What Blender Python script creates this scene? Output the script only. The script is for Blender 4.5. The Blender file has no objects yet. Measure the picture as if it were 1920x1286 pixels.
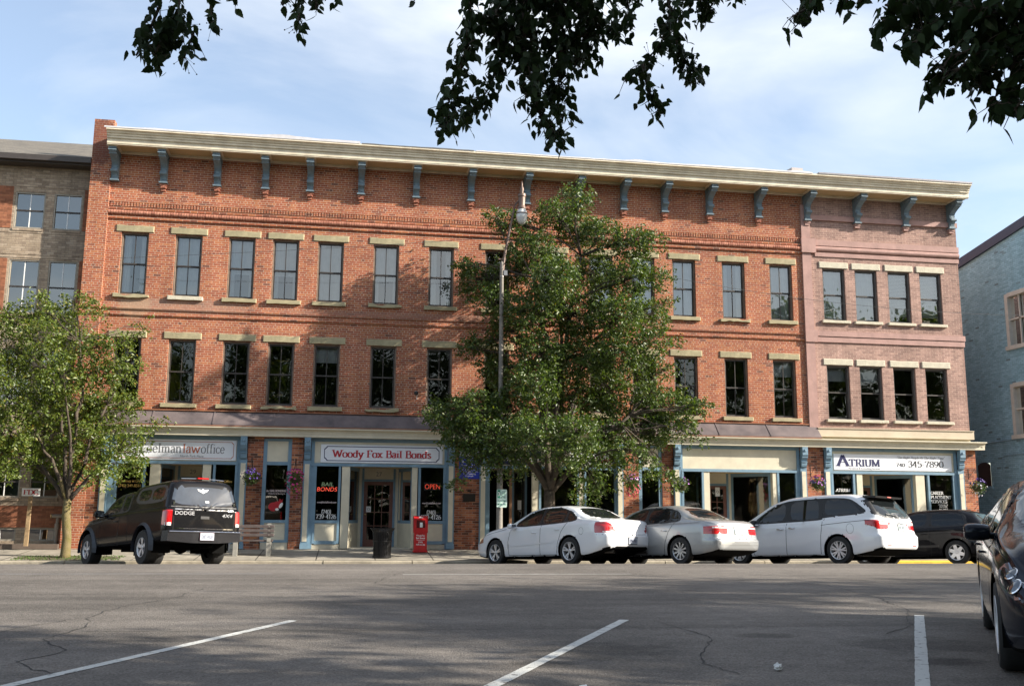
import bpy, math, random
import numpy as np
from mathutils import Vector, Matrix
from mathutils.bvhtree import BVHTree

# ------------------------------------------------------------------ camera, sky, sun, exposure
SC = bpy.context.scene
COL = SC.collection
CZ = 1.46
YAW, PITCH, ROLL = 0.161777, 0.169966, 0.007563
cam = bpy.data.cameras.new('camera')
cam.sensor_width = 36.0
cam.lens = 1850.0 / 1920.0 * 36.0
cam.clip_start, cam.clip_end = 0.05, 3000.0
cam_o = bpy.data.objects.new('camera', cam)
COL.objects.link(cam_o)
_f = Vector((math.sin(YAW) * math.cos(PITCH), math.cos(YAW) * math.cos(PITCH), math.sin(PITCH)))
_r = Vector((math.cos(YAW), -math.sin(YAW), 0))
_u = _r.cross(_f)
_r2 = _r * math.cos(ROLL) + _u * math.sin(ROLL)
_u2 = -_r * math.sin(ROLL) + _u * math.cos(ROLL)
cam_o.matrix_world = Matrix(((_r2.x, _u2.x, -_f.x, 0), (_r2.y, _u2.y, -_f.y, 0), (_r2.z, _u2.z, -_f.z, CZ), (0, 0, 0, 1)))
SC.camera = cam_o

SUN = Vector((2.8, -1.0, 1.45)).normalized()
SUN_EL = math.asin(SUN.z)
SUN_AZ = math.atan2(SUN.x, SUN.y)
W = bpy.data.worlds.new('World')
SC.world = W
W.use_nodes = True
nt = W.node_tree
nt.nodes.clear()
def N(t, **k):
    n = nt.nodes.new(t)
    for a, b in k.items():
        if a.startswith('i_'):
            n.inputs[int(a[2:])].default_value = b
        else:
            setattr(n, a, b)
    return n
out = N('ShaderNodeOutputWorld')
bg = N('ShaderNodeBackground')
bg.inputs[1].default_value = 0.112
sky = N('ShaderNodeTexSky', sky_type='NISHITA', sun_disc=False)
sky.sun_elevation = SUN_EL
sky.sun_rotation = SUN_AZ
sky.air_density = 1.0
sky.dust_density = 1.2
sky.ozone_density = 1.0
tc = N('ShaderNodeTexCoord')
mp = N('ShaderNodeMapping')
mp.inputs['Scale'].default_value = (1.0, 1.0, 2.6)
mp.inputs['Location'].default_value = (0.62, 0.3, 0.1)
nz = N('ShaderNodeTexNoise')
nz.inputs['Scale'].default_value = 2.3
nz.inputs['Detail'].default_value = 7.0
nz.inputs['Roughness'].default_value = 0.52
nz.inputs['Distortion'].default_value = 0.5
cr = N('ShaderNodeValToRGB')
cr.color_ramp.elements[0].position = 0.42
cr.color_ramp.elements[1].position = 0.74
cr.color_ramp.elements[0].color = (0.16, 0.16, 0.16, 1)
cr.color_ramp.elements[1].color = (0.85, 0.85, 0.85, 1)
mx = N('ShaderNodeMixRGB')
mx.inputs[2].default_value = (4.5, 4.7, 4.9, 1)
L = nt.links.new
L(tc.outputs['Generated'], mp.inputs['Vector'])
L(mp.outputs[0], nz.inputs['Vector'])
# two broad soft cloud banks: one overhead left of centre, one low on the right
prev = nz.outputs['Fac']
for d_, s_, a_ in (((0.06, 0.85, 0.52), 0.20, 0.10), ((0.42, 0.80, 0.40), 0.14, 0.05), ((-0.35, 0.85, 0.45), 0.34, -0.14)):
    vd = N('ShaderNodeVectorMath', operation='DISTANCE'); vd.inputs[1].default_value = Vector(d_).normalized()
    L_n = N('ShaderNodeMapRange', interpolation_type='SMOOTHSTEP'); L_n.inputs[1].default_value = 0.0; L_n.inputs[2].default_value = s_ * 2; L_n.inputs[3].default_value = a_; L_n.inputs[4].default_value = 0.0
    ad = N('ShaderNodeMath', operation='ADD')
    L(tc.outputs['Generated'], vd.inputs[0]); L(vd.outputs['Value'], L_n.inputs[0]); L(L_n.outputs[0], ad.inputs[0]); L(prev, ad.inputs[1])
    prev = ad.outputs[0]
L(prev, cr.inputs[0])
L(cr.outputs[0], mx.inputs[0])
L(sky.outputs[0], mx.inputs[1])
L(mx.outputs[0], bg.inputs[0])
L(bg.outputs[0], out.inputs[0])

sl = bpy.data.lights.new('sun', 'SUN')
sl.energy = 5.0
sl.angle = math.radians(0.53)
sl.color = (1.0, 0.92, 0.80)
so = bpy.data.objects.new('sun', sl)
COL.objects.link(so)
so.rotation_euler = (-SUN).to_track_quat('-Z', 'Y').to_euler()
SC.view_settings.view_transform = 'Standard'
SC.view_settings.look = 'None'
SC.view_settings.gamma = 1.0
SC.view_settings.exposure = 1.22
SC.cycles.max_bounces = 6
SC.cycles.transparent_max_bounces = 12
SC.cycles.caustics_reflective = False
SC.cycles.caustics_refractive = False

random.seed(7)
RNG = np.random.default_rng(7)

# ------------------------------------------------------------------ materials
MATS = {}
def _nodes(name):
    m = bpy.data.materials.new(name)
    m.use_nodes = True
    t = m.node_tree
    t.nodes.clear()
    o = t.nodes.new('ShaderNodeOutputMaterial')
    p = t.nodes.new('ShaderNodeBsdfPrincipled')
    t.links.new(p.outputs[0], o.inputs[0])
    return m, t, p, o
def mat(name, c, rough=0.6, metal=0.0, var=0.12, scale=6.0, bump=0.0, coat=0.0, spec=0.5, c2=None, sub=None):
    """plain coloured surface with procedural wear: value and colour drift plus optional bump"""
    if name in MATS:
        return MATS[name]
    m, t, p, o = _nodes(name)
    tcn = t.nodes.new('ShaderNodeTexCoord')
    n1 = t.nodes.new('ShaderNodeTexNoise')
    n1.inputs['Scale'].default_value = scale
    n1.inputs['Detail'].default_value = 6
    n1.inputs['Roughness'].default_value = 0.6
    t.links.new(tcn.outputs['Object'], n1.inputs['Vector'])
    r = t.nodes.new('ShaderNodeValToRGB')
    r.color_ramp.elements[0].position = 0.3
    r.color_ramp.elements[1].position = 0.7
    a = [max(0, x * (1 - var)) for x in c]
    b = [min(1, x * (1 + var)) for x in (c2 or c)]
    r.color_ramp.elements[0].color = (*a, 1)
    r.color_ramp.elements[1].color = (*b, 1)
    t.links.new(n1.outputs['Fac'], r.inputs[0])
    t.links.new(r.outputs[0], p.inputs['Base Color'])
    p.inputs['Roughness'].default_value = rough
    p.inputs['Metallic'].default_value = metal
    p.inputs['Coat Weight'].default_value = coat
    p.inputs['Coat Roughness'].default_value = 0.04
    p.inputs['Specular IOR Level'].default_value = spec
    if bump:
        b2 = t.nodes.new('ShaderNodeBump')
        b2.inputs['Strength'].default_value = bump
        b2.inputs['Distance'].default_value = 0.02
        n2 = t.nodes.new('ShaderNodeTexNoise')
        n2.inputs['Scale'].default_value = scale * 6
        n2.inputs['Detail'].default_value = 8
        t.links.new(tcn.outputs['Object'], n2.inputs['Vector'])
        t.links.new(n2.outputs['Fac'], b2.inputs['Height'])
        t.links.new(b2.outputs[0], p.inputs['Normal'])
    MATS[name] = m
    return m
def mat_emit(name, c, e):
    m, t, p, o = _nodes(name)
    p.inputs['Base Color'].default_value = (*c, 1)
    p.inputs['Emission Color'].default_value = (*c, 1)
    p.inputs['Emission Strength'].default_value = e
    MATS[name] = m
    return m
def math_n(t, op, a, b=None, c=None):
    n = t.nodes.new('ShaderNodeMath')
    n.operation = op
    for i, v in enumerate((a, b, c)):
        if v is None:
            continue
        if isinstance(v, (int, float)):
            n.inputs[i].default_value = v
        else:
            t.links.new(v, n.inputs[i])
    return n.outputs[0]
def mat_brick(name, stops, mortar, row=0.0702, bw=0.218, headers=True, stain=0.35, msize=0.0062, rough=0.85, streak=0.74, tan=False, bump=0.6, patch=None):
    m, t, p, o = _nodes(name)
    g = t.nodes.new('ShaderNodeNewGeometry')
    sp = t.nodes.new('ShaderNodeSeparateXYZ')
    t.links.new(g.outputs['Position'], sp.inputs[0])
    sn = t.nodes.new('ShaderNodeSeparateXYZ')
    t.links.new(g.outputs['True Normal'], sn.inputs[0])
    ax = math_n(t, 'ABSOLUTE', sn.outputs[0])
    gt = math_n(t, 'GREATER_THAN', ax, 0.6)
    mu = t.nodes.new('ShaderNodeMix')
    t.links.new(gt, mu.inputs[0]); t.links.new(sp.outputs[0], mu.inputs[2]); t.links.new(sp.outputs[1], mu.inputs[3])
    cb = t.nodes.new('ShaderNodeCombineXYZ')
    t.links.new(mu.outputs[0], cb.inputs[0]); t.links.new(sp.outputs[2], cb.inputs[1])
    def brick(w):
        b = t.nodes.new('ShaderNodeTexBrick')
        b.inputs['Scale'].default_value = 1.0
        b.inputs['Brick Width'].default_value = w
        b.inputs['Row Height'].default_value = row
        b.inputs['Mortar Size'].default_value = msize
        b.inputs['Mortar Smooth'].default_value = 0.15
        b.inputs['Color1'].default_value = (0, 0, 0, 1)
        b.inputs['Color2'].default_value = (1, 1, 1, 1)
        b.inputs['Mortar'].default_value = (0.5, 0.5, 0.5, 1)
        b.inputs['Bias'].default_value = 0.0
        t.links.new(cb.outputs[0], b.inputs['Vector'])
        return b
    b1 = brick(bw)
    col, fac = b1.outputs['Color'], b1.outputs['Fac']
    if headers:
        b2 = brick(bw / 2)
        rr = math_n(t, 'FLOOR', math_n(t, 'DIVIDE', sp.outputs[2], row))
        md = math_n(t, 'MODULO', math_n(t, 'ADD', rr, 700), 8.0)
        isH = math_n(t, 'LESS_THAN', md, 0.5)
        mc = t.nodes.new('ShaderNodeMixRGB'); t.links.new(isH, mc.inputs[0]); t.links.new(b1.outputs['Color'], mc.inputs[1]); t.links.new(b2.outputs['Color'], mc.inputs[2])
        mf = t.nodes.new('ShaderNodeMixRGB'); t.links.new(isH, mf.inputs[0]); t.links.new(b1.outputs['Fac'], mf.inputs[1]); t.links.new(b2.outputs['Fac'], mf.inputs[2])
        col, fac = mc.outputs[0], mf.outputs[0]
    rp = t.nodes.new('ShaderNodeValToRGB')
    rp.color_ramp.interpolation = 'LINEAR'
    while len(rp.color_ramp.elements) < len(stops):
        rp.color_ramp.elements.new(0.5)
    for e, (q, c) in zip(rp.color_ramp.elements, stops):
        e.position = q
        e.color = (*c, 1)
    t.links.new(col, rp.inputs[0])
    # patches of wear, large and small
    nz = t.nodes.new('ShaderNodeTexNoise'); nz.inputs['Scale'].default_value = 0.55; nz.inputs['Detail'].default_value = 7; nz.inputs['Roughness'].default_value = 0.62
    t.links.new(g.outputs['Position'], nz.inputs['Vector'])
    r2 = t.nodes.new('ShaderNodeMapRange'); r2.inputs[1].default_value = 0.3; r2.inputs[2].default_value = 0.7
    r2.inputs[3].default_value = 1 - stain; r2.inputs[4].default_value = 1 + stain * 0.6
    t.links.new(nz.outputs['Fac'], r2.inputs[0])
    n3 = t.nodes.new('ShaderNodeTexNoise'); n3.inputs['Scale'].default_value = 14; n3.inputs['Detail'].default_value = 5
    t.links.new(g.outputs['Position'], n3.inputs['Vector'])
    r3 = t.nodes.new('ShaderNodeMapRange'); r3.inputs[1].default_value = 0.25; r3.inputs[2].default_value = 0.75
    r3.inputs[3].default_value = 0.88; r3.inputs[4].default_value = 1.13
    t.links.new(n3.outputs['Fac'], r3.inputs[0])
    mps = t.nodes.new('ShaderNodeMapping'); mps.inputs['Scale'].default_value = (3.2, 3.2, 0.22)
    ns = t.nodes.new('ShaderNodeTexNoise'); ns.inputs['Scale'].default_value = 1.0; ns.inputs['Detail'].default_value = 5; ns.inputs['Roughness'].default_value = 0.6
    t.links.new(g.outputs['Position'], mps.inputs[0]); t.links.new(mps.outputs[0], ns.inputs['Vector'])
    rs = t.nodes.new('ShaderNodeMapRange'); rs.inputs[1].default_value = 0.30; rs.inputs[2].default_value = 0.62
    rs.inputs[3].default_value = streak; rs.inputs[4].default_value = 1.06
    t.links.new(ns.outputs['Fac'], rs.inputs[0])
    mm = math_n(t, 'MULTIPLY', math_n(t, 'MULTIPLY', r2.outputs[0], r3.outputs[0]), rs.outputs[0])
    mor = t.nodes.new('ShaderNodeMixRGB')
    t.links.new(fac, mor.inputs[0]); t.links.new(rp.outputs[0], mor.inputs[1]); mor.inputs[2].default_value = (*mortar, 1)
    vm = t.nodes.new('ShaderNodeMixRGB'); vm.blend_type = 'MULTIPLY'; vm.inputs[0].default_value = 1
    cc = t.nodes.new('ShaderNodeCombineXYZ')
    for i in range(3):
        t.links.new(mm, cc.inputs[i])
    t.links.new(mor.outputs[0], vm.inputs[1]); t.links.new(cc.outputs[0], vm.inputs[2])
    last = vm.outputs[0]
    if patch:   # worn / repaired areas: list of (xc, zc, rx, rz, colour, amount)
        for (xc, zc, rx, rz, pc, am) in patch:
            dx = math_n(t, 'DIVIDE', math_n(t, 'SUBTRACT', sp.outputs[0], xc), rx)
            dz = math_n(t, 'DIVIDE', math_n(t, 'SUBTRACT', sp.outputs[2], zc), rz)
            d = math_n(t, 'ADD', math_n(t, 'MULTIPLY', dx, dx), math_n(t, 'MULTIPLY', dz, dz))
            d2 = math_n(t, 'ADD', d, math_n(t, 'MULTIPLY', math_n(t, 'SUBTRACT', n3.outputs['Fac'], 0.5), 1.6))
            rg = t.nodes.new('ShaderNodeMapRange'); rg.inputs[1].default_value = 1.1; rg.inputs[2].default_value = 0.6
            rg.inputs[3].default_value = 0; rg.inputs[4].default_value = am
            t.links.new(d2, rg.inputs[0])
            pm = t.nodes.new('ShaderNodeMixRGB'); t.links.new(rg.outputs[0], pm.inputs[0]); t.links.new(last, pm.inputs[1]); pm.inputs[2].default_value = (*pc, 1)
            last = pm.outputs[0]
    t.links.new(last, p.inputs['Base Color'])
    p.inputs['Roughness'].default_value = rough
    p.inputs['Specular IOR Level'].default_value = 0.25
    bp = t.nodes.new('ShaderNodeBump'); bp.inputs['Strength'].default_value = bump; bp.inputs['Distance'].default_value = 0.012
    inv = math_n(t, 'SUBTRACT', 1.0, fac)
    hh = math_n(t, 'ADD', inv, math_n(t, 'MULTIPLY', n3.outputs['Fac'], 0.6))
    t.links.new(hh, bp.inputs['Height']); t.links.new(bp.outputs[0], p.inputs['Normal'])
    MATS[name] = m
    return m
def mat_glass(name, refl=0.12, tint=(0.75, 0.78, 0.78), wav=0.02):
    """window pane: see-through, with a fresnel reflection"""
    m, t, p, o = _nodes(name)
    t.nodes.remove(p)
    tr = t.nodes.new('ShaderNodeBsdfTransparent'); tr.inputs[0].default_value = (*tint, 1)
    gl = t.nodes.new('ShaderNodeBsdfGlossy'); gl.inputs['Roughness'].default_value = 0.015; gl.inputs[0].default_value = (1.0, 0.96, 0.89, 1)
    fr = t.nodes.new('ShaderNodeFresnel'); fr.inputs[0].default_value = 1.5
    f2 = math_n(t, 'ADD', fr.outputs[0], refl)
    mx = t.nodes.new('ShaderNodeMixShader')
    nn = t.nodes.new('ShaderNodeTexNoise'); nn.inputs['Scale'].default_value = 1.1; nn.inputs['Detail'].default_value = 1
    g = t.nodes.new('ShaderNodeNewGeometry'); t.links.new(g.outputs['Position'], nn.inputs['Vector'])
    bp = t.nodes.new('ShaderNodeBump'); bp.inputs['Strength'].default_value = wav; bp.inputs['Distance'].default_value = 0.3
    t.links.new(nn.outputs['Fac'], bp.inputs['Height']); t.links.new(bp.outputs[0], gl.inputs['Normal'])
    t.links.new(f2, mx.inputs[0]); t.links.new(tr.outputs[0], mx.inputs[1]); t.links.new(gl.outputs[0], mx.inputs[2])
    t.links.new(mx.outputs[0], o.inputs[0])
    MATS[name] = m
    return m
def mat_leaf(name, stops, rough=0.42, trans=0.35):
    """leaves: colour per leaf from the face attribute 'tint'"""
    m, t, p, o = _nodes(name)
    at_ = t.nodes.new('ShaderNodeAttribute'); at_.attribute_name = 'tint'
    rp = t.nodes.new('ShaderNodeValToRGB')
    while len(rp.color_ramp.elements) < len(stops):
        rp.color_ramp.elements.new(0.5)
    for e, (q, c) in zip(rp.color_ramp.elements, stops):
        e.position = q; e.color = (*c, 1)
    t.links.new(at_.outputs['Fac'], rp.inputs[0])
    t.links.new(rp.outputs[0], p.inputs['Base Color'])
    p.inputs['Roughness'].default_value = rough
    p.inputs['Specular IOR Level'].default_value = 0.5 if rough < .6 else 0.2
    tl = t.nodes.new('ShaderNodeBsdfTranslucent')
    hs = t.nodes.new('ShaderNodeHueSaturation'); hs.inputs['Value'].default_value = 1.5; hs.inputs['Saturation'].default_value = 1.15
    t.links.new(rp.outputs[0], hs.inputs['Color']); t.links.new(hs.outputs[0], tl.inputs[0])
    mx = t.nodes.new('ShaderNodeMixShader'); mx.inputs[0].default_value = trans
    t.links.new(p.outputs[0], mx.inputs[1]); t.links.new(tl.outputs[0], mx.inputs[2])
    t.links.new(mx.outputs[0], o.inputs[0])
    MATS[name] = m
    return m

# ------------------------------------------------------------------ mesh helpers
class MB:
    """collects faces; build() links them as ONE mesh object"""
    def __init__(s):
        s.v = []; s.f = []; s.m = []
        s.mi = 0
    def use(s, i):
        s.mi = i
        return s
    def add(s, vs, fs):
        b = len(s.v)
        s.v += [tuple(q) for q in vs]
        s.f += [tuple(b + i for i in f) for f in fs]
        s.m += [s.mi] * len(fs)
        return s
    def quad(s, a, b, c, d):
        return s.add([a, b, c, d], [(0, 1, 2, 3)])
    def box(s, x0, x1, y0, y1, z0, z1, skip=''):
        vs = [(x0, y0, z0), (x1, y0, z0), (x1, y1, z0), (x0, y1, z0), (x0, y0, z1), (x1, y0, z1), (x1, y1, z1), (x0, y1, z1)]
        F = {'b': (3, 2, 1, 0), 't': (4, 5, 6, 7), 'f': (0, 1, 5, 4), 'r': (1, 2, 6, 5), 'k': (2, 3, 7, 6), 'l': (3, 0, 4, 7)}
        return s.add(vs, [F[k] for k in F if k not in skip])
    def bbox(s, x0, x1, y0, y1, z0, z1, c=0.01):
        """box with its front edges chamfered"""
        pts = [(x0, z0 + c), (x0 + c, z0), (x1 - c, z0), (x1, z0 + c), (x1, z1 - c), (x1 - c, z1), (x0 + c, z1), (x0, z1 - c)]
        pi = [(x0 + c, z0 + c), (x0 + c, z0 + c), (x1 - c, z0 + c), (x1 - c, z0 + c), (x1 - c, z1 - c), (x1 - c, z1 - c), (x0 + c, z1 - c), (x0 + c, z1 - c)]
        s.box(x0 + c, x1 - c, y0, y1, z0 + c, z1 - c, skip='k')
        s.box(x0, x1, y0 + c, y1, z0, z1, skip='f')
        s.add([(x0, y0 + c, z0), (x1, y0 + c, z0), (x1, y0 + c, z1), (x0, y0 + c, z1), (x0 + c, y0, z0 + c), (x1 - c, y0, z0 + c), (x1 - c, y0, z1 - c), (x0 + c, y0, z1 - c)],
              [(0, 1, 5, 4), (1, 2, 6, 5), (2, 3, 7, 6), (3, 0, 4, 7)])
        return s
    def prism_x(s, prof, x0, x1, caps=True):
        """profile [(y,z)] swept along x"""
        n = len(prof)
        vs = [(x0, y, z) for y, z in prof] + [(x1, y, z) for y, z in prof]
        fs = [(i, (i + 1) % n, n + (i + 1) % n, n + i) for i in range(n)]
        if caps:
            fs += [tuple(range(n))[::-1], tuple(range(n, 2 * n))]
        return s.add(vs, fs)
    def prism_y(s, prof, y0, y1, caps=True):
        n = len(prof)
        vs = [(x, y0, z) for x, z in prof] + [(x, y1, z) for x, z in prof]
        fs = [(i, (i + 1) % n, n + (i + 1) % n, n + i) for i in range(n)]
        if caps:
            fs += [tuple(range(n))[::-1], tuple(range(n, 2 * n))]
        return s.add(vs, fs)
    def tube(s, pts, rad, n=8, caps=True):
        pts = [Vector(p) for p in pts]
        if not hasattr(rad, '__len__'):
            rad = [rad] * len(pts)
        rings = []
        up = Vector((0.13, 0.21, 0.97))
        for i, p in enumerate(pts):
            d = (pts[min(i + 1, len(pts) - 1)] - pts[max(i - 1, 0)])
            if d.length < 1e-9:
                d = Vector((0, 0, 1))
            d.normalize()
            a = d.cross(up if abs(d.dot(up)) < 0.95 else Vector((1, 0, 0))).normalized()
            b = d.cross(a)
            rings.append([p + (a * math.cos(2 * math.pi * k / n) + b * math.sin(2 * math.pi * k / n)) * rad[i] for k in range(n)])
        vs = [q for r in rings for q in r]
        fs = []
        for i in range(len(pts) - 1):
            for k in range(n):
                k2 = (k + 1) % n
                fs.append((i * n + k, (i + 1) * n + k, (i + 1) * n + k2, i * n + k2))
        if caps:
            fs.append(tuple(range(n)))
            fs.append(tuple(range((len(pts) - 1) * n, len(pts) * n))[::-1])
        return s.add(vs, fs)
    def lathe(s, prof, c=(0, 0, 0), n=24, axis='z', wob=None):
        """profile [(r, h)] turned about an axis through c"""
        vs = []
        for r, h in prof:
            for k in range(n):
                a = 2 * math.pi * k / n
                rr = r * (wob(a, h) if wob else 1)
                if axis == 'z':
                    vs.append((c[0] + rr * math.cos(a), c[1] + rr * math.sin(a), c[2] + h))
                elif axis == 'y':
                    vs.append((c[0] + rr * math.cos(a), c[1] + h, c[2] + rr * math.sin(a)))
                else:
                    vs.append((c[0] + h, c[1] + rr * math.cos(a), c[2] + rr * math.sin(a)))
        fs = []
        for i in range(len(prof) - 1):
            for k in range(n):
                k2 = (k + 1) % n
                f = (i * n + k, i * n + k2, (i + 1) * n + k2, (i + 1) * n + k)
                fs.append(f if axis != 'y' else f[::-1])
        return s.add(vs, fs)
    def ball(s, c, r, n=8, sz=1.0):
        prof = [(max(1e-4, r * math.sin(math.pi * i / n)), -r * sz * math.cos(math.pi * i / n)) for i in range(n + 1)]
        return s.lathe(prof, c, n + 2)
    def data(s, name, mats, smooth=False):
        me = bpy.data.meshes.new(name)
        me.from_pydata(s.v, [], s.f)
        for m in mats:
            me.materials.append(m)
        if len(mats) > 1:
            me.polygons.foreach_set('material_index', s.m)
        if smooth:
            me.polygons.foreach_set('use_smooth', [True] * len(me.polygons))
            if smooth == 'auto':
                me.set_sharp_from_angle(angle=math.radians(40))
        me.update()
        return me
    def build(s, name, mats, parent=None, smooth=False):
        if not isinstance(mats, (list, tuple)):
            mats = [mats]
        return link(name, s.data(name, mats, smooth), parent)
def link(name, data, parent=None, loc=None):
    o = bpy.data.objects.new(name, data)
    COL.objects.link(o)
    if parent is not None:
        o.parent = parent
    if loc is not None:
        o.location = loc
    return o
def tag(o, label=None, cat=None, group=None, kind=None):
    if label: o['label'] = label
    if cat: o['category'] = cat
    if group: o['group'] = group
    if kind: o['kind'] = kind
    return o
def empty(name, loc, label, cat, group=None, rz=0.0):
    o = link(name, None, None, loc)
    o.rotation_euler.z = rz
    return tag(o, label, cat, group)
def kids(o):
    return [c for c in COL.objects if c.parent == o]
def copy_tree(o, parent=None, ch=None):
    ch = ch or _childmap()
    c = o.copy(); COL.objects.link(c)
    c.parent = parent
    for k in ch.get(o.name, []):
        copy_tree(k, c, ch)
    return c
def _childmap():
    d = {}
    for q in COL.objects:
        if q.parent: d.setdefault(q.parent.name, []).append(q)
    return d
SHARED = {}
def inst(name, key, fn, parent, loc):
    """one mesh datablock per key, placed as its own object"""
    if key not in SHARED:
        SHARED[key] = fn()
    return link(name, SHARED[key], parent, loc)

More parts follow.
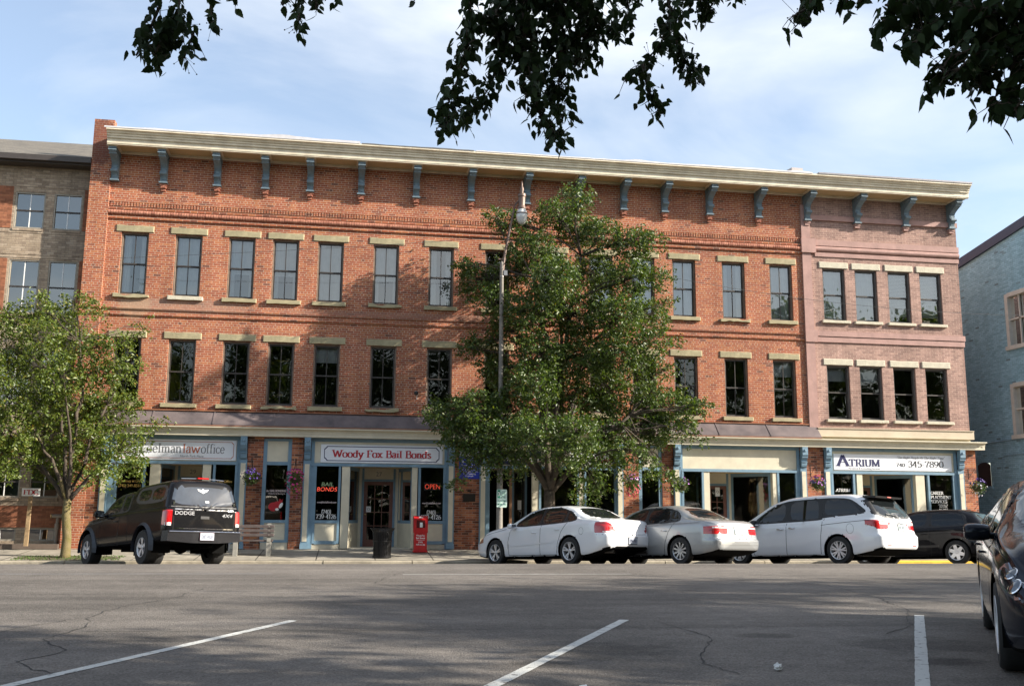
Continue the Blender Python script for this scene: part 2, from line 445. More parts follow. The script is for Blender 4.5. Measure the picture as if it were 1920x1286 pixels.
# ------------------------------------------------------------------ lettering
XH = 0.66
GL = {
 'A': (0.86, ['v.05,0 .42,1', 'V.42,1 .82,0', '-.20,.36 .66,.36']), 'B': (.72, ['|.16,0 .16,1', 's.16,1 .5,.98 .6,.78 .5,.56 .16,.53', 's.16,.53 .56,.5 .68,.27 .55,.03 .16,0']),
 'C': (.76, ['s.68,.78 .56,.97 .34,.98 .12,.8 .06,.5 .12,.2 .34,.02 .56,.03 .70,.24']), 'D': (.84, ['|.16,0 .16,1', 's.16,1 .5,.97 .74,.78 .78,.5 .74,.22 .5,.03 .16,0']),
 'E': (.68, ['|.16,0 .16,1', '-.16,1 .62,1', '-.62,1 .62,.8', '-.16,.53 .5,.53', '-.16,0 .64,0', '-.64,0 .64,.22']), 'F': (.64, ['|.16,0 .16,1', '-.16,1 .60,1', '-.60,1 .60,.8', '-.16,.53 .48,.53']),
 'I': (.36, ['|.18,0 .18,1']), 'L': (.62, ['|.16,0 .16,1', '-.16,0 .60,0', '-.60,0 .60,.25']), 'M': (1.02, ['|.12,0 .12,1', '-.12,1 .50,.05', '-.50,.05 .88,1', '|.88,0 .88,1']),
 'N': (.86, ['|.12,0 .12,1', '-.12,1 .74,0', '|.74,0 .74,1']), 'P': (.68, ['|.16,0 .16,1', 's.16,1 .5,.99 .64,.75 .5,.5 .16,.47']), 'R': (.78, ['|.16,0 .16,1', 's.16,1 .5,.99 .62,.76 .5,.53 .16,.5', 'V.42,.5 .72,0']),
 'S': (.62, ['s.54,.80 .44,.96 .26,.97 .12,.86 .12,.68 .28,.56 .46,.44 .54,.28 .44,.06 .24,.02 .08,.2']), 'T': (.78, ['|.39,0 .39,1', '-.06,1 .72,1', '-.06,1 .06,.8', '-.72,1 .72,.8']),
 'U': (.82, ['V.14,1 .14,.99', 's.14,1 .14,.5 .18,.12 .40,.01 .62,.12 .68,.5 .68,1', 'V.68,1 .68,.99']), 'V': (.82, ['v.06,1 .40,0', 'v.76,1 .40,0']), 'W': (1.16, ['v.05,1 .32,0', '-.32,0 .57,.9', '-.57,.9 .82,0', 'v1.10,1 .82,0']),
 'a': (.52, ['s.08,.52 .18,.65 .33,.65 .41,.5 .41,.2 .43,.04 .52,.02', 's.41,.38 .2,.34 .07,.2 .12,.03 .27,.01 .41,.14']), 'c': (.5, ['s.44,.52 .34,.64 .18,.62 .06,.45 .06,.2 .18,.03 .34,.02 .46,.14']),
 'd': (.62, ['v.48,1 .48,0', 's.48,.5 .36,.65 .18,.62 .06,.45 .06,.2 .18,.03 .34,.02 .48,.16']), 'e': (.54, ['s.06,.36 .46,.36 .42,.58 .26,.66 .10,.54 .06,.33 .12,.08 .3,.0 .48,.14']),
 'f': (.38, ['V.18,.8 .18,.0', 's.18,.7 .20,.92 .32,1 .42,.93', '-.04,.63 .34,.63']), 'i': (.32, ['|.16,0 .16,.66', '-.16,.9 .16,.96']), 'l': (.32, ['|.16,0 .16,1']),
 'm': (.98, ['|.14,0 .14,.66', 's.14,.48 .3,.65 .44,.6 .48,.44', 'V.48,.46 .48,0', 's.48,.48 .64,.65 .78,.6 .82,.44', 'V.82,.46 .82,0']), 'n': (.64, ['|.14,0 .14,.66', 's.14,.48 .3,.65 .46,.6 .50,.44', 'V.50,.46 .50,0']),
 'o': (.6, ['s.3,.66 .12,.58 .05,.33 .12,.08 .3,0 .48,.08 .55,.33 .48,.58 .3,.66']), 's': (.46, ['s.39,.54 .3,.65 .16,.64 .08,.52 .16,.40 .32,.28 .40,.16 .3,.02 .14,.02 .06,.14']),
 'w': (.9, ['v.04,.66 .25,0', '-.25,0 .45,.62', '-.45,.62 .64,0', 'v.86,.66 .64,0']), 'x': (.6, ['|.08,.66 .52,0', '|.50,.66 .08,0']), 'y': (.6, ['v.06,.66 .31,.02', 'v.56,.66 .24,-.22', 's.24,-.22 .14,-.32 .04,-.26']),
 'r': (.46, ['|.14,0 .14,.66', 's.14,.46 .26,.63 .40,.62']), 't': (.38, ['s.18,.86 .18,.2 .24,.02 .38,.06', '-.04,.63 .34,.63']), 'u': (.64, ['s.14,.66 .14,.2 .26,.01 .42,.06 .5,.2', '|.50,.66 .50,0']),
 'h': (.64, ['|.14,0 .14,1', 's.14,.48 .3,.65 .46,.6 .50,.44', 'V.50,.46 .50,0']), 'p': (.62, ['|.14,-.3 .14,.66', 's.14,.5 .3,.66 .5,.56 .56,.33 .5,.1 .3,0 .14,.14']), 'k': (.62, ['|.14,0 .14,1', '-.14,.26 .5,.66', '-.26,.38 .54,0']),
 'g': (.58, ['s.46,.5 .34,.65 .16,.62 .06,.45 .06,.25 .18,.06 .34,.06 .46,.2', 's.48,.66 .48,-.1 .36,-.28 .16,-.28 .06,-.18']), 'b': (.62, ['|.14,0 .14,1', 's.14,.5 .3,.66 .5,.56 .56,.33 .5,.1 .3,0 .14,.14']),
 '0': (.66, ['s.33,1 .12,.84 .07,.5 .12,.16 .33,0 .54,.16 .59,.5 .54,.84 .33,1']), '1': (.5, ['|.27,0 .27,1', '-.10,.82 .27,1']), '2': (.64, ['s.10,.74 .18,.95 .36,1 .54,.88 .54,.68 .36,.4 .08,.03', '-.08,.0 .58,.0', '-.58,0 .58,.16']),
 '3': (.62, ['s.10,.82 .24,.99 .46,.96 .54,.76 .42,.57 .24,.54', 's.24,.54 .48,.5 .58,.28 .46,.04 .24,.01 .08,.16']), '4': (.66, ['|.46,0 .46,1', '-.46,1 .05,.3', '-.05,.3 .62,.3']), '5': (.62, ['-.54,1 .16,1', '-.16,1 .12,.56', 's.12,.56 .3,.64 .52,.54 .58,.3 .46,.06 .26,0 .08,.14']),
 '6': (.64, ['s.52,.96 .28,.86 .10,.56 .08,.28 .2,.04 .42,.02 .56,.2 .54,.46 .36,.6 .16,.5 .09,.36']), '7': (.62, ['-.08,1 .58,1', '-.08,1 .08,.82', 's.58,1 .40,.62 .28,.3 .26,0']), '8': (.64, ['s.32,.55 .12,.66 .12,.88 .32,1 .52,.88 .52,.66 .32,.55 .08,.4 .07,.14 .32,0 .57,.14 .56,.4 .32,.55']),
 '9': (.64, ['s.12,.04 .36,.14 .54,.44 .56,.72 .44,.96 .22,.98 .08,.8 .10,.54 .28,.4 .48,.5 .55,.64']), '-': (.42, ['-.06,.45 .36,.45']), '.': (.26, ['-.13,.0 .13,.08']), '(': (.34, ['s.28,1.1 .12,.85 .07,.45 .12,.05 .28,-.2']), ')': (.34, ['s.06,1.1 .22,.85 .27,.45 .22,.05 .06,-.2']),
 "'": (.2, ['-.1,1 .1,.8']), '&': (.8, ['s.72,.4 .55,.1 .3,0 .1,.14 .12,.38 .38,.6 .5,.8 .4,.97 .24,.9 .24,.72 .45,.4 .74,.0']), ',': (.26, ['-.13,.05 .08,-.15']), '"': (.3, ['-.1,1 .1,.78', '-.2,1 .2,.78']), ' ': (.36, []),
}
def _smooth(P, k=5):
    P = [np.array(q) for q in P]
    if len(P) < 3:
        return P
    Q = [2 * P[0] - P[1]] + P + [2 * P[-1] - P[-2]]
    if np.allclose(P[0], P[-1]):
        Q[0] = P[-2]; Q[-1] = P[1]
    o = []
    for i in range(1, len(Q) - 2):
        a, b, c, d = Q[i - 1:i + 3]
        for j in range(k):
            u = j / k
            o.append(0.5 * (2 * b + (c - a) * u + (2 * a - 5 * b + 4 * c - d) * u * u + (3 * b - a - 3 * c + d) * u ** 3))
    o.append(P[-1])
    return o
def serif_text(s, thick=0.17, thin=0.055, track=0.04, serif=True):
    """lettering drawn with a broad nib; returns (verts2d, quads, width) at cap height 1"""
    V_, F_ = [], []
    x = 0.0
    lay = 0
    def ribbon(P):
        nonlocal lay
        lay = (lay + 1) % 7
        n = len(P)
        b = len(V_)
        for i, p in enumerate(P):
            d = P[min(i + 1, n - 1)] - P[max(i - 1, 0)]
            l = np.hypot(*d) + 1e-9
            w = thin + (thick - thin) * abs(d[1]) / l
            nn = np.array([-d[1], d[0]]) / l * w / 2
            V_.append((*(p + nn), lay)); V_.append((*(p - nn), lay))
        for i in range(n - 1):
            F_.append((b + 2 * i, b + 2 * i + 1, b + 2 * i + 3, b + 2 * i + 2))
    for ch in s:
        if ch not in GL:
            x += 0.4
            continue
        w, st = GL[ch]
        for q in st:
            k = q[0] if q[0] in 's|-vV' else '-'
            body = q[1:] if q[0] in 's|-vV' else q
            P = [np.array([float(c) for c in t.split(',')]) + np.array([x, 0]) for t in body.split()]
            ribbon(_smooth(P) if k == 's' else P)
            if serif and k in '|vV':
                ends = {'|': (0, -1), 'v': (0,), 'V': (-1,)}[k]
                for e in ends:
                    c = P[e]
                    b = len(V_)
                    hw, hh = thick * 0.5 + 0.075, thin * 0.55
                    yy = c[1] + (hh if c[1] < 0.3 else -hh)
                    lay = (lay + 1) % 7
                    V_.extend([(c[0] - hw, yy - hh, lay), (c[0] + hw, yy - hh, lay), (c[0] + hw, yy + hh, lay), (c[0] - hw, yy + hh, lay)])
                    F_.append((b, b + 1, b + 2, b + 3))
        x += w + track
    return V_, F_, x - track
_fc = [0]
def sans_mesh(s, bold=0.0, space=1.0):
    cu = bpy.data.curves.new('t', 'FONT')
    cu.body = s
    cu.size = 1.0
    cu.offset = bold
    cu.resolution_u = 3
    cu.space_character = space
    o = bpy.data.objects.new('t', cu)
    COL.objects.link(o)
    dg = bpy.context.evaluated_depsgraph_get()
    dg.update()
    me = bpy.data.meshes.new_from_object(o.evaluated_get(dg))
    V_ = [(v.co.x, v.co.y) for v in me.vertices]
    F_ = [tuple(p.vertices) for p in me.polygons]
    bpy.data.objects.remove(o)
    bpy.data.curves.remove(cu)
    bpy.data.meshes.remove(me)
    return V_, F_
def lettering(parent, s, x, z, y, h, material, width=None, serif=False, align='c', shear=0.0, bold=0.0, mtx=None, name='lettering', thick=0.17, thin=0.055):
    """writing in an upright plane facing -y: cap height h, baseline z, anchor x"""
    if serif:
        V_, F_, w0 = serif_text(s, thick, thin)
        V_ = [(a + b * shear, b, 0.00035 * l / 1.0) for a, b, l in V_]
        x0 = 0.0
    else:
        V2, F_ = sans_mesh(s, bold)
        if not V2:
            return None
        cap = 0.729
        V_ = [(a / cap + b / cap * shear, b / cap, 0.0) for a, b in V2]
        x0 = min(v[0] for v in V_)
        w0 = max(v[0] for v in V_) - x0
    kx = h if width is None else width / w0
    W_ = kx * w0
    ox = {'c': -W_ / 2, 'l': 0, 'r': -W_}[align]
    mb = MB()
    base = mtx if mtx is not None else Matrix.Translation((x, y, z))
    vs = [((a - x0) * kx + ox, -l, b * h) for a, b, l in V_]
    mb.add(vs, F_)
    o = mb.build(name, material, parent)
    o.matrix_local = base
    return o
# ------------------------------------------------------------------ ground, road, pavement
D = 30.8          # street wall of the brick building
YC = 27.7         # kerb face
def gz(y):
    """height of the road surface: flat by the camera, a crown, then a fall to the far kerb"""
    if y <= 7: return 0.33
    if y < 19: return 0.33 + (y - 7) * 0.115 / 12
    if y < 21.5:
        u = (y - 19) / 2.5
        return 0.445 + 0.0096 * 2.5 * u * (1 - u) * 1.0 - 0.095 * u * u * 0.88
    return 0.3614 * (YC - y) / (YC - 21.5)
def walk_z(y):
    return 0.135 + (min(y, D) - YC) * 0.20 / (D - YC)

def asphalt():
    m, t, p, o = _nodes('asphalt')
    g = t.nodes.new('ShaderNodeNewGeometry')
    def noise(sc, det=6, ro=0.6, vec=None):
        n = t.nodes.new('ShaderNodeTexNoise'); n.inputs['Scale'].default_value = sc; n.inputs['Detail'].default_value = det; n.inputs['Roughness'].default_value = ro
        t.links.new(vec or g.outputs['Position'], n.inputs['Vector']); return n
    n1 = noise(0.35); n2 = noise(55, 4, 0.8); n3 = noise(4.5)
    mpn = t.nodes.new('ShaderNodeMapping'); mpn.inputs['Scale'].default_value = (0.12, 1.5, 1)
    t.links.new(g.outputs['Position'], mpn.inputs[0]); n4 = noise(1.0, 5, 0.6, mpn.outputs[0])
    vo = t.nodes.new('ShaderNodeTexVoronoi'); vo.inputs['Scale'].default_value = 70; t.links.new(g.outputs['Position'], vo.inputs['Vector'])
    def mr(x, a, b, c, d):
        r = t.nodes.new('ShaderNodeMapRange')
        for i, v in enumerate((a, b, c, d)): r.inputs[i + 1].default_value = v
        t.links.new(x, r.inputs[0]); return r.outputs[0]
    k = math_n(t, 'MULTIPLY', mr(n1.outputs[0], .3, .7, .70, 1.2), mr(n2.outputs[0], .3, .7, .55, 1.5))
    k = math_n(t, 'MULTIPLY', k, mr(n3.outputs[0], .3, .7, .86, 1.12))
    k = math_n(t, 'MULTIPLY', k, mr(n4.outputs[0], .3, .7, .74, 1.18))
    k = math_n(t, 'MULTIPLY', k, mr(vo.outputs['Color'], 0, 1, .7, 1.35))
    # oil drips in the stalls, tyre-darkened tracks and pale worn spots
    sp = t.nodes.new('ShaderNodeSeparateXYZ'); t.links.new(g.outputs['Position'], sp.inputs[0])
    for (xc, yc, rx, ry, am) in ((2.1, 8.2, .8, .5, .66), (1.5, 7.6, .25, .2, .5), (-1.6, 9.2, .5, .35, .72), (5.0, 8.3, .7, .5, .66), (4.7, 7.4, .3, .2, .5), (3.9, 9.0, .3, .18, .6), (0, 12.1, 40, .5, .90), (0, 15.6, 40, .6, .88), (0, 18.3, 40, .4, 1.12), (7.0, 12.2, 1.2, .3, 1.2), (-4, 12.6, 1.6, .3, 1.15)):
        dx = math_n(t, 'DIVIDE', math_n(t, 'SUBTRACT', sp.outputs[0], xc), rx); dy = math_n(t, 'DIVIDE', math_n(t, 'SUBTRACT', sp.outputs[1], yc), ry)
        d_ = math_n(t, 'ADD', math_n(t, 'ADD', math_n(t, 'MULTIPLY', dx, dx), math_n(t, 'MULTIPLY', dy, dy)), math_n(t, 'MULTIPLY', math_n(t, 'SUBTRACT', n3.outputs[0], .5), 2.4))
        k = math_n(t, 'MULTIPLY', k, mr(d_, .2, 1.3, am, 1.0))
    cc = t.nodes.new('ShaderNodeMixRGB'); cc.blend_type = 'MULTIPLY'; cc.inputs[0].default_value = 1; cc.inputs[1].default_value = (0.145, 0.130, 0.115, 1)
    cv = t.nodes.new('ShaderNodeCombineXYZ')
    for i in range(3): t.links.new(k, cv.inputs[i])
    t.links.new(cv.outputs[0], cc.inputs[2]); t.links.new(cc.outputs[0], p.inputs['Base Color'])
    p.inputs['Roughness'].default_value = 0.88
    p.inputs['Specular IOR Level'].default_value = 0.3
    b = t.nodes.new('ShaderNodeBump'); b.inputs['Strength'].default_value = 0.7; b.inputs['Distance'].default_value = 0.012
    h = math_n(t, 'ADD', n2.outputs[0], math_n(t, 'MULTIPLY', vo.outputs['Distance'], 0.8))
    t.links.new(h, b.inputs['Height']); t.links.new(b.outputs[0], p.inputs['Normal'])
    return m
M_ASPH = asphalt()
ys = [-60, -20, -5, 0, 3, 5, 6, 7, 9, 11, 13, 15, 17, 19] + [19 + i * .25 for i in range(1, 10)] + [21.5, 23, 24.5, 26, 27.3, YC]
mb = MB()
for a, b in zip(ys[:-1], ys[1:]):
    mb.quad((-90, a, gz(a)), (90, a, gz(a)), (90, b, gz(b)), (-90, b, gz(b)))
road = tag(mb.build('road', M_ASPH, None, smooth=True), kind='structure')
mb = MB()
mb.quad((-1500, -1500, -0.12), (1500, -1500, -0.12), (1500, 1500, -0.12), (-1500, 1500, -0.12))
tag(mb.build('ground', mat('park_soil', (0.10, 0.11, 0.06), 0.95, scale=0.05, bump=0.3)), kind='structure')

M_CONC = mat('pavement_concrete', (0.25, 0.225, 0.18), 0.9, var=0.22, scale=2.2, bump=0.25, c2=(0.29, 0.26, 0.21))
M_KERB = mat('kerb_concrete', (0.32, 0.28, 0.21), 0.9, var=0.28, scale=4, bump=0.4)
mb = MB()
xs = [-60 + 1.6 * i for i in range(76)]
for x0, x1 in zip(xs[:-1], xs[1:]):
    for (ya, yb) in ((YC + 0.17, 29.3), (29.3, 30.9)):
        g_ = 0.012
        mb.quad((x0 + g_, ya + g_, walk_z(ya)), (x1 - g_, ya + g_, walk_z(ya)), (x1 - g_, yb - g_, walk_z(yb)), (x0 + g_, yb - g_, walk_z(yb)))
mb.quad((-60, 30.9, .335), (60, 30.9, .335), (60, 60, .335), (-60, 60, .335))
mb.use(1)
mb.quad((-60, YC + .1, .119), (60, YC + .1, .119), (60, 30.9, .32), (-60, 30.9, .32))
tag(mb.build('sidewalk', [M_CONC, mat('joint_dirt', (0.06, 0.055, 0.045), 0.95)]), kind='structure')
mb = MB()
x = -60.0
random.seed(3)
while x < 60:
    w = random.choice([2.4, 3.0, 3.0, 3.6])
    mb.use(1 if (13.0 < x < 30) else 0)
    dz = random.uniform(-.008, .008)
    mb.prism_x([(YC + dz, -0.05), (YC + dz, .11), (YC + .02, .135), (YC + .175, .14), (YC + .175, -.05)], x + .012, x + w - .012)
    x += w
curb = tag(mb.build('curb', [M_KERB, mat('kerb_yellow_paint', (0.72, 0.46, 0.03), 0.7, var=0.25, scale=5)]), kind='structure')

# painted stall lines, seams and cracks lie as thin sheets on the road
M_LINE = mat('road_paint', (0.58, 0.58, 0.55), 0.8, var=0.45, scale=16, bump=0.5)
_ln = M_LINE.node_tree.nodes
for _n in _ln:
    if _n.type == 'VALTORGB':        # paint worn through to the tarmac in places
        _n.color_ramp.elements[0].position = 0.34; _n.color_ramp.elements[0].color = (.16, .15, .14, 1)
        _n.color_ramp.elements[1].position = 0.43; _n.color_ramp.elements[1].color = (.52, .52, .49, 1)
def strip(pts, w, lift=0.004, jag=0.0, seed=1):
    """ribbon following the road surface; pts are (x, y)"""
    rr = random.Random(seed)
    P = []
    for (a, b) in zip(pts[:-1], pts[1:]):
        n = max(1, int(math.dist(a, b) / 0.10))
        for i in range(n):
            P.append((a[0] + (b[0] - a[0]) * i / n, a[1] + (b[1] - a[1]) * i / n))
    P.append(pts[-1])
    if jag:
        q = 0; o = []
        for p_ in P:
            q = q * .7 + rr.uniform(-jag, jag)
            o.append((p_[0] + q, p_[1] + q * rr.uniform(-.6, .6)))
        P = o
    mb = MB(); L_, R_ = [], []
    for i, p_ in enumerate(P):
        a = P[max(0, i - 1)]; b = P[min(len(P) - 1, i + 1)]
        dx, dy = b[0] - a[0], b[1] - a[1]; l = math.hypot(dx, dy) + 1e-9
        ww = (w if not jag else w * rr.uniform(.15, 1.0)) / 2
        if not jag and w > .05:
            ww *= rr.uniform(.93, 1.03)
        L_.append((p_[0] - dy / l * ww, p_[1] + dx / l * ww)); R_.append((p_[0] + dy / l * ww, p_[1] - dx / l * ww))
    for i in range(len(P) - 1):
        mb.quad(*[(u[0], u[1], gz(u[1]) + lift) for u in (R_[i], R_[i + 1], L_[i + 1], L_[i])])
    return mb
for i, L_ in enumerate([((6.34, 10.48), (3.86, 6.39), (1.9, 3.2)), ((-.5, 10.55), (-2.13, 7.1), (-3.9, 3.3)), ((2.9, 10.33), (.98, 6.73), (-.9, 3.2))]):
    tag(strip(L_, 0.10, seed=i).build('parking_line', M_LINE, road), kind=None)
tag(strip([(.95, 16.95), (4.9, 16.95)], 0.09).build('lane_line', mat('worn_paint', (0.34, 0.33, 0.31), .8, var=.3, scale=6), road))
M_CRACK = mat('crack_tar', (0.030, 0.028, 0.026), 0.9)
CR = [([(-20, 13.75), (-8, 13.7), (0, 13.6), (4, 13.7), (14, 13.9), (30, 13.9)], .018, .004), ([(-20, 10.0), (-3, 9.9), (0, 9.72), (4.0, 9.65), (7, 9.7)], .016, .004),
      ([(-1.9, 14.4), (-2.1, 12.9), (-2.5, 12.0), (-2.6, 11.0), (-2.35, 10.2), (-2.55, 9.4), (-2.2, 8.7), (-2.35, 8.1), (-1.9, 7.5)], .020, .03),
      ([(-2.6, 11.0), (-2.9, 10.4), (-3.1, 9.6)], .014, .03),
      ([(5.2, 17.5), (6.0, 15.8), (7.3, 14.6), (7.0, 12.6), (6.6, 11.2), (5.7, 9.6), (5.1, 9.0)], .016, .03),
      ([(3.2, 10.0), (3.3, 8.9), (3.0, 8.2), (2.7, 7.5), (2.8, 7.0)], .018, .03), ([(1.0, 17.6), (.4, 15.2), (.9, 14.2), (1.4, 13.7)], .016, .03)]
for i, (c, w, j) in enumerate(CR):
    strip(c, w, .002 + .0006 * i, j, i + 5).build('crack', M_CRACK, road)
# long pale patches of repaired tarmac
strip([(-7, 17.35), (-1.2, 17.25)], .16, .0015, seed=3).build('patch', mat('road_patch', (0.15, 0.145, 0.14), .9, var=.3, scale=3), road)

# ------------------------------------------------------------------ building materials
M_BRICK = mat_brick('red_brick', [(0.0, (0.15, 0.060, 0.042)), (0.06, (0.28, 0.085, 0.046)), (0.45, (0.34, 0.104, 0.052)), (0.8, (0.40, 0.148, 0.066)), (1.0, (0.31, 0.090, 0.048))],
                    (0.52, 0.41, 0.31), stain=0.2, streak=.82, patch=[(-5.2, 7.6, 2.2, .25, (.36, .24, .18), .5), (5, 7.55, 9, .12, (.28, .16, .12), .5), (-6.6, 7.6, 0.5, .5, (.42, .30, .20), .5), (-7.9, 12.7, .4, .9, (.12, .05, .04), .7)])
M_PINK = mat_brick('pink_brick', [(0.0, (0.25, 0.155, 0.130)), (0.5, (0.33, 0.205, 0.170)), (1.0, (0.39, 0.245, 0.20))], (0.52, 0.38, 0.31), stain=0.22, msize=0.006, headers=False)
M_TAN = mat_brick('tan_brick', [(0.0, (0.27, 0.205, 0.15)), (0.5, (0.36, 0.28, 0.20)), (1.0, (0.42, 0.335, 0.25))], (0.20, 0.17, 0.14), stain=0.12, headers=False, msize=0.004, bw=.21)
M_ORB = mat_brick('orange_brick', [(0.0, (0.22, 0.09, 0.05)), (0.5, (0.31, 0.12, 0.065)), (1.0, (0.36, 0.15, 0.08))], (0.22, 0.12, 0.08), stain=0.15, headers=False, msize=0.003)
M_BLUEB = mat_brick('blue_brick', [(0.0, (0.24, 0.42, 0.51)), (0.5, (0.30, 0.51, 0.62)), (0.96, (0.34, 0.56, 0.67)), (1.0, (0.15, 0.22, 0.25))], (0.17, 0.30, 0.38), stain=0.12, streak=.92, bump=.3, headers=False, msize=0.005)
M_LOWB = mat_brick('worn_brick', [(0.0, (0.10, 0.045, 0.03)), (0.3, (0.24, 0.075, 0.04)), (0.7, (0.38, 0.13, 0.065)), (1.0, (0.48, 0.20, 0.09))], (0.36, 0.27, 0.21), stain=0.45, headers=False)
M_CREAM = mat('cream_paint', (0.60, 0.55, 0.42), 0.6, var=0.10, scale=2.5, bump=0.06)
M_CORN = mat('cornice_paint', (0.66, 0.57, 0.42), 0.6, var=0.16, scale=2.6, bump=0.15, c2=(.68, .61, .47))
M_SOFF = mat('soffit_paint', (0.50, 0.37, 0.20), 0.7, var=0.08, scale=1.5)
M_BLUE = mat('blue_trim_paint', (0.16, 0.26, 0.34), 0.55, var=0.12, scale=4, bump=0.05)
M_BRKT = mat('bracket_paint', (0.14, 0.195, 0.23), 0.6, var=0.2, scale=8, bump=0.1)
M_STONE = mat('ochre_stone', (0.27, 0.235, 0.14), 0.85, var=0.25, scale=1.3, bump=0.4, c2=(0.34, 0.295, 0.18))
M_STONE2 = mat('pale_stone', (0.50, 0.46, 0.36), 0.85, var=0.12, scale=4, bump=0.4)
M_FRAME = mat('dark_window_frame', (0.040, 0.033, 0.028), 0.5, var=0.25, scale=7)
M_CASE = mat('worn_window_casing', (0.20, 0.15, 0.11), 0.7, var=0.3, scale=7)
M_GREYF = mat('grey_window_frame', (0.13, 0.12, 0.11), 0.5, var=0.15, scale=7)
M_GLASS = mat_glass('window_glass', 0.17, (0.85, 0.87, 0.86))
M_GLASSD = mat_glass('dark_window_glass', 0.035, (0.7, 0.72, 0.72))
M_SHOP = mat_glass('shop_glass', 0.02, (0.7, 0.72, 0.7))
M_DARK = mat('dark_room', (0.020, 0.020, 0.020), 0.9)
M_ROOM = mat('dim_room', (0.07, 0.07, 0.065), 0.9)
M_CURT = mat('grey_curtain', (0.55, 0.56, 0.54), 0.9, var=0.08)
M_METALROOF = mat('purple_metal', (0.135, 0.115, 0.118), 0.5, metal=0.3, var=0.25, scale=1.4, c2=(.18, .145, .14), bump=0.12)
M_RUST = mat('rusty_edge', (0.30, 0.13, 0.07), 0.8, var=0.3, scale=3)
M_MEMB = mat('white_membrane', (0.46, 0.45, 0.46), 0.6, bump=0.1)
M_SIGNW = mat('sign_white', (0.74, 0.76, 0.80), 0.45, var=0.02)
M_RED = mat('sign_red', (0.42, 0.012, 0.02), 0.5, var=0.03)
M_NAVY = mat('sign_navy', (0.010, 0.012, 0.075), 0.5, var=0.03)
M_BLK = mat('black_paint', (0.012, 0.012, 0.012), 0.5, var=0.1)
M_WHITE = mat('white_paint', (0.78, 0.78, 0.76), 0.5, var=0.04)
M_ORNG = mat('sign_rust_orange', (0.42, 0.10, 0.03), 0.5, var=0.03)
M_GREYT = mat('sign_grey', (0.16, 0.16, 0.17), 0.5, var=0.03)
M_GOLD = mat('gilt_lettering', (0.55, 0.36, 0.10), 0.45, var=0.03)

def wall_faces(mb, x0, x1, z0, z1, y, holes, depth=0.28):
    """front face with rectangular openings and their reveals; holes = (xa, xb, za, zb)"""
    xs = sorted({x0, x1, *[h[0] for h in holes], *[h[1] for h in holes]})
    zs = sorted({z0, z1, *[h[2] for h in holes], *[h[3] for h in holes]})
    xs = [q for q in xs if x0 <= q <= x1]; zs = [q for q in zs if z0 <= q <= z1]
    for a, b in zip(xs[:-1], xs[1:]):
        for c, d in zip(zs[:-1], zs[1:]):
            cx, cz = (a + b) / 2, (c + d) / 2
            if any(h[0] < cx < h[1] and h[2] < cz < h[3] for h in holes):
                continue
            mb.quad((a, y, c), (b, y, c), (b, y, d), (a, y, d))
    for (a, b, c, d) in holes:
        Y = y + depth
        mb.quad((a, y, c), (a, y, d), (a, Y, d), (a, Y, c)); mb.quad((b, y, c), (b, Y, c), (b, Y, d), (b, y, d))
        mb.quad((a, y, c), (a, Y, c), (b, Y, c), (b, y, c)); mb.quad((a, y, d), (b, y, d), (b, Y, d), (a, Y, d))

PH3 = 1.82; H3 = 1.95
# ---- sash window: origin at the lower left corner of the opening, on the wall face
def win_frame(w, h, mullions=True):
    def f():
        mb = MB()
        c = 0.045
        for (a, b, z0, z1) in ((0.001, c, 0, h), (w - c, w - .001, 0, h)):
            mb.use(1).box(a, b, .07, .20, z0 + .001, z1 - .001)
        mb.use(1).box(c, w - c, .07, .20, h - c, h - .001); mb.use(1).box(c, w - c, .06, .20, .001, .035)
        i = c + .012
        mb.use(0)
        # stop, upper sash (front) and lower sash (behind)
        for s in (0, 1):
            za, zb = (h / 2 - .02, h - c) if s == 0 else (.035, h / 2 + .02)
            ya, yb = (.115, .145) if s == 0 else (.152, .182)
            t_ = .042
            mb.box(c, c + t_, ya, yb, za, zb); mb.box(w - c - t_, w - c, ya, yb, za, zb)
            mb.box(c + t_, w - c - t_, ya, yb, zb - t_, zb); mb.box(c + t_, w - c - t_, ya, yb, za, za + t_ * (1.4 if s else 1))
            if mullions:
                mb.box(w / 2 - .012, w / 2 + .012, ya + .002, yb - .002, za + t_, zb - t_)
        return mb.data('window', [M_FRAME, M_CASE if mullions else M_GREYF])
    return f
def win_pane(w, h):
    def f():
        gm = M_GLASS if h in (H3, PH3) else M_GLASSD
        mb = MB(); c = .085
        mb.quad((c, .130, h / 2), (w - c, .130, h / 2), (w - c, .130, h - .09), (c, .130, h - .09))
        mb.quad((c, .167, .09), (w - c, .167, .09), (w - c, .167, h / 2), (c, .167, h / 2))
        return mb.data('pane', [gm])
    return f
def win_curtain(w, h, kind):
    def f():
        mb = MB(); rr = random.Random(hash(kind) % 99)
        def drape(a, b, z0, z1, y=.25):
            n = 14
            P = [(a + (b - a) * i / n, y + .022 * math.sin(i * 1.9)) for i in range(n + 1)]
            for p, q in zip(P[:-1], P[1:]):
                mb.quad((*p, z0), (*q, z0), (*q, z1), (*p, z1))
        if kind == 'full': drape(.0, w, .0, h)
        elif kind == 'sides': drape(0, w * .34, 0, h); drape(w * .70, w, 0, h)
        elif kind == 'high': drape(0, w, h * .42, h); drape(0, w * .25, 0, h * .42, .25); drape(w * .8, w, 0, h * .42, .25)
        elif kind == 'blind':
            for k in range(int((h - .3) / .05)):
                z = h - .05 - k * .05
                mb.quad((.03, .27, z), (w - .03, .27, z), (w - .03, .295, z - .032), (.03, .295, z - .032))
        elif kind == 'shade': mb.quad((.03, .28, h * .72), (w - .03, .28, h * .72), (w - .03, .28, h), (.03, .28, h))
        return mb.data('curtain', [M_CURT if kind != 'blind' else M_WHITE])
    return f
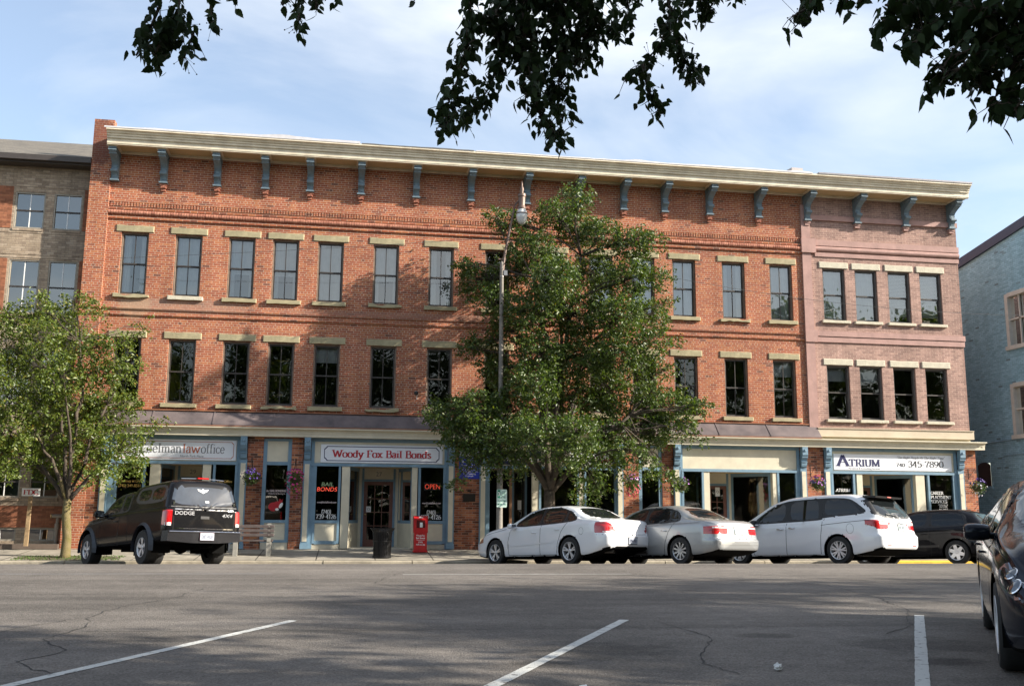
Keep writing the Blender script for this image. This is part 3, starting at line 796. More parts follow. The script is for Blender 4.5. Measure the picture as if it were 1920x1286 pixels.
def add_window(parent, x0, z0, w, h, y, mullions=True, curtain=None, label=None):
    wn = inst('window', ('wf', w, h, mullions), win_frame(w, h, mullions), parent, (x0, y, z0))
    inst('pane', ('wp', w, h), win_pane(w, h), wn, (0, 0, 0))
    if curtain:
        inst('curtain', ('wc', w, h, curtain), win_curtain(w, h, curtain), wn, (0, 0, 0))
    return wn
def stone_block(w, h, d, seed, mt, chip=0.012):
    """lintel or sill with slightly worn edges"""
    def f():
        rr = random.Random(seed); mb = MB()
        n = 7
        P = []
        top = [(i * w / n, h + rr.uniform(-chip, chip * .3)) for i in range(n + 1)]
        bot = [(i * w / n, rr.uniform(-chip * .2, chip)) for i in range(n + 1)]
        prof = bot + top[::-1]
        m_ = len(prof)
        cx, cz = w / 2, h / 2
        inn = [(cx + (x - cx) * (1 - .02 / w * 2), cz + (z - cz) * .86) for x, z in prof]
        vs = [(x, -d, z) for x, z in inn] + [(x, -d + .012, z) for x, z in prof] + [(x, .05, z) for x, z in prof]
        fs = [tuple(range(m_))]
        for i in range(m_):
            j = (i + 1) % m_
            fs += [(i, m_ + i, m_ + j, j), (m_ + i, 2 * m_ + i, 2 * m_ + j, m_ + j)]
        mb.add(vs, fs)
        return mb.data('stone', [mt])
    return f

# ------------------------------------------------------------------ the red brick building
RB = empty('brick_building', (0, D, .33), 'long three-storey red brick building with blue brackets under a deep cream cornice', 'building')
RB.location = (0, 0, 0)
WX = [-7.12, -5.53, -3.93, -2.59, -1.20, .54, 2.30, 4.12, 5.91, 7.57, 9.01, 10.43, 12.17, 13.87]
WW = 0.81
Z3, H3 = 7.90, 1.95
Z2, H2 = 4.61, 1.96
XL, XR = -8.14, 15.12
holes = []
for x in WX:
    holes += [(x, x + WW, Z3, Z3 + H3), (x, x + WW, Z2, Z2 + H2)]
mb = MB()
wall_faces(mb, -7.55, XR, 3.55, 12.6, D, holes)
mb.box(XL, -7.551, D - .10, D + .2, .33, 13.38)               # corner pier
mb.box(XL, -7.55, D + .2, D + 18, .33, 11.7); mb.box(-7.55, XR, D + 17, D + 18, .33, 12.5)
mb.build('wall', M_BRICK, RB)
mb = MB()
mb.box(-7.5, XR, D + .02, D + 17, 12.62, 12.66)
mb.build('roof', mat('roof_felt', (0.06, 0.06, 0.06), .9), RB)
mb = MB()     # dim rooms behind the windows
for z in (4.2, 7.5, 11.0):
    mb.box(-7.4, 20.8, D + .3, D + 3.6, z, z + .12)
for x in [-7.4] + [w_ - .42 for w_ in WX[1:]] + [15.0, 17.9, 20.8]:
    mb.box(x, x + .08, D + .3, D + 3.6, 4.32, 7.5); mb.box(x, x + .08, D + .3, D + 3.6, 7.62, 11.0)
mb.box(-7.4, 20.88, D + 3.6, D + 3.7, 4.2, 11.1)
mb.build('interior', M_ROOM, RB)
cur3 = ['sides', 'full', 'high', 'high', 'full', 'high', 'sides', None, None, 'high', 'full', 'full', 'sides', 'full']
cur2 = [None, None, 'none', None, 'shade', None, None, None, None, None, None, None, None, 'shade']
for i, x in enumerate(WX):
    add_window(RB, x, Z3, WW, H3, D, True, cur3[i]); add_window(RB, x, Z2, WW, H2, D, True, cur2[i] if cur2[i] != 'none' else None)
    for (z, hh) in ((Z3, H3), (Z2, H2)):
        k = (i * 3 + int(z)) % 5
        inst('lintel', ('lin', k), stone_block(WW + .30, .215, .03, k, M_STONE), RB, (x - .15 + .01 * ((i * 7) % 3 - 1), D, z + hh - .001))
        if z > 5 and i == 1:
            inst('sill', ('sil', 'p'), stone_block(WW + .24, .13, .09, k, M_STONE2), RB, (x - .12, D, z - .13))
        else:
            bad = (z > 5 and i in (0, 5, 12)) or (z < 5 and i in (3, 5))
            inst('sill', ('sil', k, bad), stone_block(WW + .24, .13, .09, k, M_STONE, .05 if bad else .012), RB, (x - .12, D, z - .13))
# string courses
def rope(x0, x1, z, y, r, step=.068):
    mb = MB(); n = int((x1 - x0) / step); s = (x1 - x0) / n
    prof = [(math.cos(a) * r, math.sin(a) * r) for a in [math.pi * (.5 + i / 6) for i in range(7)]]
    for k in range(n):
        a, b = x0 + k * s + .006, x0 + (k + 1) * s - .006
        rr = r * random.uniform(.93, 1.0)
        vs = [(a, y + c, z + q) for c, q in prof] + [(b, y + c, z + q) for c, q in prof]
        mb.add(vs, [(i, i + 1, 8 + i, 7 + i) for i in range(6)])
        mb.add([(a, y + c, z + q) for c, q in prof], [tuple(range(7))]); mb.add([(b, y + c, z + q) for c, q in prof], [tuple(range(7))[::-1]])
    mb.use(0)
    return mb
mb = rope(-7.55, XR, 10.45, D - .035, .075, .08)
mb.use(1)
mb.box(-7.62, XR, D - .085, D, 10.535, 10.60); mb.box(-7.55, XR, D - .05, D, 10.26, 10.33); mb.box(-7.55, XR, D - .03, D, 10.33, 10.375)
n = int((XR + 7.5) / .085)
for k in range(n):
    a = -7.5 + k * .085
    mb.box(a, a + .055, D - .028, D, 10.66, 10.78)
mb.box(-7.55, XR, D - .03, D, 10.785, 10.84)
M_BELT = mat('moulded_brick', (0.33, 0.10, 0.06), .85, var=.35, scale=7, bump=.4, c2=(.44, .20, .13))
mb.build('string_course', [M_BELT, M_BRICK], RB)
mb = MB()
for z, e in ((7.46, .05), (7.27, .045)):
    mb.prism_x([(D, z - .035), (D - e * .6, z - .035), (D - e, z), (D - e, z + .035), (D, z + .05)], -7.55, XR)
    mb.prism_x([(D - .10, z - .035), (D - .10 - e * .6, z - .035), (D - .10 - e, z), (D - .10 - e, z + .035), (D - .10, z + .05)], XL - .02, -7.553)
mb.build('string_course', M_BRICK, RB)

# cornice and its brackets
def cornice(x0, x1, name='cornice'):
    p = [(D, 12.37), (D - .78, 12.37), (D - .79, 12.385), (D - .79, 12.53), (D - .84, 12.535), (D - .84, 12.60), (D - .87, 12.605), (D - .875, 12.66),
         (D - .915, 12.67), (D - .935, 12.72), (D - .985, 12.74), (D - 1.0, 12.745), (D - 1.0, 12.80), (D - .95, 12.815), (D - .2, 12.86), (D, 12.86)]
    mb = MB().prism_x(p, x0, x1)
    return mb
def soffit(x0, x1, bx):
    """raised border round each recessed soffit panel"""
    mb = MB(); z = 12.369
    mb.use(0).box(x0, x1, D - .13, D - .001, z - .05, z)
    mb.use(0).box(x0, x1, D - .775, D - .70, z - .02, z - .001)
    for b in bx:
        mb.box(b - .17, b + .17, D - .70, D - .13, z - .02, z - .001)
    for a, b in zip([x0 + .02] + [q + .17 for q in bx], [q - .17 for q in bx] + [x1 - .02]):
        if b - a > .1:
            mb.use(1).quad((a, D - .70, z - .003), (a, D - .13, z - .003), (b, D - .13, z - .003), (b, D - .70, z - .003))
    return mb
BX = [-7.42, -5.98, -4.37, -2.90, -1.52, .08, 1.84, 3.62, 5.47, 7.22, 8.76, 10.18, 11.76, 13.51]
BXP = [15.28, 17.13, 18.96, 20.70]
cornice(-7.56, XR).build('cornice', M_CORN, RB)
soffit(-7.56, XR, BX).build('soffit', [M_CORN, M_SOFF], RB)
def bracket():
    mb = MB(); h = .097
    pr = [(0, 0), (-.16, 0), (-.16, .05), (-.13, .06), (-.15, .12), (-.20, .18), (-.23, .25), (-.22, .32), (-.17, .36), (-.17, .42), (-.24, .50), (-.36, .57), (-.48, .62), (-.58, .66), (-.66, .72), (-.66, .86), (0, .86)]
    mb.prism_x(pr, -h, h)
    # raised fillet down the face
    pr2 = [(y * 1.0 - .018, z) for y, z in pr[3:14]]
    for (a, b) in zip(pr2[:-1], pr2[1:]):
        mb.add([(-.05, a[0], a[1]), (.05, a[0], a[1]), (.05, b[0], b[1]), (-.05, b[0], b[1]), (-.065, a[0] + .02, a[1]), (.065, a[0] + .02, a[1]), (.065, b[0] + .02, b[1]), (-.065, b[0] + .02, b[1])],
               [(0, 1, 2, 3), (4, 0, 3, 7), (1, 5, 6, 2)])
    mb.box(-h - .03, h + .03, -.19, -.0, -.045, -.001)
    mb.box(-h - .022, h + .022, -.70, -.02, .745, .785); mb.box(-h - .014, h + .014, -.685, -.02, .81, .85); mb.box(-h - .014, h + .014, -.60, -.02, .655, .69)
    mb.tube([(-h - .006, -.245, .245), (h + .006, -.245, .245)], .055, 10); mb.tube([(-h - .01, -.17, .40), (h + .01, -.17, .40)], .022, 8)
    for s in (-1, 1):
        mb.lathe([(.001, 0), (.05, .0), (.055, -.012 * s), (.02, -.018 * s), (.001, -.018 * s)][::1], (s * (h + .001), -.18, .26), 12, 'x')
    mb.use(1).box(-h - .045, h + .045, -.72, -.01, .862, .875 + .03)
    return mb.data('bracket', [M_BRKT, M_CORN])
def corbel():
    mb = MB()
    mb.box(-.11, .11, -.12, 0, -.07, -.002); mb.box(-.09, .09, -.10, 0, -.145, -.073); mb.box(-.06, .06, -.06, 0, -.22, -.148)
    for k in (-1, 0, 1):
        mb.box(-.018 + k * .05, .018 + k * .05, -.125, -.10, -.14, -.075)
    return mb.data('corbel', [M_BELT])
for i, b in enumerate(BX):
    inst('bracket', 'bracket', bracket, RB, (b, D - (.10 if i == 0 else 0) * 0, 11.465))
    if i: inst('corbel', 'corbel', corbel, RB, (b, D, 11.42))
# roofing felt turned over the cornice
def membrane(x0, x1, hmin, hmax, seed, mt, name, humps=()):
    rr = random.Random(seed); mb = MB(); n = int((x1 - x0) / .18); P = []; h = hmin
    for i in range(n + 1):
        x = x0 + (x1 - x0) * i / n
        h = min(hmax, max(hmin, h + rr.uniform(-.012, .012)))
        hh = h + sum(a * max(0, 1 - abs(x - c) / w_) for c, w_, a in humps)
        P.append((x, hh))
    for (xa, ha), (xb, hb) in zip(P[:-1], P[1:]):
        za = zb = 12.805
        mb.quad((xa, D - 1.012, za - .01), (xb, D - 1.012, zb - .01), (xb, D - .99, zb + hb), (xa, D - .99, za + ha))
        mb.quad((xa, D - .99, za + ha), (xb, D - .99, zb + hb), (xb, D - .55, zb + hb * .9 + .02), (xa, D - .55, za + ha * .9 + .02))
    return mb.build(name, mt, RB)
membrane(-7.62, .0, .04, .075, 4, M_MEMB, 'roof_membrane', [(-2.3, .9, .07)])
membrane(.05, 3.6, .015, .035, 6, mat('roof_gravel', (.10, .10, .10), .9), 'roof_edge')
membrane(3.65, 15.1, .03, .06, 8, M_MEMB, 'roof_membrane', [(9.0, .5, .06), (14.6, .5, .03)])
mb = MB(); mb.prism_x([(D - .6, 12.86), (D - .6, 13.12), (D - .2, 13.16), (D - .2, 12.86)], 14.55, 14.95); mb.build('roof_vent', mat('vent_metal', (.45, .40, .38), .6), RB)

# ------------------------------------------------------------------ the pink painted brick building at the right end
PB = empty('pink_building', (0, 0, 0), 'narrow pink painted brick building with four windows per floor, joined to the red one', 'building')
PX1 = 20.92
PWX = [15.79, 16.98, 18.21, 19.40]
PW = .82
PZ3, PH3, PZ2, PH2 = 7.98, 1.82, 4.61, 1.83
holes = []
for x in PWX:
    holes += [(x, x + PW, PZ3, PZ3 + PH3), (x, x + PW, PZ2, PZ2 + PH2)]
mb = MB()
wall_faces(mb, XR + .001, PX1, 4.2, 12.6, D, holes)
mb.quad((PX1, D, 3.6), (PX1, D + 18, 3.6), (PX1, D + 18, 12.6), (PX1, D, 12.6)); mb.quad((PX1, D + 18, .3), (XR, D + 18, .3), (XR, D + 18, 12.6), (PX1, D + 18, 12.6))
mb.build('wall', M_PINK, PB)
M_PK = mat('pink_paint', (0.36, 0.215, 0.185), 0.75, var=0.16, scale=3, bump=0.25)
mb = MB()
mb.box(XR - .06, XR + .26, D - .07, D + .001, 4.32, 12.0)
mb.box(XR - .10, XR + .42, D - .13, D + .001, 10.30, 10.80); mb.box(XR - .08, XR + .36, D - .11, D, 7.20, 7.62)
mb.box(XR + .421, PX1 + .03, D - .06, D, 10.58, 10.78)
mb.prism_x([(D, 10.36)] + [(D - .03 - .07 * math.sin(a), 10.47 - .09 * math.cos(a)) for a in [math.pi * i / 8 for i in range(9)]] + [(D, 10.58)], XR + .421, PX1 + .02)
mb.box(XR + .421, PX1 + .02, D - .035, D, 10.20, 10.34)
mb.box(XR - .02, PX1 + .02, D - .08, D - .0, 11.48, 11.66)
mb.box(XR + .361, PX1 + .04, D - .07, D, 7.42, 7.60); mb.box(XR + .361, PX1 + .02, D - .045, D, 7.22, 7.40)
mb.build('string_course', M_PK, PB)
mb = MB(); mb.box(XR, PX1, D + .02, D + 17, 12.62, 12.66); mb.build('roof', MATS['roof_felt'] if 'roof_felt' in MATS else M_DARK, PB)
for i, x in enumerate(PWX):
    add_window(PB, x, PZ3, PW, PH3, D, False, ['full', 'full', 'blind', 'blind'][i]); add_window(PB, x, PZ2, PW, PH2, D, False, ['shade', 'shade', None, None][i])
    for (z, hh) in ((PZ3, PH3), (PZ2, PH2)):
        inst('lintel', ('plin', i % 3), stone_block(PW + .24, .22, .035, i, M_STONE2, .008), PB, (x - .12, D, z + hh - .001))
        inst('sill', ('psil', i % 3), stone_block(PW + .20, .10, .09, i, M_STONE2, .008), PB, (x - .10, D, z - .10))
cornice(XR + .002, 20.98).build('cornice', M_CORN, PB)
soffit(XR + .002, 20.98, BXP).build('soffit', [M_CORN, M_SOFF], PB)
mb = MB(); mb.box(XR + .2, 21.0, D - 1.02, D - .5, 12.803, 12.86); mb.build('roof_edge', mat('grey_flashing', (.22, .21, .22), .5, .4), PB)
def corbel_pk():
    mb = MB(); mb.box(-.11, .11, -.12, 0, -.075, -.002); mb.box(-.085, .085, -.10, 0, -.15, -.078)
    return mb.data('corbel', [M_PK])
for b in BXP:
    inst('bracket', 'bracket', bracket, PB, (b, D, 11.465))
    inst('corbel', 'corbelp', corbel_pk, PB, (b, D, 11.42))

# ------------------------------------------------------------------ ground floor: canopy, shop cornice, bays
def canopy(x0, x1, parent, metal=True):
    mb = MB()
    if metal:
        n = int((x1 - x0) / 1.7)
        for k in range(n):
            a, b = x0 + (x1 - x0) * k / n, x0 + (x1 - x0) * (k + 1) / n
            mb.prism_x([(D, 4.40), (D - .40, 3.99), (D - .40, 3.955), (D, 3.955)], a + .001, b - .001)
            if k: mb.prism_x([(D, 4.425), (D - .415, 4.0), (D - .415, 3.98), (D, 3.98)], a - .02, a + .02)
        mb.use(1).box(x0, x1, D - .43, D - .002, 3.925, 3.953)
        mb.box(x0, x1, D - .06, D - .001, 4.40, 4.43)
        mb.build('canopy', [M_METALROOF, M_RUST], parent)
    else:
        mb.box(x0, x1, D - .14, D, 4.02, 4.28); mb.box(x0, x1, D - .17, D - .001, 4.285, 4.31)
        mb.build('canopy', [mat('tan_flashing', (.50, .42, .31), .7, var=.1, scale=2)], parent)
canopy(-7.56, 15.30, RB); canopy(15.305, PX1 + .06, PB, False)
def shopcornice(x0, x1, parent):
    mb = MB()
    mb.prism_x([(D - .01, 3.66), (D - .28, 3.66), (D - .28, 3.80), (D - .305, 3.81), (D - .31, 3.84), (D - .36, 3.875), (D - .42, 3.885), (D - .42, 3.92), (D - .01, 3.922)], x0, x1)
    # scalloped strip
    n = int((x1 - x0) / .14)
    s = (x1 - x0) / n
    for k in range(n):
        a = x0 + k * s
        mb.add([(a, D - .283, 3.805), (a + s, D - .283, 3.805), (a + s, D - .298, 3.78), (a + s * .72, D - .298, 3.752), (a + s * .3, D - .298, 3.752), (a, D - .298, 3.78), (a, D - .298, 3.805), (a + s, D - .298, 3.805),
                (a + s * .72, D - .281, 3.752), (a + s * .3, D - .281, 3.752), (a, D - .281, 3.78), (a + s, D - .281, 3.78)],
               [(6, 5, 4, 3, 2, 7), (5, 10, 9, 4), (4, 9, 8, 3), (3, 8, 11, 2)])
    return mb.build('shop_cornice', M_CREAM, parent)
shopcornice(-7.56, 15.30, RB); shopcornice(15.302, 21.25, PB)
# brick piers between the bays
def brick_piers(L, parent):
    mb = MB()
    for a, b in L:
        mb.box(a, b, D - .06, D + .5, .30, 3.66, skip='bt')
    return mb.build('pier', M_LOWB, parent)
for a, b in [(-7.56, -7.2), (-3.02, -2.56), (-1.72, -1.37), (3.24, 4.02), (8.64, 9.16), (9.94, 10.31), (14.87, 15.28)]:
    brick_piers([(a, b)], RB)
brick_piers([(15.281, 15.49)], PB); brick_piers([(20.52, 21.02)], PB)
def pil_bracket():
    mb = MB()
    mb.prism_x([(0, 0), (-.06, 0), (-.08, .03), (-.10, .10), (-.10, .16), (-.07, .18), (-.09, .22), (-.13, .27), (-.17, .34), (-.20, .40), (-.20, .66), (0, .66)], -.095, .095)
    mb.box(-.105, .105, -.13, 0, .165, .19); mb.box(-.105, .105, -.17, 0, .31, .33)
    mb.lathe([(.001, -.235), (.035, -.23), (.045, -.21), (.045, -.2)], (0, 0, .54), 12, 'y')
    return mb.data('pilaster_bracket', [M_BLUE])
def shop_pilaster(parent, x, side):
    mb = MB()
    mb.use(0).box(x - .11, x + .11, D - .10, D + .2, .34, 2.99)
    mb.use(0).box(x - .125, x + .125, D - .125, D - .101, .34, .50)
    mb.use(1).box(x - .07, x + .07, D - .115, D - .101, .56, 2.86)
    o = mb.build('pilaster', [M_BLUE, M_CREAM], parent)
    inst('pilaster_bracket', 'pilbr', pil_bracket, parent, (x, D - .08, 2.995))
def door(parent, x, y, w, h, z0, rz, mt, num=None, dx=None):
    """glazed panel door, 3 by 4 lights"""
    mb = MB(); st = .11
    mb.box(0, st, 0, .045, 0, h); mb.box(w - st, w, 0, .045, 0, h); mb.box(st, w - st, 0, .045, 0, .22); mb.box(st, w - st, 0, .045, h - st, h)
    for k in (1, 2):
        xx = st + (w - 2 * st) * k / 3; mb.box(xx - .012, xx + .012, .005, .04, .22, h - st)
    for k in (1, 2, 3):
        zz = .22 + (h - st - .22) * k / 4; mb.box(st, w - st, .006, .039, zz - .012, zz + .012)
    o = mb.build('door', mt, parent); o.location = (x, y, z0); o.rotation_euler.z = rz
    q = MB().quad((st, .022, .22), (w - st, .022, .22), (w - st, .022, h - st), (st, .022, h - st)).build('pane', M_SHOP, o)
    k_ = MB().ball((.055, -.03, 1.0), .028).build('handle', mat('brass', (.5, .36, .14), .35, .9), o)
    return o
M_DOOR = mat('brown_door', (0.16, 0.065, 0.045), .5, var=.2, scale=5)
def shop_bay(parent, x0, x1, gl1, post1, post2, gl2, dr, panel=M_CREAM, num=None, doorc=M_DOOR, recess=True, signw=False):
    """x0..x1 inside the pilasters; gl1, gl2 = glass x-ranges; post1, post2 = posts flanking the entrance; dr = (xa, xb) of the door"""
    zt, zg0, zg1 = 2.86, 1.19, 2.80
    f = MB()
    # head frame and sign panel
    f.use(0).box(x0, x1, D - .06, D + .12, 2.81, 2.90); f.box(x0, x1, D - .05, D + .12, 3.55, 3.66)
    f.box(x0, x0 + .10, D - .06, D + .12, 2.90, 3.55); f.box(x1 - .10, x1, D - .06, D + .12, 2.90, 3.55)
    f.use(1).box(x0 + .10, x1 - .10, D - .025, D + .1, 2.90, 3.55)
    # frames round the display windows
    for (a, b) in (gl1, gl2):
        f.use(0)
        f.box(a - .07, a, D - .05, D + .08, .50, 2.81); f.box(b, b + .07, D - .05, D + .08, .50, 2.81)
        f.box(a, b, D - .05, D + .08, 1.10, 1.19); f.box(a, b, D - .05, D + .08, .48, .58)
        f.use(1).box(a, b, D - .02, D + .06, .58, 1.10)
        f.use(2).box(a - .08, b + .08, D - .03, D + .1, .335, .48)
    # outer strips
    f.use(0).box(x0, gl1[0] - .07, D - .04, D + .08, .34, 2.81)
    f.use(0).box(gl2[1] + .07, x1, D - .04, D + .08, .34, 2.81)
    for (a, b) in (post1, post2):
        f.use(1).box(a, b, D - .035, D + .14, .36, 2.81)
    # soffit of the recess and its stone step
    f.use(3).box(post1[1], post2[0], D + .12, D + 1.35, 2.81, 2.86)
    f.use(2).box(post1[0], post2[1], D + .02, D + 1.5, .33, .365)
    yb = D + 1.3
    ax, bx = dr
    # splayed side walls of the recess: low panel and glass above
    for (xa, xb) in ((post1[1], ax - .16), (post2[0], bx + .16)):
        n = Vector((xb - xa, yb - D - .14, 0)).normalized(); t_ = Vector((-n.y, n.x, 0)) * (.03 if xa < xb else -.03)
        def slab(z0, z1, th, mi):
            a = Vector((xa, D + .14, 0)); b = Vector((xb, yb, 0)); v = t_ * th
            f.use(mi).add([(a.x, a.y, z0), (b.x, b.y, z0), (b.x + v.x, b.y + v.y, z0), (a.x + v.x, a.y + v.y, z0), (a.x, a.y, z1), (b.x, b.y, z1), (b.x + v.x, b.y + v.y, z1), (a.x + v.x, a.y + v.y, z1)],
                          [(0, 1, 5, 4), (1, 2, 6, 5), (2, 3, 7, 6), (3, 0, 4, 7), (4, 5, 6, 7), (0, 3, 2, 1)])
        slab(.365, 1.10, 1, 1); slab(1.10, 1.19, 1.4, 0); slab(2.70, 2.81, 1.4, 0)
        for u in (.0, .94):
            a = Vector((xa, D + .14, 0)).lerp(Vector((xb, yb, 0)), u); b = Vector((xa, D + .14, 0)).lerp(Vector((xb, yb, 0)), u + .06)
            f.use(0).add([(a.x, a.y, 1.19), (b.x, b.y, 1.19), (b.x + t_.x, b.y + t_.y, 1.19), (a.x + t_.x, a.y + t_.y, 1.19), (a.x, a.y, 2.7), (b.x, b.y, 2.7), (b.x + t_.x, b.y + t_.y, 2.7), (a.x + t_.x, a.y + t_.y, 2.7)],
                         [(0, 1, 5, 4), (1, 2, 6, 5), (2, 3, 7, 6), (3, 0, 4, 7)])
    # door surround
    f.use(0).box(ax - .07, ax, yb - .03, yb + .06, .365, 2.81); f.box(bx, bx + .07, yb - .03, yb + .06, .365, 2.81)
    f.use(1).box(ax - .16, ax - .07, yb - .01, yb + .05, .365, 2.81); f.box(bx + .07, bx + .16, yb - .01, yb + .05, .365, 2.81)
    f.use(0).box(ax, bx, yb - .03, yb + .06, 2.40, 2.47); f.use(1).box(ax, bx, yb - .01, yb + .05, 2.47, 2.81)
    sf = f.build('shopfront', [M_BLUE, panel, M_STONE2, M_SOFF], parent)
    g = []
    for (a, b) in (gl1, gl2):
        pn = MB().quad((a, D + .02, 1.19), (b, D + .02, 1.19), (b, D + .02, 2.81), (a, D + .02, 2.81)).build('display_window', M_SHOP, parent)
        g.append(pn)
    for (xa, xb) in ((post1[1], ax - .16), (post2[0], bx + .16)):
        MB().quad((xa, D + .15, 1.19), (xb, yb, 1.19), (xb, yb, 2.70), (xa, D + .15, 2.70)).build('side_glass', M_SHOP, parent)
    door(parent, ax + .003, yb + .0, bx - ax - .006, 2.03, .367, 0, doorc)
    if num:
        lettering(parent, num, (ax + bx) / 2, 2.57, yb - .013, .14, M_GREYT, name='house_number')
    # dim shop behind
    r = MB()
    r.quad((x0, D + 4, .34), (x1, D + 4, .34), (x1, D + 4, 3.6), (x0, D + 4, 3.6))
    r.quad((x0, D + .2, .34), (x0, D + 4, .34), (x0, D + 4, 3.6), (x0, D + .2, 3.6)); r.quad((x1, D + .2, .34), (x1, D + 4, .34), (x1, D + 4, 3.6), (x1, D + .2, 3.6))
    r.quad((x0, D + .2, 2.95), (x1, D + .2, 2.95), (x1, D + 4, 2.95), (x0, D + 4, 2.95)); r.quad((x0, D + .2, .36), (x1, D + .2, .36), (x1, D + 4, .36), (x0, D + 4, .36))
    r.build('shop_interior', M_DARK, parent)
    return g
def narrow_bay(parent, x0, x1, z1=3.62):
    f = MB()
    a, b = x0 + .11, x1 - .11
    f.use(0).box(x0, a, D - .03, D + .1, .53, z1); f.box(b, x1, D - .03, D + .1, .53, z1)
    for (za, zb) in ((.53, .60), (1.10, 1.19), (2.82, 2.92), (3.54, z1)):
        f.box(a, b, D - .03, D + .1, za, zb)
    f.use(1).box(a, b, D - .0, D + .06, .60, 1.10); f.box(a, b, D - .0, D + .06, 2.92, 3.54)
    f.use(2).box(x0 + .02, x1 - .02, D - .02, D + .1, .33, .53)
    f.build('shopfront', [M_BLUE, M_CREAM, M_STONE2], parent)
    r = MB(); r.quad((x0, D + 2, .34), (x1, D + 2, .34), (x1, D + 2, 3.2), (x0, D + 2, 3.2))
    for xx in (x0, x1): r.quad((xx, D + .11, .34), (xx, D + 2, .34), (xx, D + 2, 3.2), (xx, D + .11, 3.2))
    r.quad((x0, D + .11, 3.2), (x1, D + .11, 3.2), (x1, D + 2, 3.2), (x0, D + 2, 3.2))
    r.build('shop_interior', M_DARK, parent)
    return MB().quad((a, D + .03, 1.19), (b, D + .03, 1.19), (b, D + .03, 2.82), (a, D + .03, 2.82)).build('display_window', M_SHOP, parent)
for x in (-3.13, -1.25, 3.13, 4.13, 10.42, 14.76): shop_pilaster(RB, x, 1)
shop_pilaster(RB, 8.53, 1); shop_pilaster(RB, -7.08, 1)
shop_pilaster(PB, 15.60, 1); shop_pilaster(PB, 20.42, 1)
b1 = shop_bay(RB, -6.97, -3.24, (-6.72, -6.0), (-5.80, -5.52), (-4.30, -4.06), (-3.93, -3.36), (-5.15, -4.40), num='29')
n1 = narrow_bay(RB, -2.56, -1.72)
b2 = shop_bay(RB, -1.14, 3.02, (-.96, -.30), (-.20, .04), (1.93, 2.10), (2.20, 2.90), (.50, 1.42), num='27')
# third shop: entrance at the left, two plain display windows
def bay3():
    f = MB(); x0, x1 = 4.24, 8.42
    f.use(0).box(x0, x1, D - .06, D + .12, 2.81, 2.90); f.box(x0, x1, D - .05, D + .12, 3.55, 3.66); f.box(x1 - .1, x1, D - .06, D + .12, 2.90, 3.55); f.box(x0, x0 + .1, D - .06, D + .12, 2.90, 3.55)
    f.use(1).box(x0 + .1, x1 - .1, D - .025, D + .1, 2.90, 3.55)
    for (a, b) in ((5.98, 7.14), (7.44, 8.36)):
        f.use(0).box(a - .07, a, D - .05, D + .08, .5, 2.81); f.box(b, b + .06, D - .05, D + .08, .5, 2.81); f.box(a, b, D - .05, D + .08, 1.10, 1.19); f.box(a, b, D - .05, D + .08, .48, .58)
        f.use(1).box(a, b, D - .02, D + .06, .58, 1.10); f.use(2).box(a - .06, b + .05, D - .03, D + .1, .335, .48)
    f.use(1).box(5.70, 5.90, D - .035, D + .14, .36, 2.81); f.box(7.21, 7.36, D - .03, D + .14, .36, 2.81)
    f.use(4).box(4.98, 5.06, D - .03, D + .1, .36, 2.81); f.use(3).box(4.35, 5.70, D + .12, D + 1.3, 2.81, 2.86)
    f.use(0).box(5.20, 5.27, D + .9, D + 1.0, .36, 2.81); f.box(5.63, 5.70, D + .9, D + 1.0, .36, 2.81)
    f.use(0).box(4.24, 4.35, D - .04, D + .08, .34, 2.81)
    f.use(2).box(4.24, 5.7, D + .02, D + 1.5, .33, .365)
    f.build('shopfront', [M_BLUE, M_CREAM, M_STONE2, M_SOFF, mat('orange_wood', (.20, .10, .05), .6)], RB)
    for (a, b) in ((5.98, 7.14), (7.44, 8.36)):
        MB().quad((a, D + .02, 1.19), (b, D + .02, 1.19), (b, D + .02, 2.81), (a, D + .02, 2.81)).build('display_window', M_SHOP, RB)
    r = MB()
    r.quad((x0, D + 4, .34), (x1, D + 4, .34), (x1, D + 4, 3.6), (x0, D + 4, 3.6)); r.quad((x0, D + .2, .34), (x0, D + 4, .34), (x0, D + 4, 3.6), (x0, D + .2, 3.6)); r.quad((x1, D + .2, .34), (x1, D + 4, .34), (x1, D + 4, 3.6), (x1, D + .2, 3.6))
    r.quad((x0, D + .2, 2.95), (x1, D + .2, 2.95), (x1, D + 4, 2.95), (x0, D + 4, 2.95)); r.quad((x0, D + .2, .36), (x1, D + .2, .36), (x1, D + 4, .36), (x0, D + 4, .36))
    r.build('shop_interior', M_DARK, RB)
    d_ = MB().box(5.27, 5.63, D + .93, D + .97, .367, .6); d_.box(5.27, 5.31, D + .93, D + .97, .6, 2.81); d_.box(5.59, 5.63, D + .93, D + .97, .6, 2.81); d_.box(5.31, 5.59, D + .93, D + .97, 2.7, 2.81)
    dd = d_.build('door', M_FRAME, RB)
    MB().quad((5.31, D + .95, .6), (5.59, D + .95, .6), (5.59, D + .95, 2.7), (5.31, D + .95, 2.7)).build('pane', M_SHOP, dd)
    MB().quad((5.40, D + .925, 1.55), (5.52, D + .925, 1.55), (5.52, D + .925, 1.85), (5.40, D + .925, 1.85)).build('notice', M_WHITE, dd)
bay3()
n2 = narrow_bay(RB, 9.16, 9.94)
b4 = shop_bay(RB, 10.53, 14.65, (10.66, 11.27), (11.34, 11.54), (13.70, 13.84), (13.92, 14.50), (11.74, 12.62))
b5 = shop_bay(PB, 15.71, 20.31, (15.82, 16.52), (16.66, 16.86), (18.78, 19.10), (19.28, 20.14), (16.98, 17.86), num='21')
mb = MB(); mb.box(XR, PX1, D + .001, D + .3, 3.6, 4.199); mb.build('lintel_beam', M_CREAM, PB)

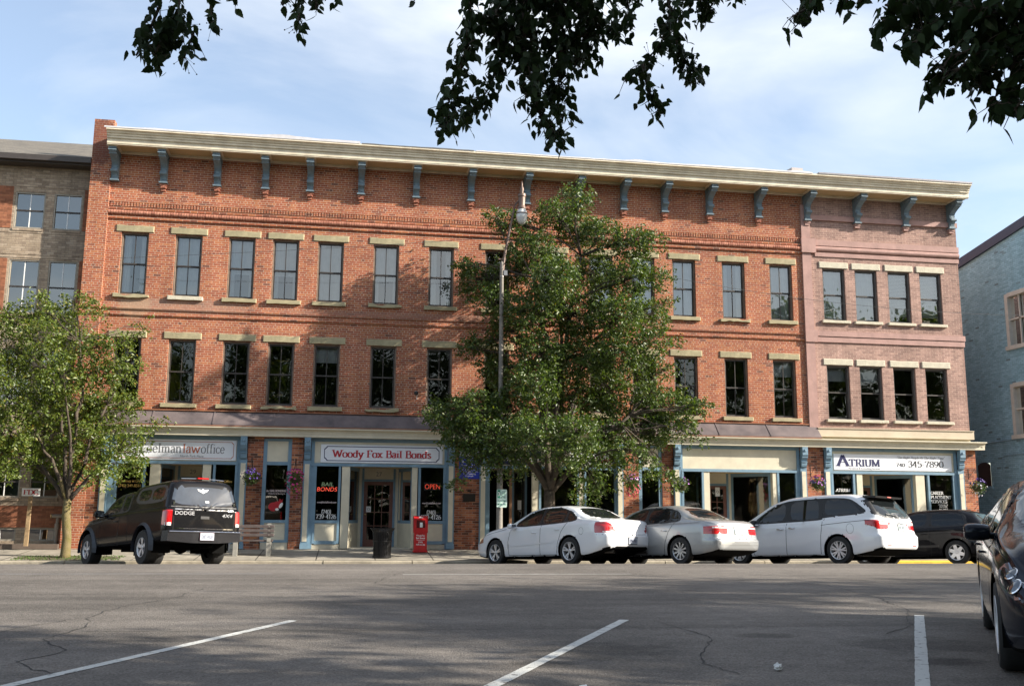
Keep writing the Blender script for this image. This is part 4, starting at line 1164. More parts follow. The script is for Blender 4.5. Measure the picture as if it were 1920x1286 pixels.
# ------------------------------------------------------------------ tan brick building on the left, set back a metre
TY = 31.2
TB = empty('tan_building', (0, 0, 0), 'tan and orange brick building with grey shingle roof behind the left street tree', 'building')
tw = []
for (a, b) in ((-12.92, -12.08), (-11.83, -11.0), (-10.39, -9.51), (-9.26, -8.43)):
    tw += [(a, b, 9.91, 11.06), (a, b, 7.27, 8.93), (a, b, 4.48, 6.16), (a, b, 1.79, 2.69), (a, b, .54, .91)]
mb = MB()
wall_faces(mb, -24, -8.141, .35, 11.91, TY, tw, .14)
mb.box(-24, -23.7, TY + .001, TY + 14, .3, 11.9)
for z in (11.71, 11.24, 9.78, 9.11, 9.0, 7.03, 6.78, 6.29):
    mb.box(-24, -8.141, TY - .012, TY, z - .02, z + .05)
mb.build('wall', M_TAN, TB)
mb = MB()
for (za, zb) in ((9.90, 11.22), (7.25, 8.95), (4.43, 6.19), (.40, 1.55)):
    for (a, b) in ((-24, -13.0), (-10.92, -10.45), (-8.38, -8.142)):
        mb.box(a, b, TY - .012, TY - .001, za, zb)
mb.box(-10.92, -8.142, TY - .013, TY, .93, 1.55)
mb.build('brick_panel', M_ORB, TB)
mb = MB()
mb.quad((-24, TY - .5, 12.09), (-8.142, TY - .5, 12.09), (-8.142, TY + 5.5, 14.7), (-24, TY + 5.5, 14.7)); mb.quad((-24, TY + 5.5, 14.7), (-8.142, TY + 5.5, 14.7), (-8.142, TY + 12, 12.0), (-24, TY + 12, 12.0))
def shingles():
    m, t, p, o = _nodes('grey_shingles')
    g = t.nodes.new('ShaderNodeNewGeometry'); b = t.nodes.new('ShaderNodeTexBrick')
    b.inputs['Scale'].default_value = 1; b.inputs['Brick Width'].default_value = .3; b.inputs['Row Height'].default_value = .13; b.inputs['Mortar Size'].default_value = .006
    b.inputs['Color1'].default_value = (.10, .09, .075, 1); b.inputs['Color2'].default_value = (.17, .15, .12, 1); b.inputs['Mortar'].default_value = (.05, .045, .04, 1)
    t.links.new(g.outputs['Position'], b.inputs['Vector']); t.links.new(b.outputs['Color'], p.inputs['Base Color']); p.inputs['Roughness'].default_value = .95
    return m
mb.build('roof', shingles(), TB)
mb = MB(); mb.box(-24, -8.142, TY - .56, TY - .42, 11.93, 12.10); mb.box(-24, -8.142, TY - .42, TY, 11.88, 11.95); mb.build('gutter', mat('brown_gutter', (.055, .045, .04), .5), TB)
M_TGL = mat_glass('sky_glass', .22)
M_BEIGE = mat('beige_window_frame', (.30, .27, .22), .6)
mb = MB()
for (a, b) in ((-12.92, -12.08), (-11.83, -11.0), (-10.39, -9.51), (-9.26, -8.43)):
    for (z0, z1) in ((9.91, 11.06), (7.27, 8.93), (4.48, 6.16), (1.79, 2.69), (.54, .91)):
        f = MB(); w, h = b - a, z1 - z0; c = .045
        f.box(0, c, .02, .12, 0, h); f.box(w - c, w, .02, .12, 0, h); f.box(c, w - c, .02, .12, h - c, h); f.box(c, w - c, .02, .12, 0, c)
        if h > .5: f.use(1).box(c, w - c, .04, .09, h / 2 - .022, h / 2 + .022)
        f.use(2).box(w / 2 - .011, w / 2 + .011, .055, .085, c, h - c)
        fo = link('window', f.data('window', [M_BEIGE, M_FRAME, M_WHITE]), TB, (a, TY, z0))
        link('pane', MB().quad((c, .07, c), (w - c, .07, c), (w - c, .07, h - c), (c, .07, h - c)).data('pane', [M_TGL]), fo)
    mb.box(a, b, TY - .03, TY, 9.83, 9.905); mb.box(a, b, TY - .03, TY, 7.18, 7.265); mb.box(a, b, TY - .03, TY, 1.69, 1.78)
mb.build('sill', M_TAN, TB)
mb = MB(); mb.quad((-23.5, TY + .8, .3), (-8.2, TY + .8, .3), (-8.2, TY + .8, 11.8), (-23.5, TY + .8, 11.8)); mb.build('interior', mat('grey_room', (.16, .17, .18), .9), TB)
mb = MB(); mb.box(-24, -8.142, TY - .012, TY - .002, 2.97, 3.55)
mb.box(-24, -8.16, TY - .6, TY - .45, .33, .47)
mb.build('ledge', mat('dark_ledge', (.12, .09, .07), .8), TB)

# ------------------------------------------------------------------ blue painted building across the alley
BXW = 23.5
BB = empty('blue_building', (0, 0, 0), 'blue painted brick building seen from its side, beyond the alley at the right', 'building')
def zroof(y): return 11.98 + (30.6 - y) * .146
bw_ = [(31.85, 30.75, 7.5, 9.40), (31.85, 30.95, 4.30, 6.15)]
mb = MB()
# wall in the plane x = BXW, built as cells round the openings
wins = [(30.62, 31.9, 7.52, 9.44), (30.62, 31.95, 4.32, 6.15), (33.5, 34.25, 2.55, 3.42)]
ysx = sorted({30.45, 52.0, *[w_[0] for w_ in wins], *[w_[1] for w_ in wins]}); zsx = sorted({.1, 9.0, *[w_[2] for w_ in wins], *[w_[3] for w_ in wins]}, key=float)
zsx = sorted(set(zsx))
for a, b in zip(ysx[:-1], ysx[1:]):
    for c, d in zip(zsx[:-1], zsx[1:]):
        if any(w_[0] < (a + b) / 2 < w_[1] and w_[2] < (c + d) / 2 < w_[3] for w_ in wins): continue
        mb.quad((BXW, a, c), (BXW, a, d), (BXW, b, d), (BXW, b, c))
    mb.quad((BXW, a, zsx[-1]), (BXW, a, zroof(a) - .3), (BXW, b, zroof(b) - .3), (BXW, b, zsx[-1]))
for (a, b, c, d) in wins:
    X = BXW + .16
    mb.quad((BXW, a, c), (X, a, c), (X, a, d), (BXW, a, d)); mb.quad((BXW, b, c), (BXW, b, d), (X, b, d), (X, b, c)); mb.quad((BXW, a, c), (BXW, b, c), (X, b, c), (X, a, c)); mb.quad((BXW, a, d), (X, a, d), (X, b, d), (BXW, b, d))
mb.quad((BXW, 30.45, .1), (40, 30.45, .1), (40, 30.45, zroof(30.45) - .3), (BXW, 30.45, zroof(30.45) - .3))
mb.build('wall', M_BLUEB, BB)
mb = MB()
mb.prism_x([(30.4, zroof(30.4)), (30.4, zroof(30.4) - .34), (52, zroof(52) - .34), (52, zroof(52))], BXW - .10, 40)
mb.build('roof', mat('navy_roof_trim', (.035, .04, .075), .5), BB)
for (a, b, c, d) in wins[:2]:
    f = MB(); X = BXW
    f.box(X - .04, X + .1, a - .06, a + .10, c, d); f.box(X - .04, X + .1, b - .10, b + .06, c, d); f.box(X - .04, X + .1, a + .10, b - .10, d - .12, d + .03); f.box(X - .09, X + .1, a - .12, b + .12, c - .14, c)
    f.box(X + .02, X + .08, a + .1, b - .1, (c + d) / 2 - .03, (c + d) / 2 + .03)
    f.box(X + .02, X + .08, (a + b) / 2 - .03, (a + b) / 2 + .03, c, d - .12)
    wf = f.build('window', mat('white_window_frame', (.60, .58, .52), .6, var=.08), BB)
    MB().quad((X + .10, a + .1, c), (X + .10, b - .1, c), (X + .10, b - .1, d - .1), (X + .10, a + .1, d - .1)).build('pane', mat_glass('old_glass', .1) if 'old_glass' not in MATS else MATS['old_glass'], wf)
    MB().quad((X + .16, a, c), (X + .16, b, c), (X + .16, b, d), (X + .16, a, d)).build('curtain', mat('brown_blind', (.20, .18, .15), .9, var=.3, scale=6), wf)
a, b, c, d = wins[2]
mb = MB(); pts = [(a, c), (b, c)] + [((a + b) / 2 + (b - a) / 2 * math.cos(t_), d - .12 + .14 * math.sin(t_)) for t_ in [math.pi * i / 10 for i in range(11)]]
mb.add([(BXW - .004, y, z) for y, z in pts], [tuple(range(len(pts)))]); mb.build('boarded_window', mat('dark_board', (.05, .025, .02), .8), BB)
mb = MB(); mb.box(BXW - .05, BXW + .1, a - .1, b + .1, c - .1, c); mb.build('sill', M_BLUEB, BB)
mb = MB(); mb.tube([(BXW - .04, 30.5, 4.20), (BXW - .04, 33.4, 4.14), (BXW - .04, 40, 4.1)], .022, 6); mb.build('conduit', mat('blue_pipe', (.22, .34, .42), .5), BB)
mb = MB(); mb.tube([(BXW - .03, 30.5, 3.66), (BXW - .03, 32.6, 3.62), (BXW - .03, 32.72, 3.58), (BXW - .03, 32.74, 3.1)], .014, 6); mb.build('conduit', MATS['blue_pipe'], BB)
# its street front, just out of the frame
for fx in (25.2, 28.2, 31.2):
    for fz in (4.5, 7.7, 1.4):
        f = MB(); f.box(fx - .08, fx, 30.40, 30.449, fz, fz + 1.8); f.box(fx + 1.1, fx + 1.18, 30.40, 30.449, fz, fz + 1.8); f.box(fx - .1, fx + 1.2, 30.38, 30.449, fz + 1.8, fz + 1.95); f.box(fx - .12, fx + 1.22, 30.36, 30.449, fz - .1, fz); f.box(fx, fx + 1.1, 30.41, 30.449, fz + .87, fz + .93)
        wf = f.build('window', MATS['white_window_frame'], BB)
        MB().quad((fx, 30.435, fz), (fx + 1.1, 30.435, fz), (fx + 1.1, 30.435, fz + 1.8), (fx, 30.435, fz + 1.8)).build('pane', mat('dark_pane', (.02, .025, .03), .05), wf)
# ------------------------------------------------------------------ foliage
def unit(v): return v / (np.linalg.norm(v, axis=-1, keepdims=True) + 1e-9)
def leaf_mesh(name, C, size, mt, rng, droop=0.6, shape='diamond', width=.5, extra=None, facing=0.35):
    """C (N,3) stalk points; every leaf a folded blade hanging from its stalk"""
    n = len(C)
    a = rng.uniform(0, 2 * np.pi, n)
    d = np.stack([np.cos(a), np.sin(a), -rng.uniform(droop * .3, droop * 2.2, n)], 1)
    d = unit(d)
    s = rng.normal(size=(n, 3)); s[:, 2] *= .6
    s = unit(np.cross(d, s)); nn = np.cross(s, d)
    L_ = size * rng.uniform(.7, 1.25, n)[:, None]
    Wd = L_ * width * .5
    fold = rng.uniform(.05, .35, n)[:, None] * Wd
    if shape == 'diamond':
        base = C; tip = C + d * L_ - nn * L_ * .12
        l = C + d * L_ * .42 + s * Wd + nn * fold; r = C + d * L_ * .42 - s * Wd + nn * fold
        V_ = np.stack([base, l, tip, r], 1).reshape(-1, 3)
        idx = np.arange(n)[:, None] * 4
        F_ = np.concatenate([idx + np.array([[0, 1, 2]]), idx + np.array([[0, 2, 3]])], 1).reshape(-1, 3)
        k = 3; per = 2
    else:
        prof = np.array([[0, 0], [.10, .55], [.28, .98], [.36, .86], [.46, .90], [.60, .62], [.72, .52], [.84, .22], [1.0, 0]])
        m_ = len(prof)
        mid = [C + d * L_ * p_[0] - nn * L_ * .10 * p_[0] ** 2 for p_ in prof]
        left = [mid[i] + s * Wd * prof[i, 1] + nn * fold * prof[i, 1] for i in range(1, m_ - 1)]
        right = [mid[i] - s * Wd * prof[i, 1] + nn * fold * prof[i, 1] for i in range(1, m_ - 1)]
        allv = [mid[0], mid[4], mid[-1]] + left + right      # 0 base,1 mid,2 tip, then 7 left, 7 right
        V_ = np.stack(allv, 1).reshape(-1, 3); q = len(allv)
        idx = np.arange(n)[:, None] * q
        fl = [0, 3, 4, 5, 6, 1], [1, 6, 7, 8, 9, 2], [0, 1, 13, 12, 11, 10], [1, 2, 16, 15, 14, 13]
        F_ = np.concatenate([idx + np.array([f]) for f in fl], 1).reshape(-1, 6)
        k = 6; per = 4
    me = bpy.data.meshes.new(name)
    me.vertices.add(len(V_)); me.vertices.foreach_set('co', V_.astype(np.float32).ravel())
    nf = len(F_)
    me.loops.add(nf * k); me.loops.foreach_set('vertex_index', F_.astype(np.int32).ravel())
    me.polygons.add(nf); me.polygons.foreach_set('loop_start', np.arange(0, nf * k, k, dtype=np.int32))
    try:
        me.polygons.foreach_set('loop_total', np.full(nf, k, dtype=np.int32))
    except Exception:
        pass
    me.update(calc_edges=True)
    tint = np.repeat(np.clip(rng.beta(2.2, 2.2, n) if extra is None else extra, 0, 1), per).astype(np.float32)
    at_ = me.attributes.new('tint', 'FLOAT', 'FACE'); at_.data.foreach_set('value', tint)
    me.materials.append(mt)
    return me
M_BARK = mat('dark_bark', (0.075, 0.058, 0.042), .95, var=.35, scale=9, bump=.8)
M_BARKG = mat('mossy_bark', (0.19, 0.16, 0.045), .95, var=.35, scale=7, bump=.8, c2=(.13, .10, .05))
M_LEAFA = mat_leaf('pear_leaf', [(0, (.022, .040, .009)), (.35, (.050, .085, .016)), (.75, (.092, .138, .025)), (.92, (.15, .17, .03)), (1, (.22, .12, .03))], .46, .32)
M_LEAFB = mat_leaf('yellowing_leaf', [(0, (.040, .065, .012)), (.35, (.080, .12, .018)), (.75, (.14, .18, .028)), (.93, (.20, .18, .035)), (1, (.28, .12, .03))], .46, .34)
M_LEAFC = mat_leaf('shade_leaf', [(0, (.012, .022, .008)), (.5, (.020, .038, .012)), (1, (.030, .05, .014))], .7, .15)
def limb(mb, a, b, ra, rb, rr, sag=0.0, n=6, wig=.04, sides=7):
    a, b = Vector(a), Vector(b); L_ = (b - a).length
    P, R_ = [], []
    off = Vector((0, 0, 0))
    for i in range(n + 1):
        u = i / n
        off = off * .6 + Vector((rr.uniform(-1, 1), rr.uniform(-1, 1), rr.uniform(-1, 1))) * L_ * wig
        p = a.lerp(b, u) + off * math.sin(math.pi * u) + Vector((0, 0, sag * L_ * math.sin(math.pi * u)))
        P.append(p); R_.append(ra + (rb - ra) * u)
    mb.tube(P, R_, sides)
    return P
def street_tree(name, label, base, fork, limbs, puffs, nleaf, lsize, lm, trunk_r, seed, barkm, yellow=None, dens=1.0):
    """limbs: list of end points; puffs: (x, y, z, rx, ry, rz) leafy boughs"""
    rr = random.Random(seed); rng = np.random.default_rng(seed)
    root = empty(name, base, label, 'tree', 'street trees')
    B = Vector(base)
    mb = MB()
    f = Vector(fork)
    P = [B + Vector((0, 0, -.05)), B + Vector((.01, 0, .10)), B.lerp(f, .35) + Vector((.03, 0, 0)), B.lerp(f, .7) + Vector((-.02, 0, 0)), f]
    R_ = [trunk_r * 1.5, trunk_r * 1.12, trunk_r, trunk_r * .96, trunk_r * .9]
    mb.tube(P, R_, 14)
    ends = []
    for e in limbs:
        q = limb(mb, f - Vector((0, 0, .1)), e, trunk_r * .55, trunk_r * .20, rr, .06, 8, .03, 8)
        ends += q[3:]
    pts = []
    W_ = sum(p[3] * p[4] * p[5] for p in puffs) ** 1.0
    vols = np.array([(p[3] * p[4] * p[5]) ** .8 for p in puffs]); vols /= vols.sum()
    C = []
    for p, v in zip(puffs, vols):
        c = Vector(p[:3])
        j = min(ends, key=lambda e: (e - c).length + (0.8 if e.z > c.z else 0))
        q = limb(mb, j, c, trunk_r * .17, trunk_r * .06, rr, .04, 5, .05, 5)
        ns = max(6, int(nleaf * v / 13))
        for k in range(ns):
            u = rng.normal(size=3); u /= np.linalg.norm(u) + 1e-9
            rad = rng.uniform(.25, 1.0) ** .6
            t = np.array([p[0] + u[0] * p[3] * rad, p[1] + u[1] * p[4] * rad, p[2] + u[2] * p[5] * rad])
            if k % 3 == 0:
                mb.tube([q[rr.randint(2, 5)], (Vector(t) + c) / 2 + Vector((0, 0, .05)), Vector(t)], [trunk_r * .045, trunk_r * .03, .004], 3, caps=False)
            # a sprig: leaves strung along a short outward twig
            dr = unit(u * .8 + rng.normal(size=3) * .5 + np.array([0, 0, .25])); ln = rng.uniform(.18, .42)
            m_ = rng.integers(9, 17)
            w = rng.uniform(0, 1, m_)[:, None]
            C.append(t + dr * ln * w + rng.normal(size=(m_, 3)) * .045 - np.array([0, 0, .10]) * w ** 2)
    C = np.concatenate(C)
    me = leaf_mesh('crown', C, lsize, lm, rng, extra=None)
    for q_ in range(len(mb.f)):
        if q_ > 70: mb.m[q_] = 1
    mt_ = mb.build('trunk', [barkm, M_BARK], root, smooth=True)
    mt_.matrix_parent_inverse = Matrix.Translation(-B)
    cr_ = link('crown', me, root)
    cr_.matrix_parent_inverse = Matrix.Translation(-B)
    return root
def P_(px, py, Y):
    """a point at distance Y down the street axis, seen at that spot of the photograph's frame"""
    d = _r2 * ((px - 960) / 1850.0) - _u2 * ((py - 643) / 1850.0) + _f
    k = Y / d.y
    return (d.x * k, Y, CZ + d.z * k)
def puff(px, py, Y, r, ry=None, fz=.8):
    x, y, z = P_(px, py, Y); s = Y / 1850.0
    return (x, y, z, r * s, (ry or min(r * s, .8)), r * s * fz)
# large pear tree by the lamp
rc = random.Random(21)
big = [(1082, 372, 34), (1040, 400, 40), (965, 420, 34), (925, 405, 18), (1085, 430, 45), (1000, 470, 50), (1130, 440, 42), (1190, 455, 40), (1225, 450, 22), (960, 510, 42), (1040, 520, 55), (1110, 510, 50), (1180, 520, 50), (1235, 520, 26),
       (895, 525, 40), (870, 500, 18), (920, 560, 36), (1000, 580, 55), (1080, 590, 60), (1160, 590, 55), (1220, 590, 36), (1245, 570, 18), (950, 620, 36), (905, 640, 26), (880, 652, 16), (1010, 660, 55), (1090, 670, 60), (1160, 660, 50), (1225, 640, 36), (1265, 640, 14),
       (930, 690, 38), (1000, 720, 50), (1200, 690, 34), (1240, 690, 22), (1070, 745, 55), (1140, 730, 50), (960, 760, 50), (890, 770, 50), (840, 770, 40), (815, 775, 20), (1200, 770, 45), (1260, 760, 40), (1300, 765, 26), (1322, 758, 12), (1220, 735, 28),
       (860, 810, 42), (925, 820, 50), (1000, 810, 50), (1080, 810, 50), (1150, 805, 45), (1230, 800, 36), (1285, 800, 24), (1310, 818, 14), (900, 850, 34), (870, 845, 24), (960, 860, 34), (1130, 845, 36), (1185, 845, 26), (1210, 870, 26), (1250, 890, 20), (1180, 905, 14),
       (1100, 880, 34), (1120, 915, 22), (1085, 925, 18), (1060, 850, 30), (860, 900, 12), (845, 912, 9), (925, 880, 16), (1232, 815, 30), (1155, 870, 22), (1020, 870, 24), (1265, 905, 14)]
pf = []
for (x, y, r) in big:
    Y = 28.3 + rc.uniform(-1.6, 1.7) * min(1, max(.3, 1 - abs(x - 1060) / 420))
    if x < 1000 and y < 720: Y = rc.uniform(28.75, 29.6)
    elif 880 < x < 1000: Y = rc.uniform(27.2, 28.3)
    pf.append(puff(x, y, Y, r * .90, .55 if x < 1000 and y < 720 else None, .80))
street_tree('street_tree', 'large dark green tree with a forked trunk behind the white sedan', (5.89, 28.6, .17), P_(1030, 920, 28.6),
            [P_(935, 800, 28.2), P_(985, 640, 28.7), P_(1050, 560, 28.4), P_(1110, 640, 28.8), P_(1180, 780, 28.3), P_(1090, 480, 28.5), P_(1000, 520, 27.9), P_(1080, 760, 27.6), P_(980, 780, 29.2)],
            pf, 102000, .098, M_LEAFA, .175, 5, M_BARK)
left = [(70, 575, 26), (110, 590, 30), (140, 560, 18), (165, 580, 18), (200, 590, 12), (40, 600, 28), (10, 590, 22), (80, 630, 34), (135, 640, 36), (185, 650, 30), (235, 640, 20), (262, 625, 12), (275, 612, 7), (20, 650, 32), (60, 690, 36), (120, 700, 38), (180, 700, 34), (225, 700, 26), (250, 680, 14),
        (-30, 700, 40), (15, 745, 40), (75, 755, 40), (140, 760, 40), (200, 755, 34), (240, 755, 22), (-40, 780, 44), (20, 805, 40), (90, 815, 40), (160, 815, 38), (215, 810, 28), (255, 810, 14), (285, 800, 10), (303, 790, 6), (245, 835, 22), (268, 850, 14),
        (-20, 855, 40), (40, 850, 32), (100, 855, 30), (165, 865, 34), (215, 870, 26), (255, 875, 20), (5, 885, 18), (130, 885, 20), (190, 895, 16), (-60, 640, 30), (-90, 760, 40), (-80, 850, 36)]
pf = []
for (x, y, r) in left:
    pf.append(puff(x, y, 28.5 + rc.uniform(-1.5, 1.7), r * .95, None, .85))
street_tree('street_tree', 'smaller yellow-green tree with a mossy trunk at the far left, by the black pickup', (-7.40, 28.5, .17), P_(127, 935, 28.5),
            [P_(60, 800, 28.2), P_(100, 700, 28.6), P_(150, 640, 28.4), P_(200, 760, 28.6), P_(20, 820, 28.4), P_(215, 850, 28.2), P_(125, 760, 27.7), P_(-40, 780, 28.6)],
            pf, 42000, .095, M_LEAFB, .115, 9, M_BARKG)
# grass round the left tree
rg = np.random.default_rng(3)
n = 900
C = np.stack([rg.uniform(-8.6, -5.9, n), rg.uniform(YC + .2, 28.9, n), np.full(n, .15)], 1)
C[:, 2] = [walk_z(y) for y in C[:, 1]]
d = np.stack([rg.normal(0, .03, n), rg.normal(0, .03, n), rg.uniform(.015, .045, n)], 1)
V_ = np.stack([C - [.012, 0, 0], C + [.012, 0, 0], C + d], 1).reshape(-1, 3)
me = bpy.data.meshes.new('grass'); me.from_pydata(V_.tolist(), [], [(3 * i, 3 * i + 1, 3 * i + 2) for i in range(n)]); me.materials.append(mat('grass_green', (.09, .15, .03), .8, var=.3, scale=8))
tag(link('grass', me), 'short grass and soil round the foot of the left street tree', 'grass', kind='stuff')
mb = MB()
for (cx, rx) in ((-7.3, 1.35), (5.9, .75)):
    pts = [(cx + rx * math.cos(a), 28.42 + .5 * math.sin(a)) for a in [2 * math.pi * i / 20 for i in range(20)]]
    mb.add([(x, y, walk_z(y) + .004) for x, y in pts], [tuple(range(20))])
tag(mb.build('soil', mat('tree_pit_soil', (.09, .065, .04), .95, var=.3, scale=6, bump=.5)), kind='structure')

# ------------------------------------------------------------------ the tree overhead, its trunk behind the camera
strands = [  # (points in the frame, distance, leaf length, half width of spray)
 ([(885, -60), (880, 60), (862, 140), (838, 200), (838, 240)], 6.2, .080, 22), ([(925, -60), (935, 90), (922, 160), (895, 195), (868, 228)], 6.4, .080, 26),
 ([(975, -60), (985, 90), (1000, 170), (1012, 215), (1040, 250), (1056, 280)], 6.3, .080, 24), ([(1040, -60), (1055, 60), (1050, 140), (1045, 190), (1062, 222)], 6.5, .080, 28),
 ([(1110, -60), (1110, 40), (1098, 95), (1078, 122)], 6.6, .080, 34), ([(1165, -60), (1180, 25), (1158, 70)], 6.8, .080, 26), ([(1235, -60), (1258, 20), (1238, 85), (1205, 120), (1170, 150)], 6.6, .080, 14),
 ([(1258, 20), (1272, 100), (1298, 130), (1312, 145)], 6.6, .080, 15), ([(1205, 120), (1215, 170), (1242, 212)], 6.5, .080, 13), ([(1320, -60), (1335, 10), (1310, 38)], 6.8, .080, 20), ([(1400, -40), (1385, -5)], 6.8, .080, 10),
 ([(1030, 40), (960, 60), (900, 30)], 6.4, .080, 34), ([(1100, 10), (1020, 0), (940, 0)], 6.5, .080, 36), ([(1010, 80), (1090, 70), (1130, 40)], 6.7, .080, 28), ([(960, 90), (1010, 140), (1040, 180)], 6.5, .080, 26), ([(1270, 0), (1340, 0)], 6.7, .080, 16),
 ([(335, -60), (335, 40), (305, 75), (262, 72)], 6.6, .080, 15), ([(335, 30), (290, 100), (300, 128)], 6.6, .080, 16), ([(338, 30), (362, 65), (345, 110)], 6.7, .080, 12), ([(400, -40), (395, 15), (398, 50)], 6.8, .07, 4), ([(300, 10), (275, 70), (255, 105)], 6.7, .080, 12),
 ([(440, -40), (440, 10)], 6.8, .080, 5), ([(560, -40), (560, 30), (560, 55)], 6.7, .080, 7), ([(600, -40), (592, 15)], 6.7, .080, 9), ([(540, -40), (530, 10)], 6.7, .080, 5), ([(625, -30), (630, 0)], 6.7, .080, 5),
 ([(1545, -60), (1515, 15), (1490, 30)], 5.4, .080, 10), ([(1530, 0), (1512, 40)], 5.4, .080, 9), ([(1590, -30), (1588, 5)], 5.2, .09, 6), ([(1620, -30), (1612, 5)], 5.0, .09, 7), ([(1700, -60), (1670, 30), (1662, 55)], 4.5, .095, 14),
 ([(1760, -60), (1740, 40), (1728, 75)], 4.3, .095, 20), ([(1830, -60), (1800, 80), (1772, 120), (1770, 150)], 4.2, .082, 22), ([(1890, -60), (1860, 80), (1840, 150), (1835, 165)], 4.1, .082, 26), ([(1940, -40), (1905, 100), (1890, 170), (1908, 215)], 4.0, .082, 22),
 ([(1960, -20), (1920, 60), (1930, 160)], 4.0, .082, 30), ([(1800, 10), (1850, 30), (1910, 20)], 4.1, .082, 40), ([(1840, 90), (1800, 130), (1758, 140)], 4.1, .082, 14), ([(1735, 10), (1700, 20), (1660, 10)], 4.4, .095, 16), ([(785, -30), (780, -2)], 6.5, .080, 3)]
OT = empty('overhanging_tree', (4.5, -3.5, .33), 'dark backlit boughs with pointed leaves and small berries hanging in from above', 'tree')
OTI = Matrix.Translation((-4.5, 3.5, -.33))
rng = np.random.default_rng(12); rr = random.Random(12)
tw = MB(); br = MB(); Cs = {}
for pts, Y, ls, hw in strands:
    P3 = [Vector(P_(x, y, Y + .12 * math.sin(i * 2.1 + x))) for i, (x, y) in enumerate(pts)]
    tw.tube(P3, [.012] + [.009 - .006 * i / len(P3) for i in range(len(P3) - 1)], 5)
    s = Y / 1850.0
    for a, b in zip(P3[:-1], P3[1:]):
        L_ = (b - a).length
        n = max(3, int(L_ / s * (.15 + hw / 44.0) * (1.05 if Y > 5.8 else .72)))
        for k in range(n):
            p = a.lerp(b, rr.random()); o = Vector((rr.gauss(0, .55), rr.gauss(0, .9), rr.gauss(.1, .45)))
            q = p + Vector((o.x * hw * s, o.y * .10, o.z * hw * s * .6))
            Cs.setdefault(ls, []).append(tuple(q))
            if k % 2 == 0: tw.tube([p, p.lerp(q, .5) + Vector((0, 0, .015)), q], [.004, .003, .002], 3, caps=False)
        if rr.random() < .75:     # umbels of berries
            p = a.lerp(b, rr.random())
            for k in range(7):
                q = p + Vector((rr.gauss(0, .05), rr.gauss(0, .05), rr.gauss(-.01, .05)))
                tw.tube([p, q], [.0018, .0012], 3, caps=False); br.ball(q, .0055, 4)
k = 0
for ls, c in Cs.items():
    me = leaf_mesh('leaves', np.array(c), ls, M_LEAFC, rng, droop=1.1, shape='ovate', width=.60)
    o = link('leaves', me, OT); o.matrix_parent_inverse = OTI
o = br.build('berries', mat('dark_berry', (.03, .035, .02), .5), OT); o['kind'] = 'stuff'; o.matrix_parent_inverse = OTI
# trunk, boughs and the crown above the frame
f = Vector((4.5, -3.3, 4.2))
tw2 = MB(); tw2.tube([(4.5, -3.5, .25), (4.5, -3.5, .7), (4.52, -3.45, 2.4), f], [.42, .30, .27, .26], 16)
for e in ((-.5, 5.0, 5.9), (1.5, 6.0, 5.6), (3.0, 6.2, 5.5), (2.4, 4.6, 4.9), (5.6, 1.5, 7.5), (4.0, -5, 9.5), (8.5, -1, 8.5), (-1.5, 0, 8.5), (4.5, 0, 10.5)):
    limb(tw2, f, e, .13, .03, rr, .10, 8, .03, 8)
for pts, Y, ls, hw in strands:
    p = Vector(P_(*pts[0], Y)); e = min(((-.5, 5.0, 5.9), (1.5, 6.0, 5.6), (3.0, 6.2, 5.5), (2.4, 4.6, 4.9)), key=lambda q: (Vector(q) - p).length)
    if pts[0][1] < -10: limb(tw, e, p, .022, .012, rr, .05, 4, .04, 5)
o = tw.build('twigs', M_BARK, OT, smooth=True); o.matrix_parent_inverse = OTI
o = tw2.build('trunk', M_BARK, OT, smooth=True); o.matrix_parent_inverse = OTI
n = 9000
u = unit(rng.normal(size=(n, 3))); rad = rng.uniform(.2, 1, n)[:, None] ** .5
C = np.array([4.2, -1.2, 9.2]) + u * rad * np.array([6.5, 5.0, 3.6]) + rng.normal(size=(n, 3)) * .3
el = (C[:, 2] - CZ) / np.maximum(C[:, 1], .05)
C = C[(C[:, 1] < .2) | (el > .86)]
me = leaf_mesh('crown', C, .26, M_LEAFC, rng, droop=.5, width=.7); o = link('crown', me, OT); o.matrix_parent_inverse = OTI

# park trees on the camera's side of the street: they shade the road and show in the upstairs windows
def park_tree_mesh(seed, lm, puffs_=44, sg=.8, nl=420):
    rg = np.random.default_rng(seed); rr = random.Random(seed)
    C = []
    for k in range(puffs_):
        a = rg.uniform(0, 2 * np.pi); z = rg.uniform(3.6, 13.5); r = 4.4 * math.sqrt(max(.05, 1 - ((z - 7.5) / 6.6) ** 2)) * rg.uniform(.2, .95)
        m_ = nl
        C.append(np.array([r * math.cos(a), r * math.sin(a), z]) + rg.normal(size=(m_, 3)) * np.array([sg, sg, sg * .7]))
    C = np.concatenate(C)
    crown = leaf_mesh('crown', C, .27, lm, rg, droop=.5, width=.7)
    mb = MB(); mb.tube([(0, 0, -.1), (0, 0, .5), (.05, .05, 4.5), (0, .1, 9.5)], [.42, .30, .24, .08], 10)
    for k in range(9):
        a = k * .7; limb(mb, (0, 0, 3.5 + k * .5), (3 * math.cos(a), 3 * math.sin(a), 6 + k * .75), .10, .03, rr, .08, 5, .04, 5)
    return crown, mb.data('trunk', [M_BARK], True)
pm_ = [park_tree_mesh(31, M_LEAFA), park_tree_mesh(32, M_LEAFA), park_tree_mesh(35, M_LEAFA, 34, .72, 460)]
